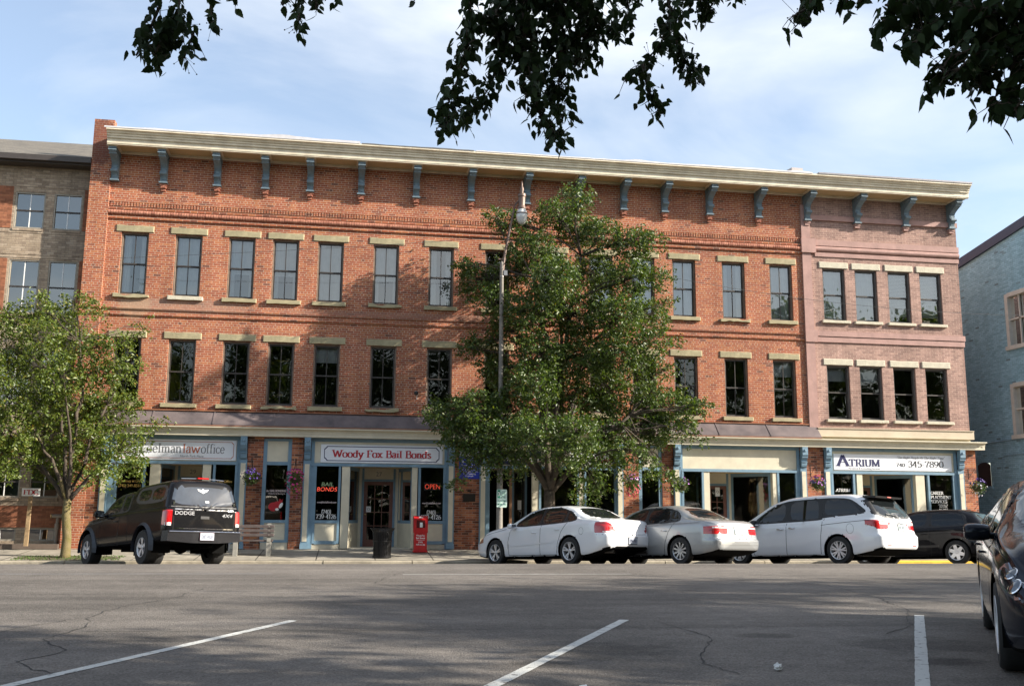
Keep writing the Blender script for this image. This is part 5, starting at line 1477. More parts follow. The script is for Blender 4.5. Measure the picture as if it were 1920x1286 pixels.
for i, (x, y, s, rz, lb) in enumerate([(13.5, -.2, 1.0, 0, 'broad tree on the near pavement, right of the camera, shading the road'), (20.5, 1.6, .64, 2, 'second tree along the near pavement, well to the right of the camera'),
        (29.0, 2.5, 1.08, 4, 'third tree along the near pavement, farthest to the right'), (37.0, 3.5, 1.0, 1, 'last shade tree at the far end of the near pavement'),
        (-16, -14, 1.15, 1, 'park tree behind the camera, reflected in the left second-floor windows'), (-6, -19, 1.2, 3, 'taller park tree behind the camera, reflected left of centre'),
        (-1.5, -10, 1.0, 5, 'park tree just behind the camera, reflected in the middle windows'), (12, -16, 1.25, 2, 'tallest park tree, behind the camera to its right'), (22, -12, 1.1, 1, 'park tree reflected in the pink building windows'), (34, -15, 1.2, 4, 'far right park tree behind the camera')]):
    t = empty('park_tree', (x, y, .3), lb, 'tree', 'park trees on the near side of the street', rz)
    t.scale = (s, s, s)
    c, tr = pm_[2] if i < 4 else pm_[i % 2]
    link('crown', c, t); link('trunk', tr, t)

# the far side of the park: one dense mass of trees and undergrowth that darkens the shop windows
rg = np.random.default_rng(77); n = 26000
C = np.stack([rg.uniform(-75, 85, n), rg.uniform(-40, -34, n), rg.uniform(0, 1, n) ** .8], 1)
C[:, 2] = C[:, 2] * (7.5 + 2.2 * np.sin(C[:, 0] * .21) + 1.3 * np.sin(C[:, 0] * .53 + 1)) + .2
o = link('treeline', leaf_mesh('treeline', C, .95, M_LEAFA, rg, droop=.4, width=.8)); tag(o, 'dense line of park trees and shrubs far behind the camera', 'treeline', kind='stuff')
# ------------------------------------------------------------------ signs on the buildings
def board(name, label, x0, x1, z0, z1, y, th=.03, mt=None, cat='sign'):
    o = MB().bbox(x0, x1, y - th, y, z0, z1, .004).build(name, mt or M_SIGNW)
    return tag(o, label, cat)
def border(parent, x0, x1, z0, z1, y, w, mt, notch=.06):
    """thin ruled border with notched corners"""
    n = notch
    P = [(x0 + n, z0), (x1 - n, z0), (x1 - n * .55, z0 + n * .55), (x1, z0 + n), (x1, z1 - n), (x1 - n * .55, z1 - n * .55), (x1 - n, z1), (x0 + n, z1), (x0 + n * .55, z1 - n * .55), (x0, z1 - n), (x0, z0 + n), (x0 + n * .55, z0 + n * .55)]
    cx, cz = (x0 + x1) / 2, (z0 + z1) / 2
    mb = MB(); I = [(x - math.copysign(w, x - cx), z - math.copysign(w, z - cz)) for x, z in P]
    m_ = len(P)
    mb.add([(x, y, z) for x, z in P] + [(x, y, z) for x, z in I], [(i, (i + 1) % m_, m_ + (i + 1) % m_, m_ + i) for i in range(m_)])
    return mb.build('border', mt, parent)
YS = D - .026
s = board('shop_sign', 'white law office sign with grey and orange lettering over the leftmost shopfront', -6.85, -3.36, 2.93, 3.53, YS)
border(s, -6.78, -3.43, 2.98, 3.48, YS - .034, .014, M_ORNG)
for wd, mt_, x, wi in (('E', M_GREYT, -6.14, .17), ('delman', M_GREYT, -5.93, .99), ('law', M_ORNG, -4.91, .50), ('office', M_GREYT, -4.38, .68)):
    lettering(s, wd, x, 3.14, YS - .034, .27, mt_, width=wi, serif=True, align='l', thick=.12, thin=.05)
lettering(s, 'North Park Place', -4.30, 3.015, YS - .034, .07, M_GREYT, align='r')
s = board('shop_sign', 'white bail bonds sign with dark red serif lettering and a navy border', -.86, 2.86, 2.92, 3.47, YS)
border(s, -.76, 2.76, 2.97, 3.42, YS - .034, .022, M_NAVY, .09)
lettering(s, 'Woody Fox Bail Bonds', 1.0, 3.09, YS - .036, .215, M_RED, width=3.0, serif=True, thick=.2, thin=.07)
# coat of small staff sign: blue tax board on the brick pier
s = board('tax_sign', 'blue and white tax service sign on the brick pier left of the middle shop', 3.38, 4.02, 2.48, 3.38, D - .062, .025, mat('sign_blue', (.015, .035, .34), .5, var=.05))
MB().box(3.385, 4.015, D - .0895, D - .0875, 3.16, 3.375).build('panel', M_SIGNW, s)
lettering(s, 'AMERICA', 3.70, 3.08, D - .089, .065, M_WHITE, width=.42, shear=.2, bold=.01)
lettering(s, 'TAX SERVICE', 3.70, 2.97, D - .089, .08, M_WHITE, width=.58, shear=.2, bold=.02)
lettering(s, 'TAX', 3.78, 3.19, D - .091, .12, M_RED, width=.42, shear=.3, bold=.02)
for k, t_ in enumerate(['Roger E Blaine', 'Tel 740-345-7', 'Tax Return Preparation', 'Representation Services', 'Tax Planning', 'Payroll']):
    lettering(s, t_, 3.70, 2.88 - .066 * k, D - .089, .045, M_WHITE, width=min(.54, .034 * len(t_)), bold=.01)
s = board('bronze_plaque', 'small dark bronze plaque on the brick pier under the tax sign', 3.52, 3.90, 1.78, 2.02, D - .062, .02, mat('dark_bronze', (.03, .025, .02), .45, .5), 'plaque')
MB().box(3.65, 3.76, D - .075, D - .062, 2.08, 2.14).build('cap', MATS['dark_bronze'], s)
s = board('shop_sign', 'dark navy sign with bold white lettering over the middle shop, behind the tree', 4.36, 5.98, 2.94, 3.36, YS, .03, mat('deep_navy', (.012, .02, .07), .5))
lettering(s, 'spectrum', 5.22, 3.06, YS - .034, .17, M_WHITE, width=1.35, bold=.03)
s = board('shop_sign', 'white sign with red and black lettering over the middle shop, behind the tree', 6.9, 8.30, 2.94, 3.50, YS)
lettering(s, 'Print', 7.35, 3.05, YS - .034, .15, M_BLK, width=.6, shear=.2, bold=.01); lettering(s, 'Works', 7.97, 3.05, YS - .034, .17, M_RED, width=.55, shear=.2, bold=.02)
lettering(s, 'downtown', 7.6, 3.30, YS - .034, .10, M_GREYT, width=.8)
s = board('shop_sign', 'cream panel with a thin circle and script lettering above the narrow window', 9.28, 9.82, 2.93, 3.53, D - .001, .02, M_CREAM)
mb = MB(); R0 = .22
for k in range(26):
    a, b = math.pi * (k / 15.0) - .3, math.pi * ((k + 1) / 15.0) - .3
    mb.quad((9.55 + R0 * math.cos(a), D - .023, 3.26 + R0 * math.sin(a)), (9.55 + R0 * math.cos(b), D - .023, 3.26 + R0 * math.sin(b)), (9.55 + (R0 - .01) * math.cos(b), D - .023, 3.26 + (R0 - .01) * math.sin(b)), (9.55 + (R0 - .01) * math.cos(a), D - .023, 3.26 + (R0 - .01) * math.sin(a)))
mb.build('ring', M_GREYT, s)
lettering(s, 'The', 9.47, 3.36, D - .023, .08, M_BLK, serif=True, shear=.3, thick=.1, thin=.04, width=.14); lettering(s, 'Place', 9.56, 3.22, D - .023, .10, M_BLK, serif=True, shear=.3, thick=.1, thin=.04, width=.36)
s = board('shop_sign', 'white employment agency sign with navy serif lettering and a phone number', 15.86, 20.12, 2.93, 3.46, YS)
lettering(s, 'A', 15.98, 3.06, YS - .034, .36, M_NAVY, width=.40, serif=True, align='l', thick=.24, thin=.06)
lettering(s, 'TRIUM', 16.40, 3.06, YS - .034, .23, M_NAVY, width=1.10, serif=True, align='l', thick=.2, thin=.05)
lettering(s, 'Personnel & Consulting Services', 17.50, 2.965, YS - .034, .055, M_BLK, width=1.12, align='r')
lettering(s, '"The Right People At The Right Time"', 19.86, 3.335, YS - .034, .08, M_GREYT, width=1.75, serif=True, align='r', shear=.25, thick=.13, thin=.05)
lettering(s, '740-', 18.10, 3.07, YS - .034, .11, M_BLK, width=.38, serif=True, align='l')
lettering(s, '345-7890', 19.82, 3.06, YS - .034, .20, M_BLK, width=1.30, serif=True, align='r', thick=.15, thin=.045)
# lettering on the shop windows
def winletter(g, items, y=D + .016):
    for (t_, x, z, h, mt_, w, kw) in items:
        lettering(g, t_, x, z, y, h, mt_, width=w, **kw)
M_NEONR = mat_emit('neon_red', (.85, .09, .05), .55)
M_NEONG = mat('unlit_neon_tube', (.42, .55, .30), .4)
M_PWHT = mat('window_lettering', (.75, .62, .60), .5)
winletter(b1[0], [('(740) 349-8581', -6.36, 2.12, .085, M_GOLD, .62, {}), ('Attorney at Law', -6.36, 2.26, .08, M_GOLD, .62, {})])
winletter(b1[1], [('Law Office', -3.65, 2.28, .075, M_GOLD, .42, {'bold': .01})])
winletter(b2[0], [('BONDS', -.63, 2.055, .13, M_NEONR, .60, {'shear': .15, 'bold': -.012}), ('woodyfoxbailbonds.com', -.63, 1.70, .06, M_PWHT, .58, {'bold': .01}), ('(740)', -.63, 1.38, .12, M_WHITE, .27, {'serif': True}), ('739-4126', -.63, 1.235, .13, M_WHITE, .60, {'serif': True})])
lettering(b2[0], 'BAIL', -.62, 2.21, D + .016, .12, M_NEONG, width=.36, shear=.12)
winletter(b2[1], [('woodyfoxbailbonds.com', 2.55, 1.70, .06, M_PWHT, .58, {'bold': .01}), ('(740)', 2.55, 1.38, .12, M_WHITE, .27, {'serif': True}), ('739-4126', 2.55, 1.235, .13, M_WHITE, .60, {'serif': True})])
winletter(b5[0], [('ATRIUM', 16.17, 2.22, .10, M_WHITE, .50, {'serif': True, 'shear': .15})])
winletter(b5[1], [('CAREER', 19.33, 2.16, .10, M_WHITE, .46, {'serif': True, 'align': 'l'}), ('PLACEMENT', 19.33, 2.02, .10, M_WHITE, .74, {'serif': True, 'align': 'l'}), ('SERVICES', 19.33, 1.88, .10, M_WHITE, .58, {'serif': True, 'align': 'l'}),
    ('CORPORATE', 19.76, 1.80, .045, M_WHITE, .34, {}), ('SEARCHES', 19.76, 1.74, .045, M_WHITE, .28, {}), ('ALL SKILLS', 19.76, 1.66, .045, M_WHITE, .32, {}), ('STAFFING', 19.76, 1.60, .045, M_WHITE, .28, {})])
winletter(n1, [('A-1 BAIL BONDING', -2.14, 2.02, .07, M_PWHT, .58, {'bold': .02}), ('Woody Fox Bail Bonding, Inc', -2.12, 1.95, .045, M_PWHT, .50, {'bold': .01})], D + .026)
# red emblem painted on the narrow window
mb = MB()
def blob(cx, cz, rx, rz, y, rot=0, n=20):
    P = [(cx + math.cos(a) * rx * math.cos(rot) - math.sin(a) * rz * math.sin(rot), y, cz + math.cos(a) * rx * math.sin(rot) + math.sin(a) * rz * math.cos(rot)) for a in [2 * math.pi * i / n for i in range(n)]]
    mb.add(P, [tuple(range(n))])
mb.use(0); blob(-2.20, 1.58, .15, .13, D + .0255); blob(-2.10, 1.64, .12, .10, D + .0250, .3); mb.add([(-2.06, D + .0245, 1.72), (-1.95, D + .0245, 1.70), (-1.92, D + .0245, 1.82), (-1.97, D + .0245, 1.77), (-2.02, D + .0245, 1.83)], [(0, 1, 2, 3, 4)])
mb.use(1); blob(-1.98, 1.62, .045, .09, D + .0235, -.5); blob(-2.09, 1.50, .05, .04, D + .0230)
mb.build('emblem', [M_RED, M_WHITE], n1)
# neon OPEN sign hanging inside
op = MB().bbox(2.30, 2.84, D + .035, D + .06, 2.12, 2.36, .01).build('neon_sign', mat('black_plastic', (.01, .01, .012), .4)); tag(op, 'red neon OPEN sign hanging in the right bail bonds window', 'neon sign')
lettering(op, 'OPEN', 2.57, 2.155, D + .030, .16, M_NEONR, width=.46, bold=-.012)
mb = MB(); mb.tube([(2.32, D + .032, 2.135), (2.82, D + .032, 2.135), (2.82, D + .032, 2.345), (2.32, D + .032, 2.345), (2.32, D + .032, 2.135)], .005, 5); mb.build('tube', mat('pale_tube', (.45, .5, .55), .3), op)
# notices on doors
for i, (x_, z_, w_, h_, lb) in enumerate([(.66, 1.44, .15, .18, 'small white no-entry notice on the bail bonds door'), (12.30, 2.05, .16, .30, 'white notice sheet on the brown door of the blank-sign shop')]):
    nt_ = MB().box(x_ - w_ / 2, x_ + w_ / 2, D + 1.285, D + 1.292, z_, z_ + h_).build('notice', M_WHITE); tag(nt_, lb, 'notice')
    mb = MB()
    for k in range(12):
        a, b = 2 * math.pi * k / 12, 2 * math.pi * (k + 1) / 12; r_ = .045
        mb.quad((x_ + r_ * math.cos(a), D + 1.283, z_ + h_ / 2 + r_ * math.sin(a)), (x_ + r_ * math.cos(b), D + 1.283, z_ + h_ / 2 + r_ * math.sin(b)), (x_ + .75 * r_ * math.cos(b), D + 1.283, z_ + h_ / 2 + .75 * r_ * math.sin(b)), (x_ + .75 * r_ * math.cos(a), D + 1.283, z_ + h_ / 2 + .75 * r_ * math.sin(a)))
    mb.build('symbol', M_GREYT, nt_)
# ------------------------------------------------------------------ hanging flower baskets
M_PET = {'purple': mat('purple_petals', (.07, .03, .22), .6, var=.4, scale=20), 'magenta': mat('magenta_petals', (.48, .03, .18), .6, var=.3, scale=20), 'mauve': mat('mauve_petals', (.42, .16, .50), .6, var=.3, scale=20), 'red': mat('red_petals', (.45, .04, .07), .6, var=.3, scale=20), 'white': mat('white_petals', (.75, .72, .78), .6)}
M_BLEAF = mat_leaf('basket_leaf', [(0, (.02, .045, .012)), (.5, (.05, .10, .02)), (1, (.10, .15, .03))], .5, .25)
def basket(x, z, r, label, cols, trail, seed, arm=True, yy=30.28):
    rg = np.random.default_rng(seed); rr = random.Random(seed)
    root = empty('flower_basket', (x, yy, z), label, 'flower basket', 'hanging flower baskets on the brick piers')
    mb = MB(); mb.lathe([(.01, -.16), (.12, -.13), (.18, -.02), (.19, .0), (.17, .0), (.01, -.01)], (0, 0, 0), 16); mb.build('pot', mat('moss_lining', (.05, .045, .02), .95), root)
    mb = MB()
    for k in range(3):
        a = k * 2.1; mb.tube([(.18 * math.cos(a), .18 * math.sin(a), 0), (0, 0, .42)], .004, 4)
    mb.build('chain', M_BLK, root)
    mb = MB(); mb.tube([(0, D - .06 - yy, .25), (0, D - .07 - yy, .62), (0, .10, .60), (0, 0, .46), (0, 0, .42)], .008, 5); mb.tube([(0, D - .06 - yy, .30), (0, .12, .58)], .006, 5); mb.build('hook', M_BLK, root)
    n = 520
    u = unit(rg.normal(size=(n, 3))); C = u * (rg.uniform(.4, 1, n)[:, None]) * np.array([r, r, r * .85]); C[:, 2] += .02
    lo = C[:, 2] < 0; C[lo, 2] *= 1 + trail
    link('foliage', leaf_mesh('foliage', C, .055, M_BLEAF, rg, .5, width=.6), root)
    ci = 0
    for cname, zr, cnt in cols:
        mb = MB()
        for k in range(cnt):
            a = rr.uniform(0, 2 * math.pi); q = rr.uniform(*zr); rad = r * math.sqrt(max(.12, 1 - q * q)) * rr.uniform(.85, 1.12)
            c = Vector((rad * math.cos(a), rad * math.sin(a), q * r * (1 + (trail if q < 0 else 0)) + .03)); nrm = (Vector((c.x, c.y, c.z * .4 + .08))).normalized()
            t1 = nrm.cross(Vector((0, 0, 1))).normalized(); t2 = nrm.cross(t1); s_ = rr.uniform(.022, .038)
            P = [c + (t1 * math.cos(b) + t2 * math.sin(b)) * s_ * (1 if i % 2 == 0 else .72) + nrm * .006 for i, b in enumerate([2 * math.pi * i / 10 for i in range(10)])]
            mb.add([c - nrm * .004] + P, [(0, i + 1, (i + 1) % 10 + 1) for i in range(10)])
        mb.build('blossom', M_PET[cname], root); ci += 1
basket(-2.86, 2.42, .27, 'hanging basket of deep purple petunias, beside the truck tailgate pier', [('purple', (-.2, 1), 80)], .1, 1)
basket(-1.58, 2.40, .27, 'hanging basket of bright magenta petunias trailing down the pier left of the bail bonds shop', [('magenta', (.3, 1), 70), ('magenta', (-1, .1), 50)], 1.2, 2)
basket(8.80, 2.38, .26, 'hanging basket with mauve flowers on top and red ones trailing, right of the big tree', [('mauve', (.3, 1), 45), ('red', (-1, -.1), 75), ('white', (0, .5), 12)], .8, 3)
basket(10.42, 2.34, .24, 'mostly green hanging basket with a few purple flowers, half hidden by the tree tip', [('mauve', (.0, 1), 26), ('purple', (0, 1), 14)], .3, 4)
basket(15.02, 2.44, .26, 'hanging basket of mixed pink and purple flowers left of the employment agency shop', [('magenta', (.2, 1), 26), ('purple', (-.1, .9), 40), ('mauve', (-.4, .4), 16)], .2, 5)
basket(20.72, 2.42, .27, 'rightmost hanging basket, purple petunias over green leaves with white ones below', [('purple', (.2, 1), 55), ('white', (-1, .2), 22)], .3, 6)
# hanging blade sign by the tree
bs = empty('blade_sign', (8.9, D - .1, 3.45), 'black iron bracket sign sticking out over the pavement, among the tree leaves right of centre', 'sign')
mb = MB(); mb.tube([(0, 0, .15), (0, -.9, .15)], .012, 6); mb.tube([(0, 0, .35), (0, -.6, .15)], .009, 6); mb.build('bracket', M_BLK, bs)
mb = MB(); mb.tube([(0, -.2, .12), (0, -.85, .12), (0, -.85, -.42), (0, -.2, -.42), (0, -.2, .12)], .014, 6)
for k in range(4): mb.tube([(0, -.2 - .65 * k / 4 - .08, .12), (0, -.2 - .65 * k / 4 - .08, -.42)], .007, 4)
mb.build('frame', M_BLK, bs)

# ------------------------------------------------------------------ street furniture
M_POLE = mat('weathered_pole', (0.19, 0.17, 0.145), .65, var=.25, scale=6, bump=.15)
M_LAMPB = mat('brown_lamp_metal', (0.16, 0.105, 0.08), .5, .2, var=.3, scale=10)
lp = empty('street_lamp', (4.24, 27.95, .17), 'tall grey street lamp post with a teardrop glass lantern on a curved arm', 'street lamp')
mb = MB(); mb.lathe([(.16, 0), (.16, .05), (.13, .08), (.108, .5), (.098, .55), (.092, 1.0), (.068, 4.5), (.056, 8.45), (.062, 8.5), (.040, 8.56), (.001, 8.6)], (0, 0, 0), 18); mb.build('pole', M_POLE, lp, smooth='auto')
M_BAND = mat('steel_band', (.35, .34, .33), .4, .8)
for z in (2.35, 3.0, 3.25, 8.1):
    mb = MB(); q_ = .092 - z * .0043; mb.lathe([(q_, 0), (q_ + .006, .005), (q_ + .006, .03), (q_, .035)], (0, 0, z), 16); mb.build('clamp', M_BAND, lp)
MB().box(.05, .16, -.06, .06, 8.15, 8.3).build('junction_box', M_BAND, lp)
mb = MB(); mb.tube([(.03, 0, 8.3), (.08, 0, 8.75), (.22, 0, 9.5), (.34, -.02, 10.15), (.40, -.03, 10.36), (.50, -.04, 10.46), (.58, -.04, 10.44)], [.045, .042, .036, .03, .028, .028, .03], 8)
mb.tube([(.0, 0, 8.45), (.16, 0, 9.1)], .018, 6); mb.box(-.10, .12, -.03, .03, 8.62, 8.66); mb.build('arm', M_LAMPB, lp, smooth='auto')
mb = MB(); cx = (.58, -.04, 10.1)
mb.lathe([(.001, 1.0 - .02), (.012, .93), (.03, .86), (.022, .82), (.05, .76), (.062, .70), (.045, .62), (.05, .58), (.12, .56), (.125, .48), (.105, .46), (.10, .2), (.115, .16), (.13, .14), (.13, .10), (.001, .09)], cx, 20)
mb.lathe([(.172, -.07), (.180, -.065), (.180, -.04), (.172, -.035)], cx, 20)
for k in range(4):
    a = k * math.pi / 2 + .6; mb.tube([(cx[0] + .115 * math.cos(a), cx[1] + .115 * math.sin(a), cx[2] + .14), (cx[0] + .165 * math.cos(a), cx[1] + .165 * math.sin(a), cx[2] + .05), (cx[0] + .178 * math.cos(a), cx[1] + .178 * math.sin(a), cx[2] - .05)], .007, 5)
mb.build('lantern_cap', M_LAMPB, lp, smooth='auto')
mb = MB(); mb.lathe([(.10, .095), (.15, .03), (.170, -.06), (.165, -.16), (.14, -.26), (.10, -.33), (.05, -.375), (.001, -.385)], cx, 22)
gm = mat('frosted_globe', (.62, .62, .60), .12, var=.05, scale=3, coat=.6); mb.build('globe', gm, lp, smooth=True)
# parking sign strapped to the pole
ps = empty('parking_sign', (4.28, 27.80, 1.85), 'small green and white parking limit sign strapped to the lamp post', 'sign')
def rrect(w, h, r, y, n=5):
    P = []
    for (cx_, cz_, a0) in ((w / 2 - r, h / 2 - r, 0), (-w / 2 + r, h / 2 - r, 90), (-w / 2 + r, -h / 2 + r, 180), (w / 2 - r, -h / 2 + r, 270)):
        for k in range(n + 1):
            a = math.radians(a0 + 90 * k / n); P.append((cx_ + r * math.cos(a), cz_ + r * math.sin(a)))
    return P
mb = MB().prism_y(rrect(.29, .50, .03, 0), -.006, 0); mb.build('plate', mat('pale_green_sign', (.48, .62, .55), .5, var=.04), ps)
M_SGN = mat('sign_green', (.02, .22, .12), .5)
MB().box(-.125, -.045, -.010, -.007, .015, .235).build('panel', M_SGN, ps)
lettering(ps, '3', -.085, .07, -.012, .11, M_WHITE, bold=.02)
for k, t_ in enumerate(['HOUR', 'PARK', 'ING', '8 AM']): lettering(ps, t_, .045, .17 - .055 * k, -.008, .035, M_SGN, width=.11, bold=.01)
for k, t_ in enumerate(['TO 6 PM', 'MON - FRI']): lettering(ps, t_, 0, -.10 - .09 * k, -.008, .055, M_SGN, width=.22, bold=.01)

# bench seen from the road
bn = empty('bench', (-2.62, 28.8, .21), 'weathered bench with dark reddish slats on concrete legs, behind the pickup', 'bench')
M_SLAT = mat('weathered_slat', (.085, .065, .060), .7, var=.35, scale=12, bump=.2)
M_BLEG = mat('bench_concrete', (.27, .26, .23), .9, var=.2, scale=8, bump=.3)
for k in range(3):
    q = MB().bbox(-.78, .62, -.03, .0, .54 + k * .115, .625 + k * .115, .008); q.build('slat', M_SLAT, bn)
for k in range(3):
    q = MB().bbox(-.78, .58, .03 + k * .13, .14 + k * .13, .40, .44, .008); q.build('slat', M_SLAT, bn)
for x in (-.42, .48):
    q = MB(); q.prism_x([(.02, 0), (.02, .40), (.46, .40), (.46, .34), (.40, .30), (.40, 0), (.30, 0), (.26, .28), (.14, .28), (.12, 0)], x - .06, x + .06); q.box(x - .05, x + .05, .002, .045, .40, .90)
    for k in range(3): q.box(x - .012, x + .012, -.036, .0, .575 + k * .115, .60 + k * .115)
    q.build('leg', M_BLEG, bn)
# litter bin
tb = empty('litter_bin', (1.0, 28.5, .19), 'black slatted metal litter bin with a flared rim, in front of the bail bonds entrance', 'litter bin')
mb = MB(); n = 32
for k in range(n):
    a = 2 * math.pi * k / n; r0, r1 = .25, .27
    c, s_ = math.cos(a), math.sin(a); tx, ty = -s_ * .016, c * .016
    P = []
    for (r, z) in ((.245, .05), (.255, .45), (.275, .70), (.34, .80)):
        P += [(r * c - tx, r * s_ - ty, z), (r * c + tx, r * s_ + ty, z), ((r - .012) * c + tx, (r - .012) * s_ + ty, z), ((r - .012) * c - tx, (r - .012) * s_ - ty, z)]
    fs = []
    for i in range(3):
        for j in range(4): fs.append((i * 4 + j, i * 4 + (j + 1) % 4, (i + 1) * 4 + (j + 1) % 4, (i + 1) * 4 + j))
    mb.add(P, fs)
M_BINB = mat('bin_black', (.012, .012, .013), .35, .3, var=.1)
mb.build('body', M_BINB, tb)
mb = MB(); mb.lathe([(.235, .0), (.265, .0), (.265, .06), (.235, .06)], (0, 0, 0), 32); mb.lathe([(.33, .79), (.35, .79), (.355, .81), (.33, .815)], (0, 0, 0), 32); mb.lathe([(.262, .44), (.27, .44), (.27, .47), (.262, .47)], (0, 0, 0), 32); mb.build('rim', M_BINB, tb)
mb = MB(); mb.lathe([(.001, .03), (.225, .03), (.235, .68), (.22, .68)], (0, 0, 0), 24); mb.build('liner', M_BLK, tb)
# newspaper box
nb = empty('newspaper_box', (2.16, 29.9, .29), 'red coin newspaper box standing left of the right bail bonds window', 'newspaper box')
M_NRED = mat('box_red', (.50, .012, .015), .35, var=.15, scale=5, coat=.2)
mb = MB(); w, d = .21, .2
mb.box(-w, w, -d, d, .0, .04); mb.box(-w + .02, w - .02, -d + .02, d - .02, .04, .56); mb.box(-w, w, -d - .005, d, .56, .60)
mb.prism_x([(-d, .60), (d, .60), (d, 1.05), (-d * .4, 1.05), (-d, .98)], -w, w); mb.build('body', M_NRED, nb)
mb = MB(); mb.box(-.16, .16, -d - .012, -d - .001, .66, .70); mb.box(-.16, -.13, -d - .012, -d - .001, .70, .93); mb.box(.13, .16, -d - .012, -d - .001, .70, .93); mb.box(-.16, .16, -d - .012, -d - .001, .93, .96); mb.box(-.04, .04, -d - .04, -d - .012, .665, .685); mb.build('door', M_NRED, nb)
MB().box(-.13, .13, -d - .006, -d - .002, .70, .93).build('window', mat('dark_red_window', (.09, .01, .012), .2), nb)
MB().box(-.03, .05, -d - .009, -d - .0065, .72, .86).build('newspaper', M_WHITE, nb)
lettering(nb, 'FREE', 0, .985, -d - .002, .045, M_WHITE, bold=.02)
for k, (t_, hh) in enumerate([("Woody Fox", .05), ('Bail Bonds', .05), ('(740)', .045), ('739-4126', .05)]): lettering(nb, t_, 0, .46 - .075 * k - (.04 if k > 1 else 0), -d + .017, hh, M_WHITE, width=.26 if k != 2 else .13, bold=.02)
MB().box(-.12, .12, -d + .0145, -d + .0185, .345, .352).build('line', M_WHITE, nb)
# FDC sign on its wooden post, and the standpipe beside it
fd = empty('post_sign', (-8.95, 30.4, .42), 'white FDC sign on a plain wooden post at the far left', 'sign')
mb = MB(); mb.add([(-.07, -.03, 0), (.04, -.03, 0), (.04, .03, 0), (-.07, .03, 0), (-.045, -.03, 1.42), (.05, -.03, 1.42), (.05, .03, 1.42), (-.045, .03, 1.42)], [(0, 1, 5, 4), (1, 2, 6, 5), (2, 3, 7, 6), (3, 0, 4, 7), (4, 5, 6, 7)])
mb.build('post', mat('raw_wood', (.32, .22, .12), .85, var=.3, scale=5), fd)
q = MB().bbox(-.23, .26, -.05, -.03, 1.40, 1.62, .003).build('plate', M_WHITE, fd); lettering(q, 'FDC', .015, 1.445, -.053, .13, M_RED, width=.40, serif=True, thick=.2)
sp_ = empty('standpipe', (-8.30, 30.9, .42), 'grey twin-inlet fire department standpipe against the tan brick corner, left tree behind', 'standpipe')
sp_['label'] = 'grey fire standpipe with a capped head, between the FDC sign and the mossy tree trunk'
mb = MB(); mb.lathe([(.06, 0), (.055, .04), (.05, .45), (.075, .46), (.075, .62), (.05, .64), (.05, .80), (.001, .81)], (0, 0, 0), 14); mb.tube([(-.15, -.02, .84), (.15, -.02, .84)], .055, 10); mb.build('pipe', mat('pipe_grey', (.22, .19, .16), .6, .3), sp_, smooth='auto')
mb = MB(); mb.tube([(-.16, -.02, .84), (-.19, -.02, .84)], .065, 10); mb.tube([(.16, -.02, .84), (.19, -.02, .84)], .065, 10); mb.build('cap', mat('dull_brass', (.30, .22, .12), .5, .6), sp_)
# two little black floodlights on the brick
for x, lb in ((2.02, 'small black floodlight on the brick left of the seventh second-floor window'), (3.85, 'small black floodlight on the brick by the left edge of the big tree')):
    f = empty('floodlight', (x, D, 5.05), lb, 'floodlight', 'floodlights on the brick wall')
    mb = MB(); mb.tube([(0, 0, -.12), (0, -.10, -.02), (0, -.14, .02)], .015, 6); mb.build('bracket', M_WHITE, f)
    mb = MB(); mb.lathe([(.001, -.22), (.06, -.2), (.07, -.12), (.03, -.08), (.001, -.07)], (-.03, 0, .05), 12, 'y'); mb.build('head', M_BLK, f)
# cable slung across the front
def cable(name, label, a, b, sag, r):
    P = [Vector(a).lerp(Vector(b), i / 24) + Vector((0, 0, -sag * 4 * (i / 24) * (1 - i / 24))) for i in range(25)]
    o = MB().tube(P, r, 5).build(name, mat('cable_grey', (.10, .10, .10), .6)); return tag(o, label, 'cable')
c1 = P_(220, 484, 29.6); c2 = P_(880, 468, 29.2); c3 = P_(1250, 520, 28.6); c4 = P_(1960, 592, 27.0)
cable('overhead_cable', 'thin grey cable running across the left third-floor windows to the lamp post', c1, (4.3, 27.95, c2[2] + .1), .05, .006)
cable('overhead_cable', 'thin grey cable running from the lamp post across the right third-floor windows', (4.3, 27.95, c2[2] + .05), c4, .55, .006)
# litter on the road
mb = MB(); rr = random.Random(4)
mb.ball((0, 0, .028), .03, 8, .8)
mb.v = [(x * rr.uniform(.7, 1.3), y * rr.uniform(.7, 1.3), z * rr.uniform(.75, 1.25)) for x, y, z in mb.v]
o = mb.build('crumpled_paper', M_WHITE); o.location = (3.16, 7.12, gz(7.1)); tag(o, 'small crumpled white paper lying on the road, left of the rightmost stall line', 'litter')
mb = MB(); mb.add([(0, 0, 0), (.05, 0, .004), (.052, .03, .01), (.0, .028, .004)], [(0, 1, 2, 3)]); o = mb.build('paper_scrap', M_WHITE); o.location = (1.55, 6.62, gz(6.6) + .004); tag(o, 'flat white paper scrap on the road between the two left stall lines', 'litter')
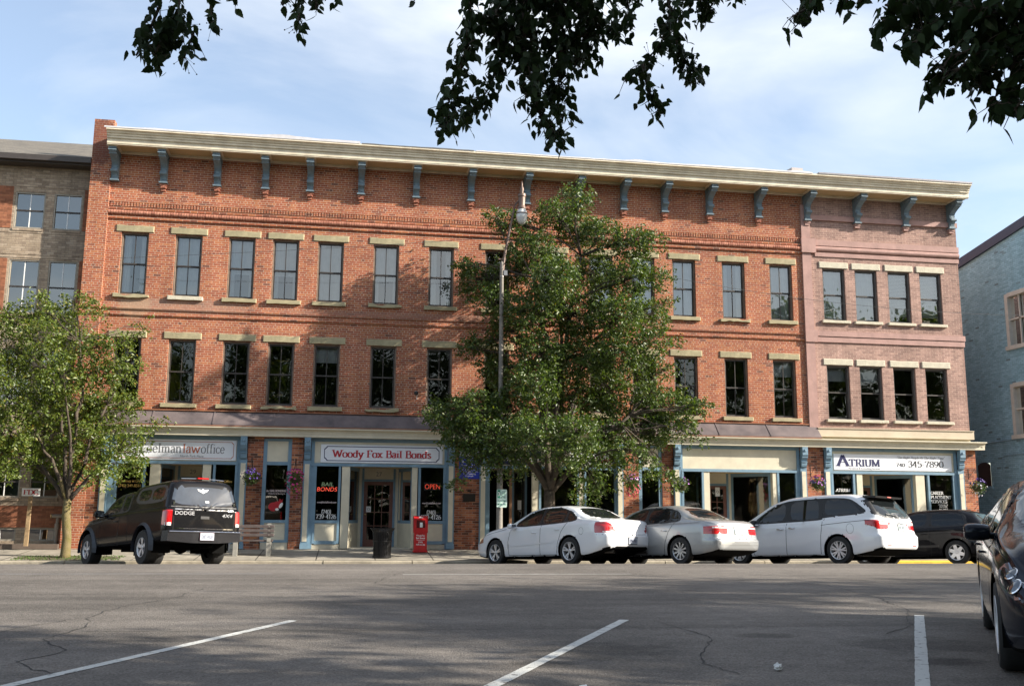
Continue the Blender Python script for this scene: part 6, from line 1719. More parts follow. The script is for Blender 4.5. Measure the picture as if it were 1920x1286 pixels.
# ------------------------------------------------------------------ vehicles
def paint(name, c, metal=0.0, rough=.3, coat=1.0, var=.02):
    return mat(name, c, rough, metal, var=var, scale=1.5, coat=coat if max(c) > .1 else .28, spec=.08 if max(c) < .1 else .4)
M_TYRE = mat('tyre_rubber', (.018, .018, .018), .8, var=.2, scale=20)
M_RIM = mat('alloy_rim', (.68, .68, .69), .3, .45, var=.05)
M_CHROME = mat('chrome', (.75, .75, .76), .08, 1.0, var=.0)
M_CGLASS = mat('car_glass', (.008, .010, .011), .03, var=.0, coat=0, spec=.5)
M_TRIM = mat('black_trim', (.012, .012, .013), .45, var=.1)
M_UNDER = mat('underbody', (.006, .006, .006), .95, spec=.05)
M_SEAM = mat('panel_gap', (.006, .006, .006), .8)
M_TAIL = mat('tail_red', (.42, .008, .010), .12, var=.1, scale=30, coat=1.0)
M_TAILW = mat('lamp_clear', (.60, .58, .56), .12, var=.15, scale=30, coat=1.0)
M_LENS = mat('headlamp_lens', (.10, .11, .12), .04, .6, var=.3, scale=12, coat=1.0)
def cub(xs, pts):
    """monotone-ish smooth curve through control points"""
    px = np.array([p[0] for p in pts], float); pz = np.array([p[1] for p in pts], float)
    h = np.diff(px); d = np.diff(pz) / h
    m = np.zeros(len(px)); m[0], m[-1] = d[0], d[-1]
    for i in range(1, len(px) - 1):
        m[i] = 0 if d[i - 1] * d[i] <= 0 else 3 * (h[i - 1] + h[i]) / ((2 * h[i] + h[i - 1]) / d[i - 1] + (h[i] + 2 * h[i - 1]) / d[i])
    xs = np.clip(xs, px[0], px[-1]); k = np.clip(np.searchsorted(px, xs) - 1, 0, len(h) - 1)
    t = (xs - px[k]) / h[k]
    return (2 * t ** 3 - 3 * t ** 2 + 1) * pz[k] + (t ** 3 - 2 * t ** 2 + t) * h[k] * m[k] + (-2 * t ** 3 + 3 * t ** 2) * pz[k + 1] + (t ** 3 - t ** 2) * h[k] * m[k + 1]
def sstep(t):
    t = np.clip(t, 0, 1); return t * t * (3 - 2 * t)
def in_poly(P, x, z):
    n = len(P); r = np.zeros(len(x), bool)
    for i in range(n):
        x0, z0 = P[i]; x1, z1 = P[(i + 1) % n]
        if z0 == z1: continue
        c = ((z0 > z) != (z1 > z)) & (x < (x1 - x0) * (z - z0) / (z1 - z0) + x0)
        r ^= c
    return r
def snap(P, x, z, r):
    """nearest point of the outline for the points within r of it"""
    bx, bz, bd = x.copy(), z.copy(), np.full(len(x), 1e9); n = len(P)
    for i in range(n):
        a = np.array(P[i]); b = np.array(P[(i + 1) % n]); d = b - a; l = d @ d
        if l < 1e-12: continue
        t = np.clip(((x - a[0]) * d[0] + (z - a[1]) * d[1]) / l, 0, 1)
        qx, qz = a[0] + d[0] * t, a[1] + d[1] * t; q = np.hypot(x - qx, z - qz)
        k = q < bd; bx[k], bz[k], bd[k] = qx[k], qz[k], q[k]
    return bx, bz, bd < r
def rnd(P, k=4):
    """round an outline by corner cutting"""
    for _ in range(k):
        Q = []
        for i in range(len(P)):
            a, b = np.array(P[i]), np.array(P[(i + 1) % len(P)])
            Q += [tuple(a * .82 + b * .18), tuple(a * .18 + b * .82)] if _ == 0 else [tuple(a * .75 + b * .25), tuple(a * .25 + b * .75)]
        P = Q
    return P
class Car:
    def __init__(s, S):
        s.S = S
        ds = S.get('ds', .028)
        a0, a1 = S['a0'], S['a1']
        NA = int((a1 - a0) / ds); A = np.linspace(a0, a1, NA + 1)
        zr = cub(A, S['roof']); zs = np.minimum(cub(A, S['belt']), zr - .015); zb = cub(A, S['bot'])
        Wm = S['W'] / 2
        def endround(d, R, c):
            u = np.clip(d / R, 0, 1); return c * (1 - np.sqrt(np.clip(1 - (1 - u) ** 2, 0, 1)))
        W_ = Wm - endround(A - a0, S.get('rR', .45), S.get('rc', .17)) - endround(a1 - A, S.get('fR', .9), S.get('fc', .26))
        W_ *= 1 - S.get('taper', .02) * ((A - (a0 + a1) / 2) / ((a1 - a0) / 2)) ** 2
        h = zr - zs; t = sstep(h / .22)
        tum = S.get('tum', .40)
        we = (W_ - .05) - np.where(True, tum * h * t + .08 * (1 - t), 0)
        # half section control points, from under the middle to the roof centre
        cp = []
        mid = S.get('mid', .45)
        def add(y, z): cp.append((y, z))
        add(0 * A, zb); add(W_ * .80, zb); add(W_ - .06, zb + .015); add(W_ - .018, zb + .09); add(W_ - .002, zb + (zs - zb) * .30); add(W_, zb + (zs - zb) * mid)
        sh = S.get('shoulder', 0.0)
        add(W_ - .004 + sh * .01, zb + (zs - zb) * .72); add(W_ - .018, zs - .055); add(W_ - .055, zs)
        add((W_ - .055) * .5 + (we + .01) * .5 + .012 * t, zs + (zr - zs) * .42); add(we + .012, zr - .085 * t - .012); add(we - .05 - .03 * t, zr - .022 * t - .004); add(we * .62, zr - .004 + .006); add(0 * A, zr + .012 + S.get('crown', .0))
        seg = [3, 3, 3, 5, 4, 6, 6, 4, 7, 7, 4, 5, 6]
        cols = []
        n = len(cp)
        for i in range(n - 1):
            p0 = cp[max(i - 1, 0)]; p1 = cp[i]; p2 = cp[i + 1]; p3 = cp[min(i + 2, n - 1)]
            if i == 0: p0 = (-cp[1][0], cp[1][1])
            if i == n - 2: p3 = (-cp[-2][0], cp[-2][1])
            for j in range(seg[i]):
                u = j / seg[i]
                def cm(k):
                    return p1[k] * (1 - u) + p2[k] * u if False else 0.5 * (2 * p1[k] + (p2[k] - p0[k]) * u * .8 + (2 * p0[k] - 5 * p1[k] + 4 * p2[k] - p3[k]) * u * u * .8 + (3 * p1[k] - p0[k] - 3 * p2[k] + p3[k]) * u ** 3 * .8 + (p2[k] - p1[k]) * 2 * .2 * u)
                cols.append((cm(0), cm(1)))
        cols.append(cp[-1])
        Y = np.stack([c[0] for c in cols], 1); Z = np.stack([c[1] for c in cols], 1)     # (NA+1, M)
        X = np.repeat(A[:, None], Y.shape[1], 1)
        # end caps: scaled rings of the end sections
        K = 9
        def cap(k, sgn):
            yc = 0.0; z0, z1 = Z[k].min(), Z[k].max(); zc = (z0 + z1) / 2
            R = []
            for i in range(1, K + 1):
                q = 1 - (i / K); f = q if q > 0 else .02
                f = f ** .9
                bul = S.get('bulge', .05) * (1 - f ** 2)
                R.append((np.full(Y.shape[1], A[k]) + sgn * bul, Y[k] * f, zc + (Z[k] - zc) * f))
            return R
        rear = cap(0, -1)[::-1]; front = cap(-1, 1)
        X = np.concatenate([np.stack([r[0] for r in rear]), X, np.stack([r[0] for r in front])])
        Y = np.concatenate([np.stack([r[1] for r in rear]), Y, np.stack([r[1] for r in front])])
        Z = np.concatenate([np.stack([r[2] for r in rear]), Z, np.stack([r[2] for r in front])])
        # profile of the tail and of the nose seen from the side
        for (end, key, rng_, sg) in ((a0, 'rshift', S.get('rrange', .6), 1), (a1, 'fshift', S.get('frange', .7), -1)):
            w = sstep(1 - np.abs(X - end).clip(0, rng_) / rng_); w[(X < end) if sg > 0 else (X > end)] = 1
            X = X + sg * w * cub(Z.ravel(), S[key]).reshape(Z.shape)
        M = Y.shape[1]
        # mirror to the full ring
        Xf = np.concatenate([X, X[:, -2:0:-1]], 1); Yf = np.concatenate([Y, -Y[:, -2:0:-1]], 1); Zf = np.concatenate([Z, Z[:, -2:0:-1]], 1)
        nr, nc = Xf.shape
        V_ = np.stack([Xf, Yf, Zf], -1).reshape(-1, 3)
        i, j = np.meshgrid(np.arange(nr - 1), np.arange(nc), indexing='ij'); j2 = (j + 1) % nc
        F_ = np.stack([i * nc + j, i * nc + j2, (i + 1) * nc + j2, (i + 1) * nc + j], -1).reshape(-1, 4)
        s.V, s.F = V_, F_
        s.lab = np.zeros(len(F_), int); s.names = ['body']; s.mats = [S['paint']]
        s.root = None
    def nrm(s):
        a, b, c, d = (s.V[s.F[:, k]] for k in range(4)); n = np.cross(c - a, d - b); l = np.linalg.norm(n, axis=1, keepdims=True) + 1e-12
        return n / l
    def project(s, ax):
        """2-D coordinates for an outline: 'side' (x, z), 'end' (y, z), 'top' (x, y), or an angle: plane turned about z"""
        V_ = s.V
        if ax == 'side': return V_[:, 0], V_[:, 2]
        if ax == 'end': return V_[:, 1], V_[:, 2]
        if ax == 'top': return V_[:, 0], V_[:, 1]
        c, q = math.cos(ax), math.sin(ax); return V_[:, 0] * c + V_[:, 1] * q, V_[:, 2]
    def cut(s, name, m, ax, poly, cond, r=.019, keep=None):
        """faces inside the outline (and meeting cond on centre and normal) become their own part"""
        li = len(s.names) if name is not None else -1
        if name is not None: s.names.append(name); s.mats.append(m)
        n = s.nrm(); c = s.V[s.F].mean(1)
        sel_region = cond(c, n)
        vs = np.unique(s.F[sel_region].ravel())
        x, z = s.project(ax)
        bx, bz, near = snap(poly, x[vs], z[vs], r)
        ids = vs[near]; 
        # at the silhouette the move would leave the surface, so keep it small
        if ax == 'side': s.V[ids, 0] = bx[near]; s.V[ids, 2] = bz[near]
        elif ax == 'end': s.V[ids, 1] = bx[near]; s.V[ids, 2] = bz[near]
        elif ax == 'top': s.V[ids, 0] = bx[near]; s.V[ids, 1] = bz[near]
        else: s.V[ids, 2] = bz[near]
        c = s.V[s.F].mean(1)
        if ax in ('side', 'end', 'top'):
            q = {'side': (0, 2), 'end': (1, 2), 'top': (0, 1)}[ax]; u, w = c[:, q[0]], c[:, q[1]]
        else: u, w = c[:, 0] * math.cos(ax) + c[:, 1] * math.sin(ax), c[:, 2]
        hit = sel_region & in_poly(poly, u, w)
        if keep is not None: hit &= np.isin(s.lab, keep)
        s.lab[hit] = li
        return li
    def finish(s, root):
        n = s.nrm(); vn = np.zeros_like(s.V)
        for k in range(4): np.add.at(vn, s.F[:, k], n)
        vn /= np.linalg.norm(vn, axis=1, keepdims=True) + 1e-12
        c0 = s.V.mean(0)
        out = []
        if ((s.V - c0) * vn).sum() < 0: s.F = s.F[:, ::-1]; vn = -vn
        s.bvh = BVHTree.FromPolygons([tuple(v) for v in s.V], [tuple(int(q) for q in f) for f in s.F[s.lab >= 0]])
        s.bvh_all = BVHTree.FromPolygons([tuple(v) for v in s.V], [tuple(int(q) for q in f) for f in s.F])
        for i, (nm, m) in enumerate(zip(s.names, s.mats)):
            f = s.F[s.lab == i]
            if not len(f): continue
            u, inv = np.unique(f.ravel(), return_inverse=True); f2 = inv.reshape(f.shape)
            me = bpy.data.meshes.new(nm); me.from_pydata(s.V[u].tolist(), [], f2.tolist())
            me.polygons.foreach_set('use_smooth', [True] * len(f2))
            me.normals_split_custom_set_from_vertices([tuple(q) for q in vn[u]])
            me.materials.append(m)
            o = link(nm, me, root); out.append(o)
        return out
    def hit_side(s, a, z, side=1):
        r = s.bvh_all.ray_cast(Vector((a, 3 * side, z)), Vector((0, -side, 0)))
        return (r[0], r[1]) if r[0] else (Vector((a, side * .8, z)), Vector((0, side, 0)))
    def hit_end(s, y, z, end=-1):
        r = s.bvh_all.ray_cast(Vector((6 * end, y, z)), Vector((-end, 0, 0)))
        return (r[0], r[1]) if r[0] else (Vector((0, y, z)), Vector((end, 0, 0)))
    def gap(s, mb, pts, w=.008, side=1, end=None, lift=.002, dense=.04):
        """ribbon lying on the skin along a polyline given in (a, z) or, for an end, (y, z)"""
        Q = []
        for a, b in zip(pts[:-1], pts[1:]):
            n = max(1, int(math.dist(a, b) / dense))
            Q += [(a[0] + (b[0] - a[0]) * k / n, a[1] + (b[1] - a[1]) * k / n) for k in range(n)]
        Q.append(pts[-1])
        H = [s.hit_end(*q, end) if end else s.hit_side(*q, side) for q in Q]
        L_, R_ = [], []
        for i, (p, nn) in enumerate(H):
            d = (H[min(i + 1, len(H) - 1)][0] - H[max(i - 1, 0)][0]).normalized(); t = d.cross(nn).normalized() * w / 2
            o = nn * lift; L_.append(p + t + o); R_.append(p - t + o)
        for i in range(len(H) - 1): mb.quad(L_[i], L_[i + 1], R_[i + 1], R_[i])
def wheel(root, a, y, R, w, spokes, name='wheel', style='thin', rr=None, steer=0.0, side=1, rimm=None):
    rim = rr or R * .66
    def ty():
        mb = MB()
        prof = [(rim * .98, -w * .42), (rim * 1.02, -w / 2), (R * .93, -w / 2), (R * .985, -w * .40), (R, -w * .28), (R, w * .28), (R * .985, w * .40), (R * .93, w / 2), (rim * 1.02, w / 2), (rim * .98, w * .42)]
        mb.lathe(prof, (0, 0, 0), 40, 'y')
        mb.lathe([(rim * .99, w * .40), (rim * .97, -w * .3), (.02, -w * .3)], (0, 0, 0), 32, 'y')
        return mb.data('tyre', [M_TYRE], 'auto')
    def ri():
        mb = MB(); o = w * .5
        mb.lathe([(rim * .90, o - .03), (rim * .93, o - .003), (rim * .99, o + .004), (rim * 1.0, o - .012)], (0, 0, 0), 40, 'y')
        mb.lathe([(rim * .92, o - .03), (rim * .9, -.02)], (0, 0, 0), 32, 'y')
        mb.lathe([(.001, o - .012), (.03, o - .012), (.034, o - .02), (rim * .22, o - .026), (rim * .24, o - .06), (.001, o - .06)][::-1], (0, 0, 0), 20, 'y')
        for k in range(spokes):
            a0 = 2 * math.pi * k / spokes + .3
            parts = {'thin': [(0, .085, .10)], 'fat': [(0, .26, .20)], 'double': [(-.115, .07, .085), (.115, .07, .085)], 'star': [(0, .12, .24)]}[style]
            for (da, wi, wo) in parts:
                b = a0 + da
                c, q = math.cos(b), math.sin(b); tx, tz = -q, c
                if style == 'double': c2, q2 = math.cos(a0 + da * 1.5), math.sin(a0 + da * 1.5)
                else: c2, q2 = c, q
                r0, r1 = rim * .18, rim * .94
                P = []
                for (rad, ww, cc, qq, dep) in ((r0, wi * rim, math.cos(a0 + da * .4), math.sin(a0 + da * .4), o - .022), (r1, wo * rim, c2, q2, o - .012)):
                    P += [(rad * cc - tx * ww, dep, rad * qq - tz * ww), (rad * cc + tx * ww, dep, rad * qq + tz * ww), (rad * cc + tx * ww * .7, dep - .035, rad * qq + tz * ww * .7), (rad * cc - tx * ww * .7, dep - .035, rad * qq - tz * ww * .7)]
                mb.add(P, [(0, 1, 5, 4), (1, 2, 6, 5), (3, 0, 4, 7), (2, 3, 7, 6)])
        return mb.data('rim', [rimm or M_RIM], 'auto')
    kx = (round(R, 3), round(rim, 3), w, spokes, style, rimm.name if rimm else '')
    t = inst('wheel', ('ty',) + kx, ty, root, (a, y, R))
    t.rotation_euler.z = (0 if side > 0 else math.pi) + steer
    r = inst('rim', ('ri',) + kx, ri, t, (0, 0, 0))
    return t
def place(root, x, y, hdg):
    f = Vector((math.cos(hdg), math.sin(hdg), 0)); l = Vector((-math.sin(hdg), math.cos(hdg), 0))
    e = .9
    def g(v): return gz(min(YC - .2, v.y))
    p = Vector((x, y, 0)); wb = 2.7
    zf = g(p + f * wb) - g(p); f.z = zf / wb
    zl = (g(p + f * 1.3 + l * .8) - g(p + f * 1.3 - l * .8)); l.z = zl / 1.6
    f.normalize(); l = (l - f * l.dot(f)).normalized(); u = f.cross(l)
    root.matrix_world = Matrix(((f.x, l.x, u.x, x), (f.y, l.y, u.y, y), (f.z, l.z, u.z, g(p)), (0, 0, 0, 1)))
REARM = Matrix.Rotation(-math.pi / 2, 4, 'Z')
def endtext(root, s_, y, z, x, h, m, width=None, bold=.01, tilt=0.0, **k):
    M_ = Matrix.Translation((x, y, z)) @ REARM @ Matrix.Rotation(tilt, 4, 'X')
    return lettering(root, s_, 0, 0, 0, h, m, width=width, bold=bold, mtx=M_, **k)
def plate(car, root, y, z, text, end=-1, col=None, w=.305):
    p, n = car.hit_end(y, z, end)
    mb = MB()
    ang = math.asin(max(-1, min(1, n.z)))
    M_ = Matrix.Translation(p + n * .012) @ REARM @ Matrix.Rotation(-ang, 4, 'X')
    mb.bbox(-w / 2, w / 2, -.004, .004, -.076, .076, .002)
    o = mb.build('number_plate', col or M_PLATE, root); o.matrix_local = M_
    lettering(o, text, 0, -.035, -.0055, .07, M_PLTX, width=w * .8, bold=.015)
    f_ = MB().bbox(-w / 2 - .012, w / 2 + .012, .0045, .010, -.088, .088, .002).build('plate_frame', M_TRIM, root); f_.matrix_local = M_
    return o
M_PLATE = mat('plate_white', (.36, .39, .45), .5, var=.15, scale=18)
M_PLTX = mat('plate_text', (.01, .015, .06), .5)
def arches(car, S, cond_y=.55):
    for ax_, R in ((0.0, S['R'] + S.get('arch', .055)), (S['wb'], S['R'] + S.get('arch', .055))):
        zc = S['R'] + S.get('archz', .0)
        P = [(ax_ + R * math.cos(t), zc + R * math.sin(t)) for t in [2 * math.pi * k / 40 for k in range(40)]]
        P = [(x, z) for x, z in P if z > -0.0] 
        P = [(ax_ + R, -.2)] + [(ax_ + R * math.cos(t), zc + R * math.sin(t)) for t in [math.pi * k / 20 for k in range(21)]] + [(ax_ - R, -.2)]
        car.cut(None, None, 'side', P, lambda c, n: (np.abs(c[:, 1]) > S['W'] * .30), r=.02)
def liners(root, S):
    h = S['W'] / 2 - .035
    for ax_ in (0.0, S['wb']):
        R = S['R'] + S.get('arch', .055) + .004
        for sd in (1, -1):
            mb = MB()
            prof = [(R, 0), (R * 1.0, -.30)]
            P = []
            for k in range(21):
                t = math.pi * k / 20; P.append((ax_ + R * math.cos(t), S['R'] + R * math.sin(t)))
            P = [(ax_ + R, S['R'] - .12)] + P + [(ax_ - R, S['R'] - .12)]
            for a, b in zip(P[:-1], P[1:]):
                mb.quad((a[0], sd * h, a[1]), (b[0], sd * h, b[1]), (b[0], sd * (h - .42), b[1]), (a[0], sd * (h - .42), a[1]))
            mb.add([(x, sd * (h - .42), z) for x, z in P], [tuple(range(len(P)))])
            mb.build('wheel_well', M_UNDER, root)
def mirrors(car, root, a, z, m, w=.20, h=.13, sides=(1, -1), out=.05, glass_back=True):
    for sd in sides:
        p, n = car.hit_side(a, z - .03, sd)
        mb = MB(); y = p.y + sd * out
        n_ = 18; prof = []
        for k in range(n_):
            t = 2 * math.pi * k / n_; cu, cv = math.cos(t), math.sin(t)
            u_ = abs(cu) ** .75 * (.12 if cu > 0 else .05) * (1 if cu > 0 else -1); v_ = abs(cv) ** .7 * h * .5 * (1 if cv > 0 else -1)
            prof.append((u_, v_))
        secs = [(0, .55, .60), (.06, .80, .85), (.25, .97, .98), (.6, 1.0, 1.04), (.85, .92, .98), (.95, .80, .84), (1.0, .55, .58)]
        Vs = [(a + u_ * ku, y + sd * w * q_, z + v_ * kv) for q_, ku, kv in secs for u_, v_ in prof]
        mb.add(Vs, [(j * n_ + i, j * n_ + (i + 1) % n_, (j + 1) * n_ + (i + 1) % n_, (j + 1) * n_ + i) for j in range(len(secs) - 1) for i in range(n_)] + [tuple(range(n_)), tuple(range((len(secs) - 1) * n_, len(secs) * n_))])
        mb.tube([p - Vector((0, sd * .03, 0)), (a + .01, y + sd * .02, z - h * .2)], .028, 8)
        o = mb.build('mirror', m, root, smooth='auto')
        q = MB(); q.quad((a - .052, y + sd * .015, z - h * .32), (a - .052, y + sd * w * .8, z - h * .30), (a - .052, y + sd * w * .8, z + h * .34), (a - .052, y + sd * .015, z + h * .36)); q.build('mirror_glass', M_CHROME, o)
def handle(car, root, a, z, m, side=1, w=.17):
    p, n = car.hit_side(a, z, side); mb = MB()
    mb.tube([(a - w / 2, p.y + side * .004, z), (a - w / 2 + .025, p.y + side * .028, z + .002), (a + w / 2 - .02, p.y + side * .028, z + .006), (a + w / 2, p.y + side * .004, z + .006)], [.010, .013, .013, .010], 6)
    mb.build('door_handle', m, root, smooth=True)
def std_parts(car, S, root):
    pass
HI = lambda lo, ylim=0.0: (lambda c, n: (c[:, 2] > lo) & (np.abs(n[:, 1]) > .35))
def side_sets(car, S):
    """doors, side glass with its dark surround, on both sides"""
    for sd in (1, -1):
        lo = S.get('glass_lo', .8)
        for P in S['doors']:
            car.cut('door', S['paint'], 'side', rnd(P, 2), lambda c, n: (c[:, 1] * sd > .3) & (np.abs(n[:, 1]) > .25), r=.016, keep=[0])
        dl = [i for i, n_ in enumerate(car.names) if n_ == 'door']
        car.cut('window_surround', M_TRIM, 'side', rnd(S['dlo'], 2), lambda c, n: (c[:, 1] * sd > .3) & (c[:, 2] > lo) & (np.abs(n[:, 1]) > .3), r=.014)
        tr = len(car.names) - 1
        for P in S['side_glass']:
            car.cut('side_window', M_CGLASS, 'side', rnd(P, 2), lambda c, n: (c[:, 1] * sd > .3) & (c[:, 2] > lo) & (np.abs(n[:, 1]) > .3), r=.014, keep=[tr])
def seams(car, root, S, sides=(1, -1)):
    for sd in sides:
        mb = MB()
        for L_ in S.get('gaps', []): car.gap(mb, L_, .012, sd)
        mb.build('panel_seam', M_SEAM, root)
        if S.get('strip'):
            mb = MB(); car.gap(mb, S['strip'][0], S['strip'][1], sd, lift=.010); car.gap(mb, [(a, z - S['strip'][1] / 2 - .004) for a, z in S['strip'][0]], .008, sd, lift=.003)
            mb.build('side_moulding', S.get('strip_m', S['paint']), root)
def build_car(name, S, label, x, y, hdg, detail=None, cat='car'):
    root = empty(name, (0, 0, 0), label, cat)
    car = Car(S)
    arches(car, S)
    side_sets(car, S)
    for (nm, m, ax, P, cond, kp) in S['cuts']:
        keep = None if kp is None else [i for i, q in enumerate(car.names) if q in kp]
        car.cut(nm, m, ax, P, cond, r=S.get('snapr', .016), keep=keep)
    n_ = car.nrm(); c_ = car.V[car.F].mean(1)
    if ((car.V[:, 2] - car.V[:, 2].mean()) @ np.ones(len(car.V))) is not None:
        up_ = n_[np.argmax(c_[:, 2]), 2] > 0
    nz_ = n_[:, 2] if up_ else -n_[:, 2]
    car.names.append('floor_pan'); car.mats.append(M_UNDER)
    car.lab[(car.lab >= 0) & (nz_ < -.55) & (c_[:, 2] < min(p[1] for p in S['bot']) + .22)] = len(car.names) - 1
    parts = car.finish(root)
    liners(root, S)
    seams(car, root, S)
    for ax_ in (0.0, S['wb']):
        for sd in (1, -1):
            wheel(root, ax_, sd * (S['track'] / 2 - 0.0), S['R'], S.get('tw', .215), S['spokes'], style=S['style'], rr=S.get('rr'), side=sd, rimm=S.get('rimm'), steer=S.get('steer', 0) if ax_ else 0)
    # dark floor pan, axle and exhaust
    mb = MB(); zb = min(p[1] for p in S['bot']); mb.box(S['a0'] + .75, S['a1'] - .5, -S['W'] * .36, S['W'] * .36, zb - .02, zb + .03)
    mb.tube([(0, -S['W'] * .4, S['R'] * .95), (0, S['W'] * .4, S['R'] * .95)], .04, 8); mb.box(-.25, .25, -.25, .25, zb - .09, zb); mb.build('underbody', M_UNDER, root)
    if detail: detail(car, root, S)
    place(root, x, y, hdg)
    return root, car
R_ = math.radians
REAR = lambda c, n: (n[:, 0] < -.35)
def both(P): return P + [(-a, b) for a, b in P[::-1]]
# ---- white sedan
WHITE = paint('white_car_paint', (.77, .78, .79))
def lamp_cond(x1, side=0):
    return lambda c, n: (c[:, 0] < x1) & (np.abs(c[:, 1]) > .2) & ((n[:, 0] < -.25) | (np.abs(n[:, 1]) > .5))
S1 = dict(paint=WHITE, W=1.85, a0=-1.22, a1=3.80, wb=2.81, R=.335, track=1.62, spokes=5, style='double',
  roof=[(-1.22, .99), (-1.10, 1.06), (-.62, 1.10), (-.40, 1.16), (.12, 1.39), (.6, 1.465), (1.1, 1.465), (1.6, 1.40), (2.05, 1.21), (2.42, 1.04), (2.7, .99), (3.3, .89), (3.65, .76), (3.80, .64)],
  belt=[(-1.22, .93), (-.6, 1.02), (.2, 1.00), (1.8, .95), (2.6, .90), (3.3, .80), (3.80, .58)], bot=[(-1.22, .36), (-.9, .27), (-.4, .20), (3.2, .19), (3.8, .24)],
  rshift=[(.2, .16), (.36, .05), (.48, .0), (.66, .0), (.76, .05), (.92, .07), (1.05, .05), (1.5, .05)], fshift=[(.15, .12), (.3, .02), (.5, 0), (.65, .05), (.9, .22)], tum=.46,
  doors=[[(2.26, .22), (2.28, .6), (2.16, .93), (1.58, 1.36), (1.08, 1.44), (1.04, .95), (1.06, .22)], [(1.04, .22), (1.02, .95), (1.06, 1.44), (.50, 1.43), (.10, 1.30), (.12, .98), (.28, .80), (.40, .50), (.44, .22)]],
  dlo=[(2.16, .955), (1.60, 1.33), (1.12, 1.415), (.5, 1.415), (.06, 1.30), (-.26, 1.09), (-.10, 1.035), (.9, .985)],
  side_glass=[[(2.06, .985), (1.56, 1.315), (1.15, 1.39), (1.10, 1.39), (1.12, 1.0)], [(1.03, 1.01), (1.01, 1.39), (.52, 1.39), (.20, 1.31), (.20, 1.035)], [(.13, 1.05), (.13, 1.28), (.04, 1.25), (-.18, 1.10), (-.12, 1.065)]],
  gaps=[[(2.25, .24), (2.28, .6), (2.18, .92), (1.95, 1.05)], [(1.05, .24), (1.03, .96), (1.06, 1.40)], [(.45, .26), (.40, .52), (.28, .80), (.13, .97), (.10, 1.02)], [(2.25, .25), (.45, .25)], [(3.2, .80), (2.4, .93)]],
  strip=([(2.2, .49), (.55, .56)], .03), cuts=[])
S1['cuts'] = [
  ('rear_window', M_CGLASS, 'end', rnd([(-.60, 1.13), (.60, 1.13), (.50, 1.40), (-.50, 1.40)], 2), lambda c, n: (c[:, 0] < .6) & (c[:, 0] > -.9) & (c[:, 2] > 1.08) & (n[:, 0] < -.15), ['body']),
  ('windscreen', M_CGLASS, 'end', rnd([(-.70, 1.04), (.70, 1.04), (.55, 1.42), (-.55, 1.42)], 2), lambda c, n: (c[:, 0] > 1.2) & (c[:, 0] < 2.6) & (c[:, 2] > 1.02) & (n[:, 0] > .12), ['body']),
  ('bumper', WHITE, 'side', [(-1.6, -.2), (-.50, -.2), (-.46, .56), (-.9, .70), (-1.6, .70)], lambda c, n: c[:, 0] < -.4, ['body']),
  ('bumper', WHITE, 'side', [(4.2, -.2), (3.2, -.2), (3.25, .55), (4.2, .62)], lambda c, n: c[:, 0] > 3.1, ['body']),
  ('trunk_lid', WHITE, 'end', rnd([(-.56, .70), (.56, .70), (.60, 1.12), (-.60, 1.12)], 1), lambda c, n: (c[:, 0] < -.5) & (n[:, 0] < -.2), ['body'])]
for sd in (1, -1):
    u = lambda y, a: a  # outline drawn on the rear quarter, turned 45 degrees
    S1['cuts'].append(('tail_light', M_TAIL, 'end', [(sd * y, z) for y, z in ([(.52, .75), (.52, .80), (.62, .94), (.72, 1.0), (.93, 1.0), (.93, .74)])], (lambda q: lambda c, n: (c[:, 0] < -.86) & (c[:, 1] * q > .3))(sd), ['body', 'trunk_lid']))
def det1(car, root, S):
    plate(car, root, 0, .56, 'EPM 1980')
    mb = MB(); car.gap(mb, [(-.53, .72), (-.2, .705), (.2, .705), (.53, .72)], .010, end=-1); car.gap(mb, [(-.56, .78), (-.60, .95), (-.60, 1.03)], .008, end=-1); car.gap(mb, [(.56, .78), (.60, .95), (.60, 1.03)], .008, end=-1)
    car.gap(mb, [(-.55, .69), (-.90, .70)], .008, end=-1); car.gap(mb, [(.55, .69), (.90, .70)], .008, end=-1); mb.build('panel_seam', M_SEAM, root)
    mb = MB(); car.gap(mb, [(-.12, 1.0), (.12, 1.0)], .012, end=-1, lift=.004); mb.build('brake_light', M_TAIL, root)
    for sd in (1, -1):
        mb = MB(); car.gap(mb, [(sd * .56, .765), (sd * .84, .765)], .03, end=-1, lift=.004); mb.build('reversing_light', M_TAILW, root)
        mb = MB(); mb.tube([(-.9, sd * .58, .30), (-1.16, sd * .58, .30), (-1.2, sd * .58, .295)], .035, 10, caps=False); mb.tube([(-.6, sd * .45, .30), (-.95, sd * .58, .30)], .03, 8); mb.build('exhaust', mat('exhaust_steel', (.12, .11, .10), .4, .8), root)
        mb = MB(); car.gap(mb, [(3.35, .66), (3.62, .62)], .12, sd, lift=.003); mb.build('headlight', mat('amber_lens', (.42, .22, .12), .1, coat=1), root)
        handle(car, root, 1.27, .80, WHITE, sd); handle(car, root, .42, .86, WHITE, sd)
    mirrors(car, root, 2.0, .99, WHITE, sides=(1, -1))
    mb = MB(); pts = [(-.42 + .075 * math.cos(t), .80 + .085 * math.sin(t)) for t in [2 * math.pi * k / 20 for k in range(21)]]; car.gap(mb, pts, .006, 1, dense=.02); mb.build('fuel_flap', M_SEAM, root)
build_car('sedan', S1, 'white four-door sedan parked nose to the kerb in front of the big tree', 6.14, 24.45, R_(121.5), det1)
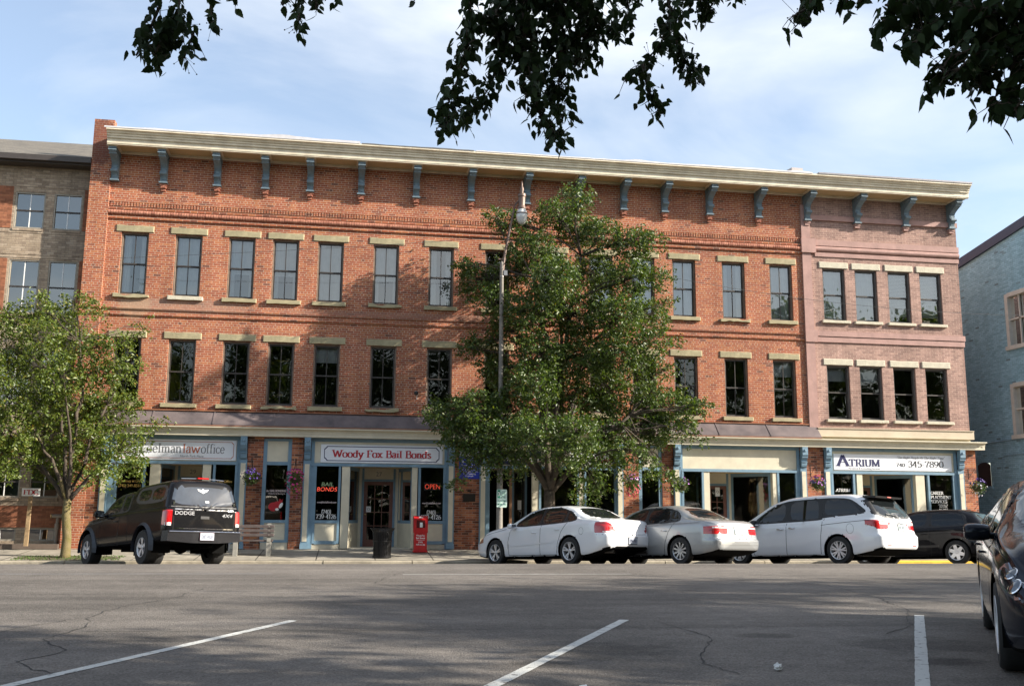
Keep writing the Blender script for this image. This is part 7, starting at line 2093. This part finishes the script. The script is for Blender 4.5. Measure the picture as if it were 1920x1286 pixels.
# ---- silver sedan
SILV = paint('silver_car_paint', (.33, .34, .345), .45, .34)
S2 = dict(S1); S2.update(paint=SILV, W=1.80, a0=-1.10, a1=3.66, wb=2.83, R=.32, track=1.54, spokes=10, style='thin', rimm=mat('grey_alloy', (.42, .43, .44), .3, .8), tw=.205,
  roof=[(-1.10, .94), (-.98, 1.00), (-.55, 1.05), (-.35, 1.10), (.18, 1.33), (.65, 1.42), (1.15, 1.42), (1.62, 1.34), (2.0, 1.18), (2.36, 1.00), (2.7, .95), (3.3, .86), (3.55, .75), (3.66, .62)],
  belt=[(-1.10, .88), (-.6, .97), (.2, .97), (1.8, .93), (2.6, .87), (3.3, .77), (3.66, .56)], bot=[(-1.10, .32), (-.9, .25), (-.4, .19), (3.1, .18), (3.66, .24)],
  rshift=[(.2, .14), (.30, .02), (.36, 0), (.56, .0), (.585, .045), (.9, .07), (1.0, .06), (1.5, .05)], fshift=[(.15, .12), (.3, .02), (.5, 0), (.6, .06), (.9, .20)],
  doors=[[(2.22, .2), (2.24, .6), (2.10, .90), (1.55, 1.30), (1.08, 1.39), (1.04, .95), (1.06, .2)], [(1.04, .2), (1.02, .95), (1.06, 1.39), (.55, 1.38), (.18, 1.26), (.16, .96), (.32, .75), (.42, .50), (.46, .2)]],
  dlo=[(2.10, .935), (1.58, 1.28), (1.12, 1.365), (.55, 1.365), (.16, 1.27), (-.02, 1.12), (-.02, .995), (.9, .965)],
  side_glass=[[(2.0, .96), (1.55, 1.26), (1.15, 1.34), (1.10, 1.34), (1.12, .98)], [(1.02, .985), (1.0, 1.34), (.56, 1.34), (.34, 1.29), (.34, 1.0)], [(.29, 1.005), (.29, 1.27), (.17, 1.24), (.02, 1.11), (.02, 1.02)]],
  gaps=[[(2.21, .22), (2.24, .6), (2.12, .90), (1.92, 1.02)], [(1.05, .22), (1.03, .96), (1.06, 1.36)], [(.46, .24), (.42, .52), (.32, .76), (.17, .95), (.15, 1.0)], [(2.2, .23), (.46, .23)]],
  strip=([(2.15, .47), (.55, .50)], .07), strip_m=SILV)
S2['cuts'] = [
  ('rear_window', M_CGLASS, 'end', rnd([(-.58, 1.07), (.58, 1.07), (.48, 1.35), (-.48, 1.35)], 2), lambda c, n: (c[:, 0] < .6) & (c[:, 0] > -.9) & (c[:, 2] > 1.04) & (n[:, 0] < -.15), ['body']),
  ('windscreen', M_CGLASS, 'end', rnd([(-.68, 1.0), (.68, 1.0), (.54, 1.38), (-.54, 1.38)], 2), lambda c, n: (c[:, 0] > 1.2) & (c[:, 0] < 2.6) & (c[:, 2] > .98) & (n[:, 0] > .12), ['body']),
  ('bumper', SILV, 'side', [(-1.5, -.2), (-.46, -.2), (-.42, .57), (-1.5, .57)], lambda c, n: c[:, 0] < -.36, ['body']),
  ('bumper', SILV, 'side', [(4.2, -.2), (3.15, -.2), (3.2, .50), (4.2, .56)], lambda c, n: c[:, 0] > 3.1, ['body']),
  ('trunk_lid', SILV, 'end', rnd([(-.50, .58), (.50, .58), (.56, 1.06), (-.56, 1.06)], 1), lambda c, n: (c[:, 0] < -.5) & (n[:, 0] < -.2), ['body'])]
for sd in (1, -1):
    S2['cuts'].append(('tail_light', M_TAIL, 'end', rnd([(sd * y, z) for y, z in [(.40, .68), (.40, .86), (.60, .88), (.92, .86), (.95, .80), (.92, .68)]], 1), (lambda q: lambda c, n: (c[:, 0] < -.74) & (c[:, 1] * q > .3))(sd), ['body', 'trunk_lid']))
def det2(car, root, S):
    plate(car, root, 0, .76, 'DZF 8820', col=mat('plate_blue', (.45, .58, .62), .4, var=.3, scale=9))
    mb = MB(); car.gap(mb, [(-.22, .865), (.22, .865)], .03, end=-1, lift=.012); mb.build('boot_handle', M_CHROME, root)
    mb = MB(); car.gap(mb, [(-.82, .575), (0, .575), (.82, .575)], .012, end=-1); car.gap(mb, [(-.50, .60), (-.53, .95)], .008, end=-1); car.gap(mb, [(.50, .60), (.53, .95)], .008, end=-1); mb.build('panel_seam', M_SEAM, root)
    for sd in (1, -1):
        mb = MB(); car.gap(mb, [(sd * .42, .835), (sd * .80, .835)], .035, end=-1, lift=.003); mb.build('reversing_light', M_TAILW, root)
        mb = MB(); car.gap(mb, [(sd * .42, .775), (sd * .84, .775)], .012, end=-1, lift=.004); mb.build('lens_rib', mat('dark_rib', (.12, .01, .01), .3), root)
        handle(car, root, 1.27, .77, M_CHROME, sd); handle(car, root, .45, .79, M_CHROME, sd)
        mb = MB(); car.gap(mb, [(-1.0, .47), (-.5, .47)], .06, sd, lift=.008); mb.build('side_moulding', SILV, root)
    mb = MB(); car.gap(mb, [(-.72, .47), (-.4, .47), (0, .47), (.4, .47), (.72, .47)], .055, end=-1, lift=.010); mb.build('bumper_strip', SILV, root)
    mirrors(car, root, 1.98, .97, SILV)
build_car('sedan', S2, 'silver sedan with ten-spoke wheels, parked between the white sedan and the white minivan', 8.55, 23.35, R_(121), det2)
# ---- white minivan
VANW = paint('minivan_paint', (.76, .775, .79))
S3 = dict(paint=VANW, W=1.98, a0=-1.15, a1=3.95, wb=3.0, R=.345, track=1.73, spokes=7, style='double', bulge=.05, rR=.5, rc=.17, rrange=1.2, tum=.26,
  roof=[(-1.15, 1.61), (-.9, 1.66), (-.3, 1.72), (.6, 1.745), (1.3, 1.73), (1.9, 1.62), (2.45, 1.34), (2.85, 1.13), (3.1, 1.06), (3.6, .94), (3.85, .80), (3.95, .70)],
  belt=[(-1.15, 1.12), (0, 1.12), (.9, 1.10), (1.0, 1.05), (2.4, 1.01), (3.1, .93), (3.6, .80), (3.95, .62)], bot=[(-1.15, .36), (-.9, .28), (-.4, .20), (3.3, .19), (3.95, .24)],
  rshift=[(.2, .16), (.34, .04), (.45, 0), (.66, .0), (.74, .06), (1.10, .12), (1.2, .16), (1.6, .42), (1.75, .46)], fshift=[(.15, .12), (.3, .02), (.5, 0), (.7, .10), (1.0, .3)],
  doors=[[(2.52, .22), (2.55, .6), (2.50, .98), (2.0, 1.50), (1.50, 1.66), (1.48, .9), (1.50, .22)], [(1.48, .22), (1.46, .9), (1.46, 1.66), (.42, 1.68), (.40, 1.1), (.46, .7), (.50, .22)]],
  dlo=[(2.62, 1.05), (1.98, 1.49), (1.5, 1.635), (.2, 1.65), (-.35, 1.60), (-.78, 1.28), (-.70, 1.20), (.38, 1.15), (.44, 1.09), (1.4, 1.07)],
  side_glass=[[(2.48, 1.09), (1.95, 1.47), (1.55, 1.60), (1.52, 1.10)], [(1.38, 1.12), (1.38, 1.61), (.55, 1.62), (.52, 1.15), (.62, 1.12)], [(.36, 1.18), (.36, 1.615), (-.30, 1.57), (-.66, 1.28), (-.62, 1.23)]],
  gaps=[[(2.50, .24), (2.55, .6), (2.50, .98)], [(1.49, .24), (1.47, 1.05)], [(.49, .26), (.46, .7), (.40, 1.05), (.34, 1.12)], [(2.5, .24), (.5, .24)], [(.44, .97), (-.2, 1.015), (-.88, 1.05)]],
  strip=None)
S3['cuts'] = [
  ('hatch_surround', M_TRIM, 'end', rnd([(-.86, 1.10), (.86, 1.10), (.74, 1.64), (-.74, 1.64)], 1), lambda c, n: (c[:, 0] < -.35) & (c[:, 2] > 1.09) & (n[:, 0] < -.1) & (np.abs(c[:, 1]) < .86), ['body']),
  ('rear_window', M_CGLASS, 'end', rnd([(-.74, 1.14), (.74, 1.14), (.63, 1.57), (-.63, 1.57)], 2), lambda c, n: (c[:, 0] < -.35) & (c[:, 2] > 1.1) & (n[:, 0] < -.15), ['body', 'hatch_surround']),
  ('windscreen', M_CGLASS, 'end', rnd([(-.78, 1.12), (.78, 1.12), (.64, 1.66), (-.64, 1.66)], 2), lambda c, n: (c[:, 0] > 1.3) & (c[:, 0] < 3.0) & (c[:, 2] > 1.08) & (n[:, 0] > .15), ['body']),
  ('bumper', VANW, 'side', [(-1.6, -.2), (-.44, -.2), (-.46, .60), (-.85, .70), (-1.6, .70)], lambda c, n: c[:, 0] < -.38, ['body']),
  ('tailgate', VANW, 'end', rnd([(-.62, .70), (.62, .70), (.80, 1.12), (-.80, 1.12)], 1), lambda c, n: (c[:, 0] < -.6) & (n[:, 0] < -.2), ['body'])]
for sd in (1, -1):
    S3['cuts'].append(('tail_light', M_TAIL, 'end', [(sd * y, z) for y, z in [(.46, .86), (.40, .98), (.46, 1.02), (.97, 1.06), (.99, .98), (.85, .83), (.60, .82)]], (lambda q: lambda c, n: (c[:, 0] < -.76) & (c[:, 1] * q > .3))(sd), ['body', 'tailgate', 'bumper']))
def det3(car, root, S):
    plate(car, root, -.10, .88, 'HXC 4471', col=mat('plate_grey', (.32, .38, .38), .4, var=.2, scale=9))
    mb = MB(); car.gap(mb, [(-.42, 1.00), (.40, 1.00)], .05, end=-1, lift=.012); mb.build('chrome_bar', M_CHROME, root)
    mb = MB(); car.gap(mb, [(-.62, .715), (.62, .715)], .010, end=-1); car.gap(mb, [(-.63, .72), (-.74, .88)], .008, end=-1); car.gap(mb, [(.63, .72), (.74, .88)], .008, end=-1); mb.build('panel_seam', M_SEAM, root)
    for sd in (1, -1):
        mb = MB(); car.gap(mb, [(sd * .46, .97), (sd * .80, .985)], .07, end=-1, lift=.003); mb.build('reversing_light', M_TAILW, root)
        handle(car, root, 1.66, .90, M_CHROME, sd, .2); handle(car, root, 1.30, .92, M_CHROME, sd, .2)
        mb = MB(); car.gap(mb, [(sd * .50, .44), (sd * .68, .44)], .02, end=-1, lift=.003); mb.build('reflector', M_TAIL, root)
        p, n_ = car.hit_side(-.42, .30, sd); mb = MB(); mb.box(-.435, -.425, sd * (S['W'] / 2 - .25) - .01, sd * (S['W'] / 2 - .25) + .01, .14, .3); mb.build('mud_flap', M_UNDER, root)
    # roof spoiler with the high brake light, wiper
    mb = MB(); mb.add([(-.60, -.68, 1.665), (-.60, .68, 1.665), (-.92, .62, 1.645), (-.92, -.62, 1.645), (-.60, -.68, 1.62), (-.60, .68, 1.62), (-.90, .62, 1.60), (-.90, -.62, 1.60)], [(0, 1, 2, 3), (3, 2, 6, 7), (4, 7, 6, 5), (0, 3, 7, 4), (1, 5, 6, 2)]); mb.build('spoiler', M_TRIM, root)
    MB().box(-.925, -.90, -.09, .09, 1.615, 1.64).build('brake_light', M_TAIL, root)
    mb = MB(); car.gap(mb, [(-.02, 1.16), (.42, 1.20)], .03, end=-1, lift=.02); car.gap(mb, [(-.06, 1.14), (.05, 1.17)], .06, end=-1, lift=.03); mb.build('wiper', M_TRIM, root)
    mirrors(car, root, 2.36, 1.07, M_TRIM, w=.22, h=.17)
    endtext(root, 'ODYSSEY', .56, .80, car.hit_end(.56, .80)[0].x - .006, .030, M_GREYT, .22)
    pts = [(-.36 + .10 * math.cos(t), .86 + .12 * math.sin(t)) for t in [2 * math.pi * k / 20 for k in range(21)]]; mb = MB(); car.gap(mb, pts, .006, 1, dense=.02); mb.build('fuel_flap', M_SEAM, root)
build_car('minivan', S3, 'white minivan with dark tinted rear glass, parked right of the silver sedan', 12.85, 23.75, R_(121), det3, 'minivan')
# ---- black hatchback
BLK = paint('black_car_paint', (.008, .008, .010), 0, .25)
S4 = dict(paint=BLK, W=1.73, a0=-.77, a1=3.36, wb=2.51, R=.31, track=1.50, spokes=6, style='fat', tw=.20, bulge=.05, rR=.45, rc=.15, rrange=.9, tum=.36, rimm=M_RIM,
  roof=[(-.77, 1.33), (-.5, 1.38), (0, 1.425), (.6, 1.445), (1.1, 1.42), (1.5, 1.33), (1.9, 1.14), (2.2, 1.00), (2.6, .93), (3.1, .82), (3.28, .72), (3.36, .62)],
  belt=[(-.77, .97), (0, .97), (1.4, .93), (2.2, .88), (2.9, .78), (3.36, .56)], bot=[(-.77, .32), (-.5, .24), (-.2, .19), (2.8, .18), (3.36, .24)],
  rshift=[(.2, .14), (.34, .02), (.45, 0), (.56, .0), (.62, .05), (.95, .11), (1.35, .38), (1.5, .42)], fshift=[(.15, .12), (.3, .02), (.5, 0), (.7, .12), (1.0, .3)],
  doors=[[(1.98, .2), (2.0, .6), (1.92, .90), (1.48, 1.25), (1.05, 1.38), (.62, 1.38), (.66, .9), (.64, .45), (.70, .2)]],
  dlo=[(1.94, .935), (1.46, 1.26), (1.05, 1.365), (.1, 1.365), (-.25, 1.28), (-.32, 1.02), (-.2, .975), (.9, .95)],
  side_glass=[[(1.84, .965), (1.42, 1.25), (1.08, 1.335), (.74, 1.335), (.76, .985)], [(.64, .99), (.62, 1.335), (.1, 1.33), (-.18, 1.27), (-.24, 1.04), (-.16, 1.0)]],
  gaps=[[(1.97, .22), (2.0, .6), (1.92, .90)], [(.67, .22), (.64, .45), (.67, .9), (.66, .97)], [(1.95, .22), (.67, .22)]], strip=([(1.95, .46), (.42, .48)], .05), strip_m=M_TRIM)
S4['cuts'] = [
  ('rear_window', M_CGLASS, 'end', rnd([(-.60, 1.0), (.60, 1.0), (.50, 1.33), (-.50, 1.33)], 2), lambda c, n: (c[:, 0] < -.1) & (c[:, 2] > .97) & (n[:, 0] < -.2), ['body']),
  ('windscreen', M_CGLASS, 'end', rnd([(-.65, 1.0), (.65, 1.0), (.53, 1.38), (-.53, 1.38)], 2), lambda c, n: (c[:, 0] > .9) & (c[:, 0] < 2.3) & (c[:, 2] > .98) & (n[:, 0] > .12), ['body']),
  ('bumper', BLK, 'side', [(-1.3, -.2), (-.42, -.2), (-.42, .58), (-1.3, .58)], lambda c, n: c[:, 0] < -.36, ['body'])]
for sd in (1, -1):
    S4['cuts'].append(('tail_light', M_TAIL, 'end', [(sd * y, z) for y, z in [(.52, .72), (.50, .90), (.9, .92), (.9, .70)]], (lambda q: lambda c, n: (c[:, 0] < -.42) & (c[:, 1] * q > .3))(sd), ['body']))
def det4(car, root, S):
    for sd in (1, -1): handle(car, root, .82, .80, M_TRIM, sd)
    mirrors(car, root, 1.72, .98, BLK)
    mb = MB(); mb.tube([(-.25, 0, 1.42), (-.42, 0, 1.62)], [.006, .003], 5); mb.build('antenna', M_TRIM, root)
    plate(car, root, 0, .78, 'GRT 2216')
build_car('hatchback', S4, 'small black two-door hatchback at the far right of the row, on the yellow kerb', 16.35, 24.45, R_(126), det4)
# ---- black pickup with a bed cap
PKB = paint('pickup_black_paint', (.007, .007, .008), 0, .22)
S5 = dict(paint=PKB, W=1.82, a0=-1.10, a1=4.10, wb=3.33, R=.385, track=1.56, spokes=5, style='star', tw=.27, rr=.215, bulge=.03, rR=.22, rc=.07, fR=.8, fc=.2, rrange=.5, tum=.24, arch=.10, glass_lo=1.0,
  roof=[(-1.10, 1.80), (-.8, 1.84), (.2, 1.82), (.88, 1.79), (.95, 1.67), (1.3, 1.70), (1.8, 1.67), (2.15, 1.58), (2.75, 1.22), (2.95, 1.18), (3.5, 1.13), (3.95, 1.02), (4.10, .88)],
  belt=[(-1.10, 1.22), (.8, 1.20), (2.2, 1.15), (2.8, 1.10), (3.6, 1.02), (4.10, .82)], bot=[(-1.10, .52), (-.5, .47), (3.4, .42), (4.1, .46)],
  rshift=[(.4, .03), (.6, .0), (1.15, .0), (1.24, .03), (1.75, .16), (1.9, .2)], fshift=[(.3, .10), (.5, 0), (.8, 0), (1.0, .08), (1.2, .2)],
  doors=[[(2.62, .44), (2.66, .8), (2.56, 1.14), (2.0, 1.60), (1.45, 1.66), (1.42, 1.1), (1.46, .44)]],
  dlo=[(2.56, 1.17), (2.04, 1.56), (1.6, 1.635), (.98, 1.625), (.98, 1.22), (1.4, 1.18)],
  side_glass=[[(2.46, 1.20), (2.0, 1.54), (1.62, 1.60), (1.50, 1.60), (1.52, 1.20)], [(1.42, 1.22), (1.40, 1.60), (1.06, 1.59), (1.06, 1.25)]],
  gaps=[[(2.60, .46), (2.66, .8), (2.56, 1.14)], [(1.45, .46), (1.42, 1.12)], [(2.6, .46), (1.46, .46)], [(.90, .50), (.91, 1.20)], [(-1.05, 1.225), (.9, 1.20)], [(.91, 1.2), (.93, 1.74)]], strip=None)
M_CAPF = mat('cap_window_frame', (.045, .045, .048), .35)
S5['cuts'] = [
  ('rear_window', mat('tinted_cap_glass', (.035, .045, .06), .06, var=.25, scale=2.5, coat=.5), 'end', rnd([(-.76, 1.27), (.76, 1.27), (.66, 1.70), (-.66, 1.70)], 2), lambda c, n: (c[:, 0] < -.6) & (c[:, 2] > 1.24) & (n[:, 0] < -.4), ['body']),
  ('windscreen', M_CGLASS, 'end', rnd([(-.68, 1.22), (.68, 1.22), (.58, 1.64), (-.58, 1.64)], 2), lambda c, n: (c[:, 0] > 1.6) & (c[:, 0] < 2.95) & (c[:, 2] > 1.2) & (n[:, 0] > .15), ['body']),
  ('tailgate', PKB, 'end', [(-.70, .66), (.70, .66), (.70, 1.19), (-.70, 1.19)], lambda c, n: (c[:, 0] < -.6) & (n[:, 0] < -.5), ['body'])]
for sd in (1, -1):
    cw = (lambda q: lambda c, n: (c[:, 1] * q > .4) & (np.abs(n[:, 1]) > .3) & (c[:, 2] > 1.3))(sd)
    S5['cuts'] += [('cap_window', M_CAPF, 'side', rnd([(.74, 1.34), (.76, 1.72), (-.80, 1.75), (-.92, 1.34)], 2), cw, ['body']),
      ('cap_glass', M_CGLASS, 'side', rnd([(.62, 1.42), (.64, 1.655), (-.02, 1.67), (-.03, 1.41)], 2), cw, ['cap_window']),
      ('cap_glass', M_CGLASS, 'side', rnd([(-.11, 1.41), (-.10, 1.67), (-.70, 1.685), (-.78, 1.41)], 2), cw, ['cap_window'])]
    S5['cuts'].append(('tail_light', M_TAIL, 'end', [(sd * y, z) for y, z in [(.735, .84), (.735, 1.16), (.95, 1.16), (.95, .84)]], (lambda q: lambda c, n: (c[:, 0] < -.94) & (c[:, 1] * q > .3))(sd), ['body']))
def det5(car, root, S):
    W2 = S['W'] / 2
    for sd in (1, -1):
        mb = MB(); car.gap(mb, [(sd * .75, .86), (sd * .87, .86)], .07, end=-1, lift=.004); mb.build('reversing_light', M_TAILW, root)
        # flared arches
        for ax_ in (0, S['wb']):
            mb = MB(); Rr = S['R'] + S['arch']; P = []
            for k in range(17):
                t = R_(-8) + (math.pi + R_(16)) * k / 16
                P.append((ax_ + Rr * math.cos(t), S['R'] + Rr * math.sin(t), ax_ + (Rr + .085) * math.cos(t), S['R'] + (Rr + .085) * math.sin(t)))
            y0, y1 = sd * (W2 - .03), sd * (W2 + .045)
            for a, b in zip(P[:-1], P[1:]):
                mb.quad((a[0], y1, a[1]), (b[0], y1, b[1]), (b[2], y0, b[3]), (a[2], y0, a[3])); mb.quad((a[0], y1, a[1]), (b[0], y1, b[1]), (b[0], y0, b[1]), (a[0], y0, a[1]))
            mb.build('wheel_arch_flare', mat('flare_plastic', (.025, .03, .04), .45), root)
        handle(car, root, 1.60, 1.0, M_TRIM, sd)
    # rear step bumper
    mb = MB()
    prof = [(.0, -.86), (.0, .86)]
    L_ = [(-1.02, -.90, .60), (-1.20, -.84, .58), (-1.25, -.30, .58), (-1.25, .30, .58), (-1.20, .84, .58), (-1.02, .90, .60)]
    top = [(x_, y_, .72) for x_, y_, z_ in L_]; bot = [(x_ + .03, y_, .50 if abs(y_) > .5 else .46) for x_, y_, z_ in L_]; inn = [(x_ + .14, y_ * .97, .72) for x_, y_, z_ in L_]
    mb.add(bot + top + inn, [(i, i + 1, 7 + i, 6 + i) for i in range(5)] + [(6 + i, 7 + i, 13 + i, 12 + i) for i in range(5)]); mb.build('bumper', mat('dull_chrome_black', (.05, .05, .055), .25, .7), root)
    mb = MB(); mb.tube([(-1.215, -.82, .70), (-1.262, -.30, .70), (-1.262, .30, .70), (-1.215, .82, .70)], .012, 6); mb.build('bumper_strip', M_CHROME, root)
    o = MB().bbox(-.16, .16, -.004, .004, -.08, .08, .002).build('number_plate', M_PLATE, root); o.matrix_local = Matrix.Translation((-1.262, -.02, .60)) @ REARM
    lettering(o, 'DJD 4320', 0, -.035, -.0055, .07, M_PLTX, width=.25, bold=.015)
    q = MB().bbox(-.165, .165, .005, .010, -.085, .085, .002).build('plate_frame', M_TAIL, root); q.matrix_local = o.matrix_local.copy()
    endtext(root, 'DODGE', .47, 1.06, -1.142, .080, mat('badge_grey', (.30, .30, .31), .4), .44, .012); endtext(root, '4X4', -.52, 1.03, -1.142, .075, MATS['badge_grey'], .25, .012, shear=.25)
    mb = MB(); car.gap(mb, [(-.70, .67), (-.70, 1.19), (.70, 1.19), (.70, .67)], .010, end=-1, lift=.003); car.gap(mb, [(-.70, .72), (.70, .72)], .006, end=-1); mb.build('panel_seam', M_SEAM, root)
    mb = MB(); car.gap(mb, [(-.68, .77), (.68, .77)], .012, end=-1, lift=.006); car.gap(mb, [(-.68, 1.18), (.68, 1.18)], .012, end=-1, lift=.006); mb.build('trim_strip', M_CHROME, root)
    mb = MB(); mb.box(-1.142, -1.125, -.10, .10, .98, 1.04); mb.build('tailgate_handle', M_TRIM, root)
    mb = MB(); car.gap(mb, [(-.80, 1.235), (.80, 1.235)], .022, end=-1, lift=.006); mb.build('cap_seal', M_TRIM, root)
    mb = MB(); mb.box(-.93, -.86, -.13, .13, 1.865, 1.895); mb.build('brake_light', M_TAIL, root)
    for sd in (1, -1):
        mb = MB(); mb.tube([(-.9, sd * .16, 1.868), (-.9, sd * .50, 1.855)], .010, 6); mb.build('roof_bar', M_CHROME, root)
        p, n_ = car.hit_end(sd * .70, 1.31); mb = MB(); mb.box(p.x - .03, p.x, sd * .70 - .02, sd * .70 + .02, 1.28, 1.34); mb.build('latch', M_CHROME, root)
    # winged decal and small sticker on the cap glass
    p, n_ = car.hit_end(.0, 1.62); p2, _ = car.hit_end(.0, 1.50)
    mb = MB(); M1 = [(0, .05), (.03, .02), (.13, .035), (.10, -.01), (.05, -.03), (.02, -.05), (0, -.06), (-.02, -.05), (-.05, -.03), (-.10, -.01), (-.13, .035), (-.03, .02)]
    mb.add([(car.hit_end(y_ + .02, 1.60 + z_)[0].x - .005, y_ + .02, 1.60 + z_) for y_, z_ in M1], [tuple(range(12))]); mb.build('decal', M_WHITE, root)
    mb = MB(); P5 = [(-.10, 1.335), (-.02, 1.335), (-.02, 1.375), (-.10, 1.375)]; mb.add([(car.hit_end(a, b)[0].x - .005, a, b) for a, b in P5], [(0, 1, 2, 3)]); mb.build('sticker', M_WHITE, root)
    mirrors(car, root, 2.36, 1.20, PKB, w=.22, h=.17, out=.06)
    mb = MB(); mb.box(-.7, -.2, -.55, -.15, .36, .50); mb.tube([(-1.0, -.3, .42), (-.2, -.4, .42), (2, -.3, .40)], .035, 8); mb.box(.8, 2.2, .1, .5, .32, .45); mb.lathe([(.001, -.14), (.12, -.10), (.14, 0), (.12, .10), (.001, .14)], (0, 0, .385), 14, 'x'); mb.build('drivetrain', M_UNDER, root)
build_car('pickup_truck', S5, 'black pickup truck with a tinted bed cap, parked nose to the kerb at the left', -3.70, 23.72, R_(123), det5, 'pickup truck')
# ---- dark car at the right edge, facing the camera
DKB = paint('dark_navy_black_paint', (.010, .012, .018), .2, .18)
S6 = dict(paint=DKB, W=1.80, a0=-1.10, a1=3.72, wb=2.77, R=.325, track=1.55, spokes=5, style='star', tum=.50, ds=.022, fR=1.0, fc=.30,
  roof=[(-1.10, 1.02), (-.95, 1.08), (-.5, 1.12), (-.2, 1.20), (.35, 1.40), (.8, 1.465), (1.2, 1.465), (1.7, 1.39), (2.15, 1.20), (2.55, 1.03), (2.7, 1.0), (3.2, .92), (3.5, .80), (3.72, .68)],
  belt=[(-1.10, .96), (-.6, 1.02), (.2, .99), (1.8, .92), (2.6, .88), (3.2, .78), (3.72, .58)], bot=[(-1.10, .34), (-.4, .20), (3.1, .18), (3.72, .22)],
  rshift=[(.2, .12), (.4, 0), (.7, 0), (.9, .06), (1.5, .06)], fshift=[(.15, .12), (.25, .02), (.45, 0), (.62, .05), (.75, .16), (1.0, .34)],
  doors=[[(2.22, .22), (2.24, .6), (2.12, .92), (1.6, 1.34), (1.1, 1.42), (1.04, .95), (1.06, .22)], [(1.04, .22), (1.02, .95), (1.06, 1.42), (.55, 1.41), (.15, 1.28), (.16, .98), (.30, .76), (.42, .50), (.46, .22)]],
  dlo=[(2.26, .93), (1.66, 1.32), (1.15, 1.41), (.55, 1.41), (.12, 1.28), (-.18, 1.08), (-.05, 1.02), (.9, .965)],
  side_glass=[[(2.06, .96), (1.62, 1.28), (1.18, 1.375), (1.12, 1.375), (1.14, .98)], [(1.05, .99), (1.03, 1.375), (.56, 1.375), (.24, 1.28), (.24, 1.02)], [(.18, 1.03), (.18, 1.25), (.08, 1.22), (-.10, 1.09)]],
  gaps=[[(2.21, .24), (2.24, .6), (2.14, .90)], [(1.05, .24), (1.03, .95)], [(.46, .26), (.42, .52), (.30, .78), (.17, .96)], [(2.2, .25), (.46, .25)]], strip=None, strip_m=DKB)
S6['cuts'] = [
  ('windscreen', mat('blue_windscreen', (.03, .05, .06), .02, var=.3, scale=2, coat=.5), 'end', rnd([(-.72, 1.02), (.72, 1.02), (.58, 1.42), (-.58, 1.42)], 2), lambda c, n: (c[:, 0] > 1.2) & (c[:, 0] < 2.7) & (c[:, 2] > 1.0) & (n[:, 0] > .12), ['body']),
  ('rear_window', M_CGLASS, 'end', rnd([(-.58, 1.14), (.58, 1.14), (.50, 1.40), (-.50, 1.40)], 2), lambda c, n: (c[:, 0] < .7) & (c[:, 2] > 1.12) & (n[:, 0] < -.12), ['body']),
  ('bumper', DKB, 'side', [(4.2, -.2), (3.15, -.2), (3.15, .50), (3.5, .56), (4.2, .56)], lambda c, n: c[:, 0] > 3.1, ['body']),
  ('hood', DKB, 'top', [(2.55, -.74), (2.55, .74), (3.62, .52), (3.62, -.52)], lambda c, n: (n[:, 2] > .5) & (c[:, 2] > .6) & (c[:, 0] > 2.4), ['body'])]
def det6(car, root, S):
    for sd in (1, -1):
        # headlamp: smoked housing, two bright rings with lenses, clear cover
        def pt(a, z, lift): p, n_ = car.hit_side(a, z, sd); return p + n_ * lift, n_
        P = rnd([(3.08, .74), (3.12, .80), (3.32, .80), (3.52, .72), (3.56, .64), (3.48, .55), (3.26, .60), (3.12, .66)], 1)
        mb = MB(); c0 = pt(3.32, .69, .004)[0]
        R1 = [pt(a, z, .004)[0] for a, z in P]; mb.add([c0] + R1, [(0, i + 1, (i + 1) % len(R1) + 1) for i in range(len(R1))])
        hl = mb.build('headlight', mat('headlamp_housing', (.20, .23, .27), .10, .5, var=.4, scale=14, coat=1), root)
        for (a, z, r) in ((3.27, .725, .055), (3.40, .645, .062)):
            q, n_ = pt(a, z, .008); t1 = n_.cross(Vector((0, 0, 1))).normalized(); t2 = n_.cross(t1)
            mb = MB(); m_ = 24
            mb.add([q + (t1 * math.cos(k * 2 * math.pi / m_) + t2 * math.sin(k * 2 * math.pi / m_)) * r + n_ * .002 for k in range(m_)] + [q + (t1 * math.cos(k * 2 * math.pi / m_) + t2 * math.sin(k * 2 * math.pi / m_)) * r * .86 + n_ * .006 for k in range(m_)], [(k, (k + 1) % m_, m_ + (k + 1) % m_, m_ + k) for k in range(m_)])
            mb.build('lamp_ring', M_CHROME, hl)
            mb = MB(); mb.add([q + n_ * .010] + [q + (t1 * math.cos(k * 2 * math.pi / m_) + t2 * math.sin(k * 2 * math.pi / m_)) * r * .8 + n_ * .002 for k in range(m_)], [(0, k + 1, (k + 1) % m_ + 1) for k in range(m_)])
            mb.build('lamp_lens', M_LENS, hl)
        handle(car, root, 1.27, .80, DKB, sd); handle(car, root, .42, .84, DKB, sd)
        mb = MB(); car.gap(mb, [(2.2, .93), (1.66, 1.325), (1.15, 1.42), (.55, 1.42), (.1, 1.29)], .012, sd, lift=.006); mb.build('roof_trim', M_TRIM, root)
        mb = MB(); car.gap(mb, [(3.1, .82), (2.7, .90), (2.3, .95)], .008, sd); mb.build('panel_seam', M_SEAM, root)
    mirrors(car, root, 2.02, .99, DKB, w=.20, h=.14, out=.03)
    mb = MB(); mb.tube([(2.50, -.5, 1.045), (2.46, .1, 1.055)], .008, 5); mb.tube([(2.50, .1, 1.045), (2.46, .62, 1.055)], .008, 5); mb.build('wiper', M_TRIM, root)
    MB().box(3.66, 3.70, -.30, .30, .42, .56).build('grille', M_TRIM, root)
build_car('sedan', S6, 'glossy black sedan facing the camera, cut off by the right edge of the picture', 7.08, 8.85, R_(-122.4), det6)
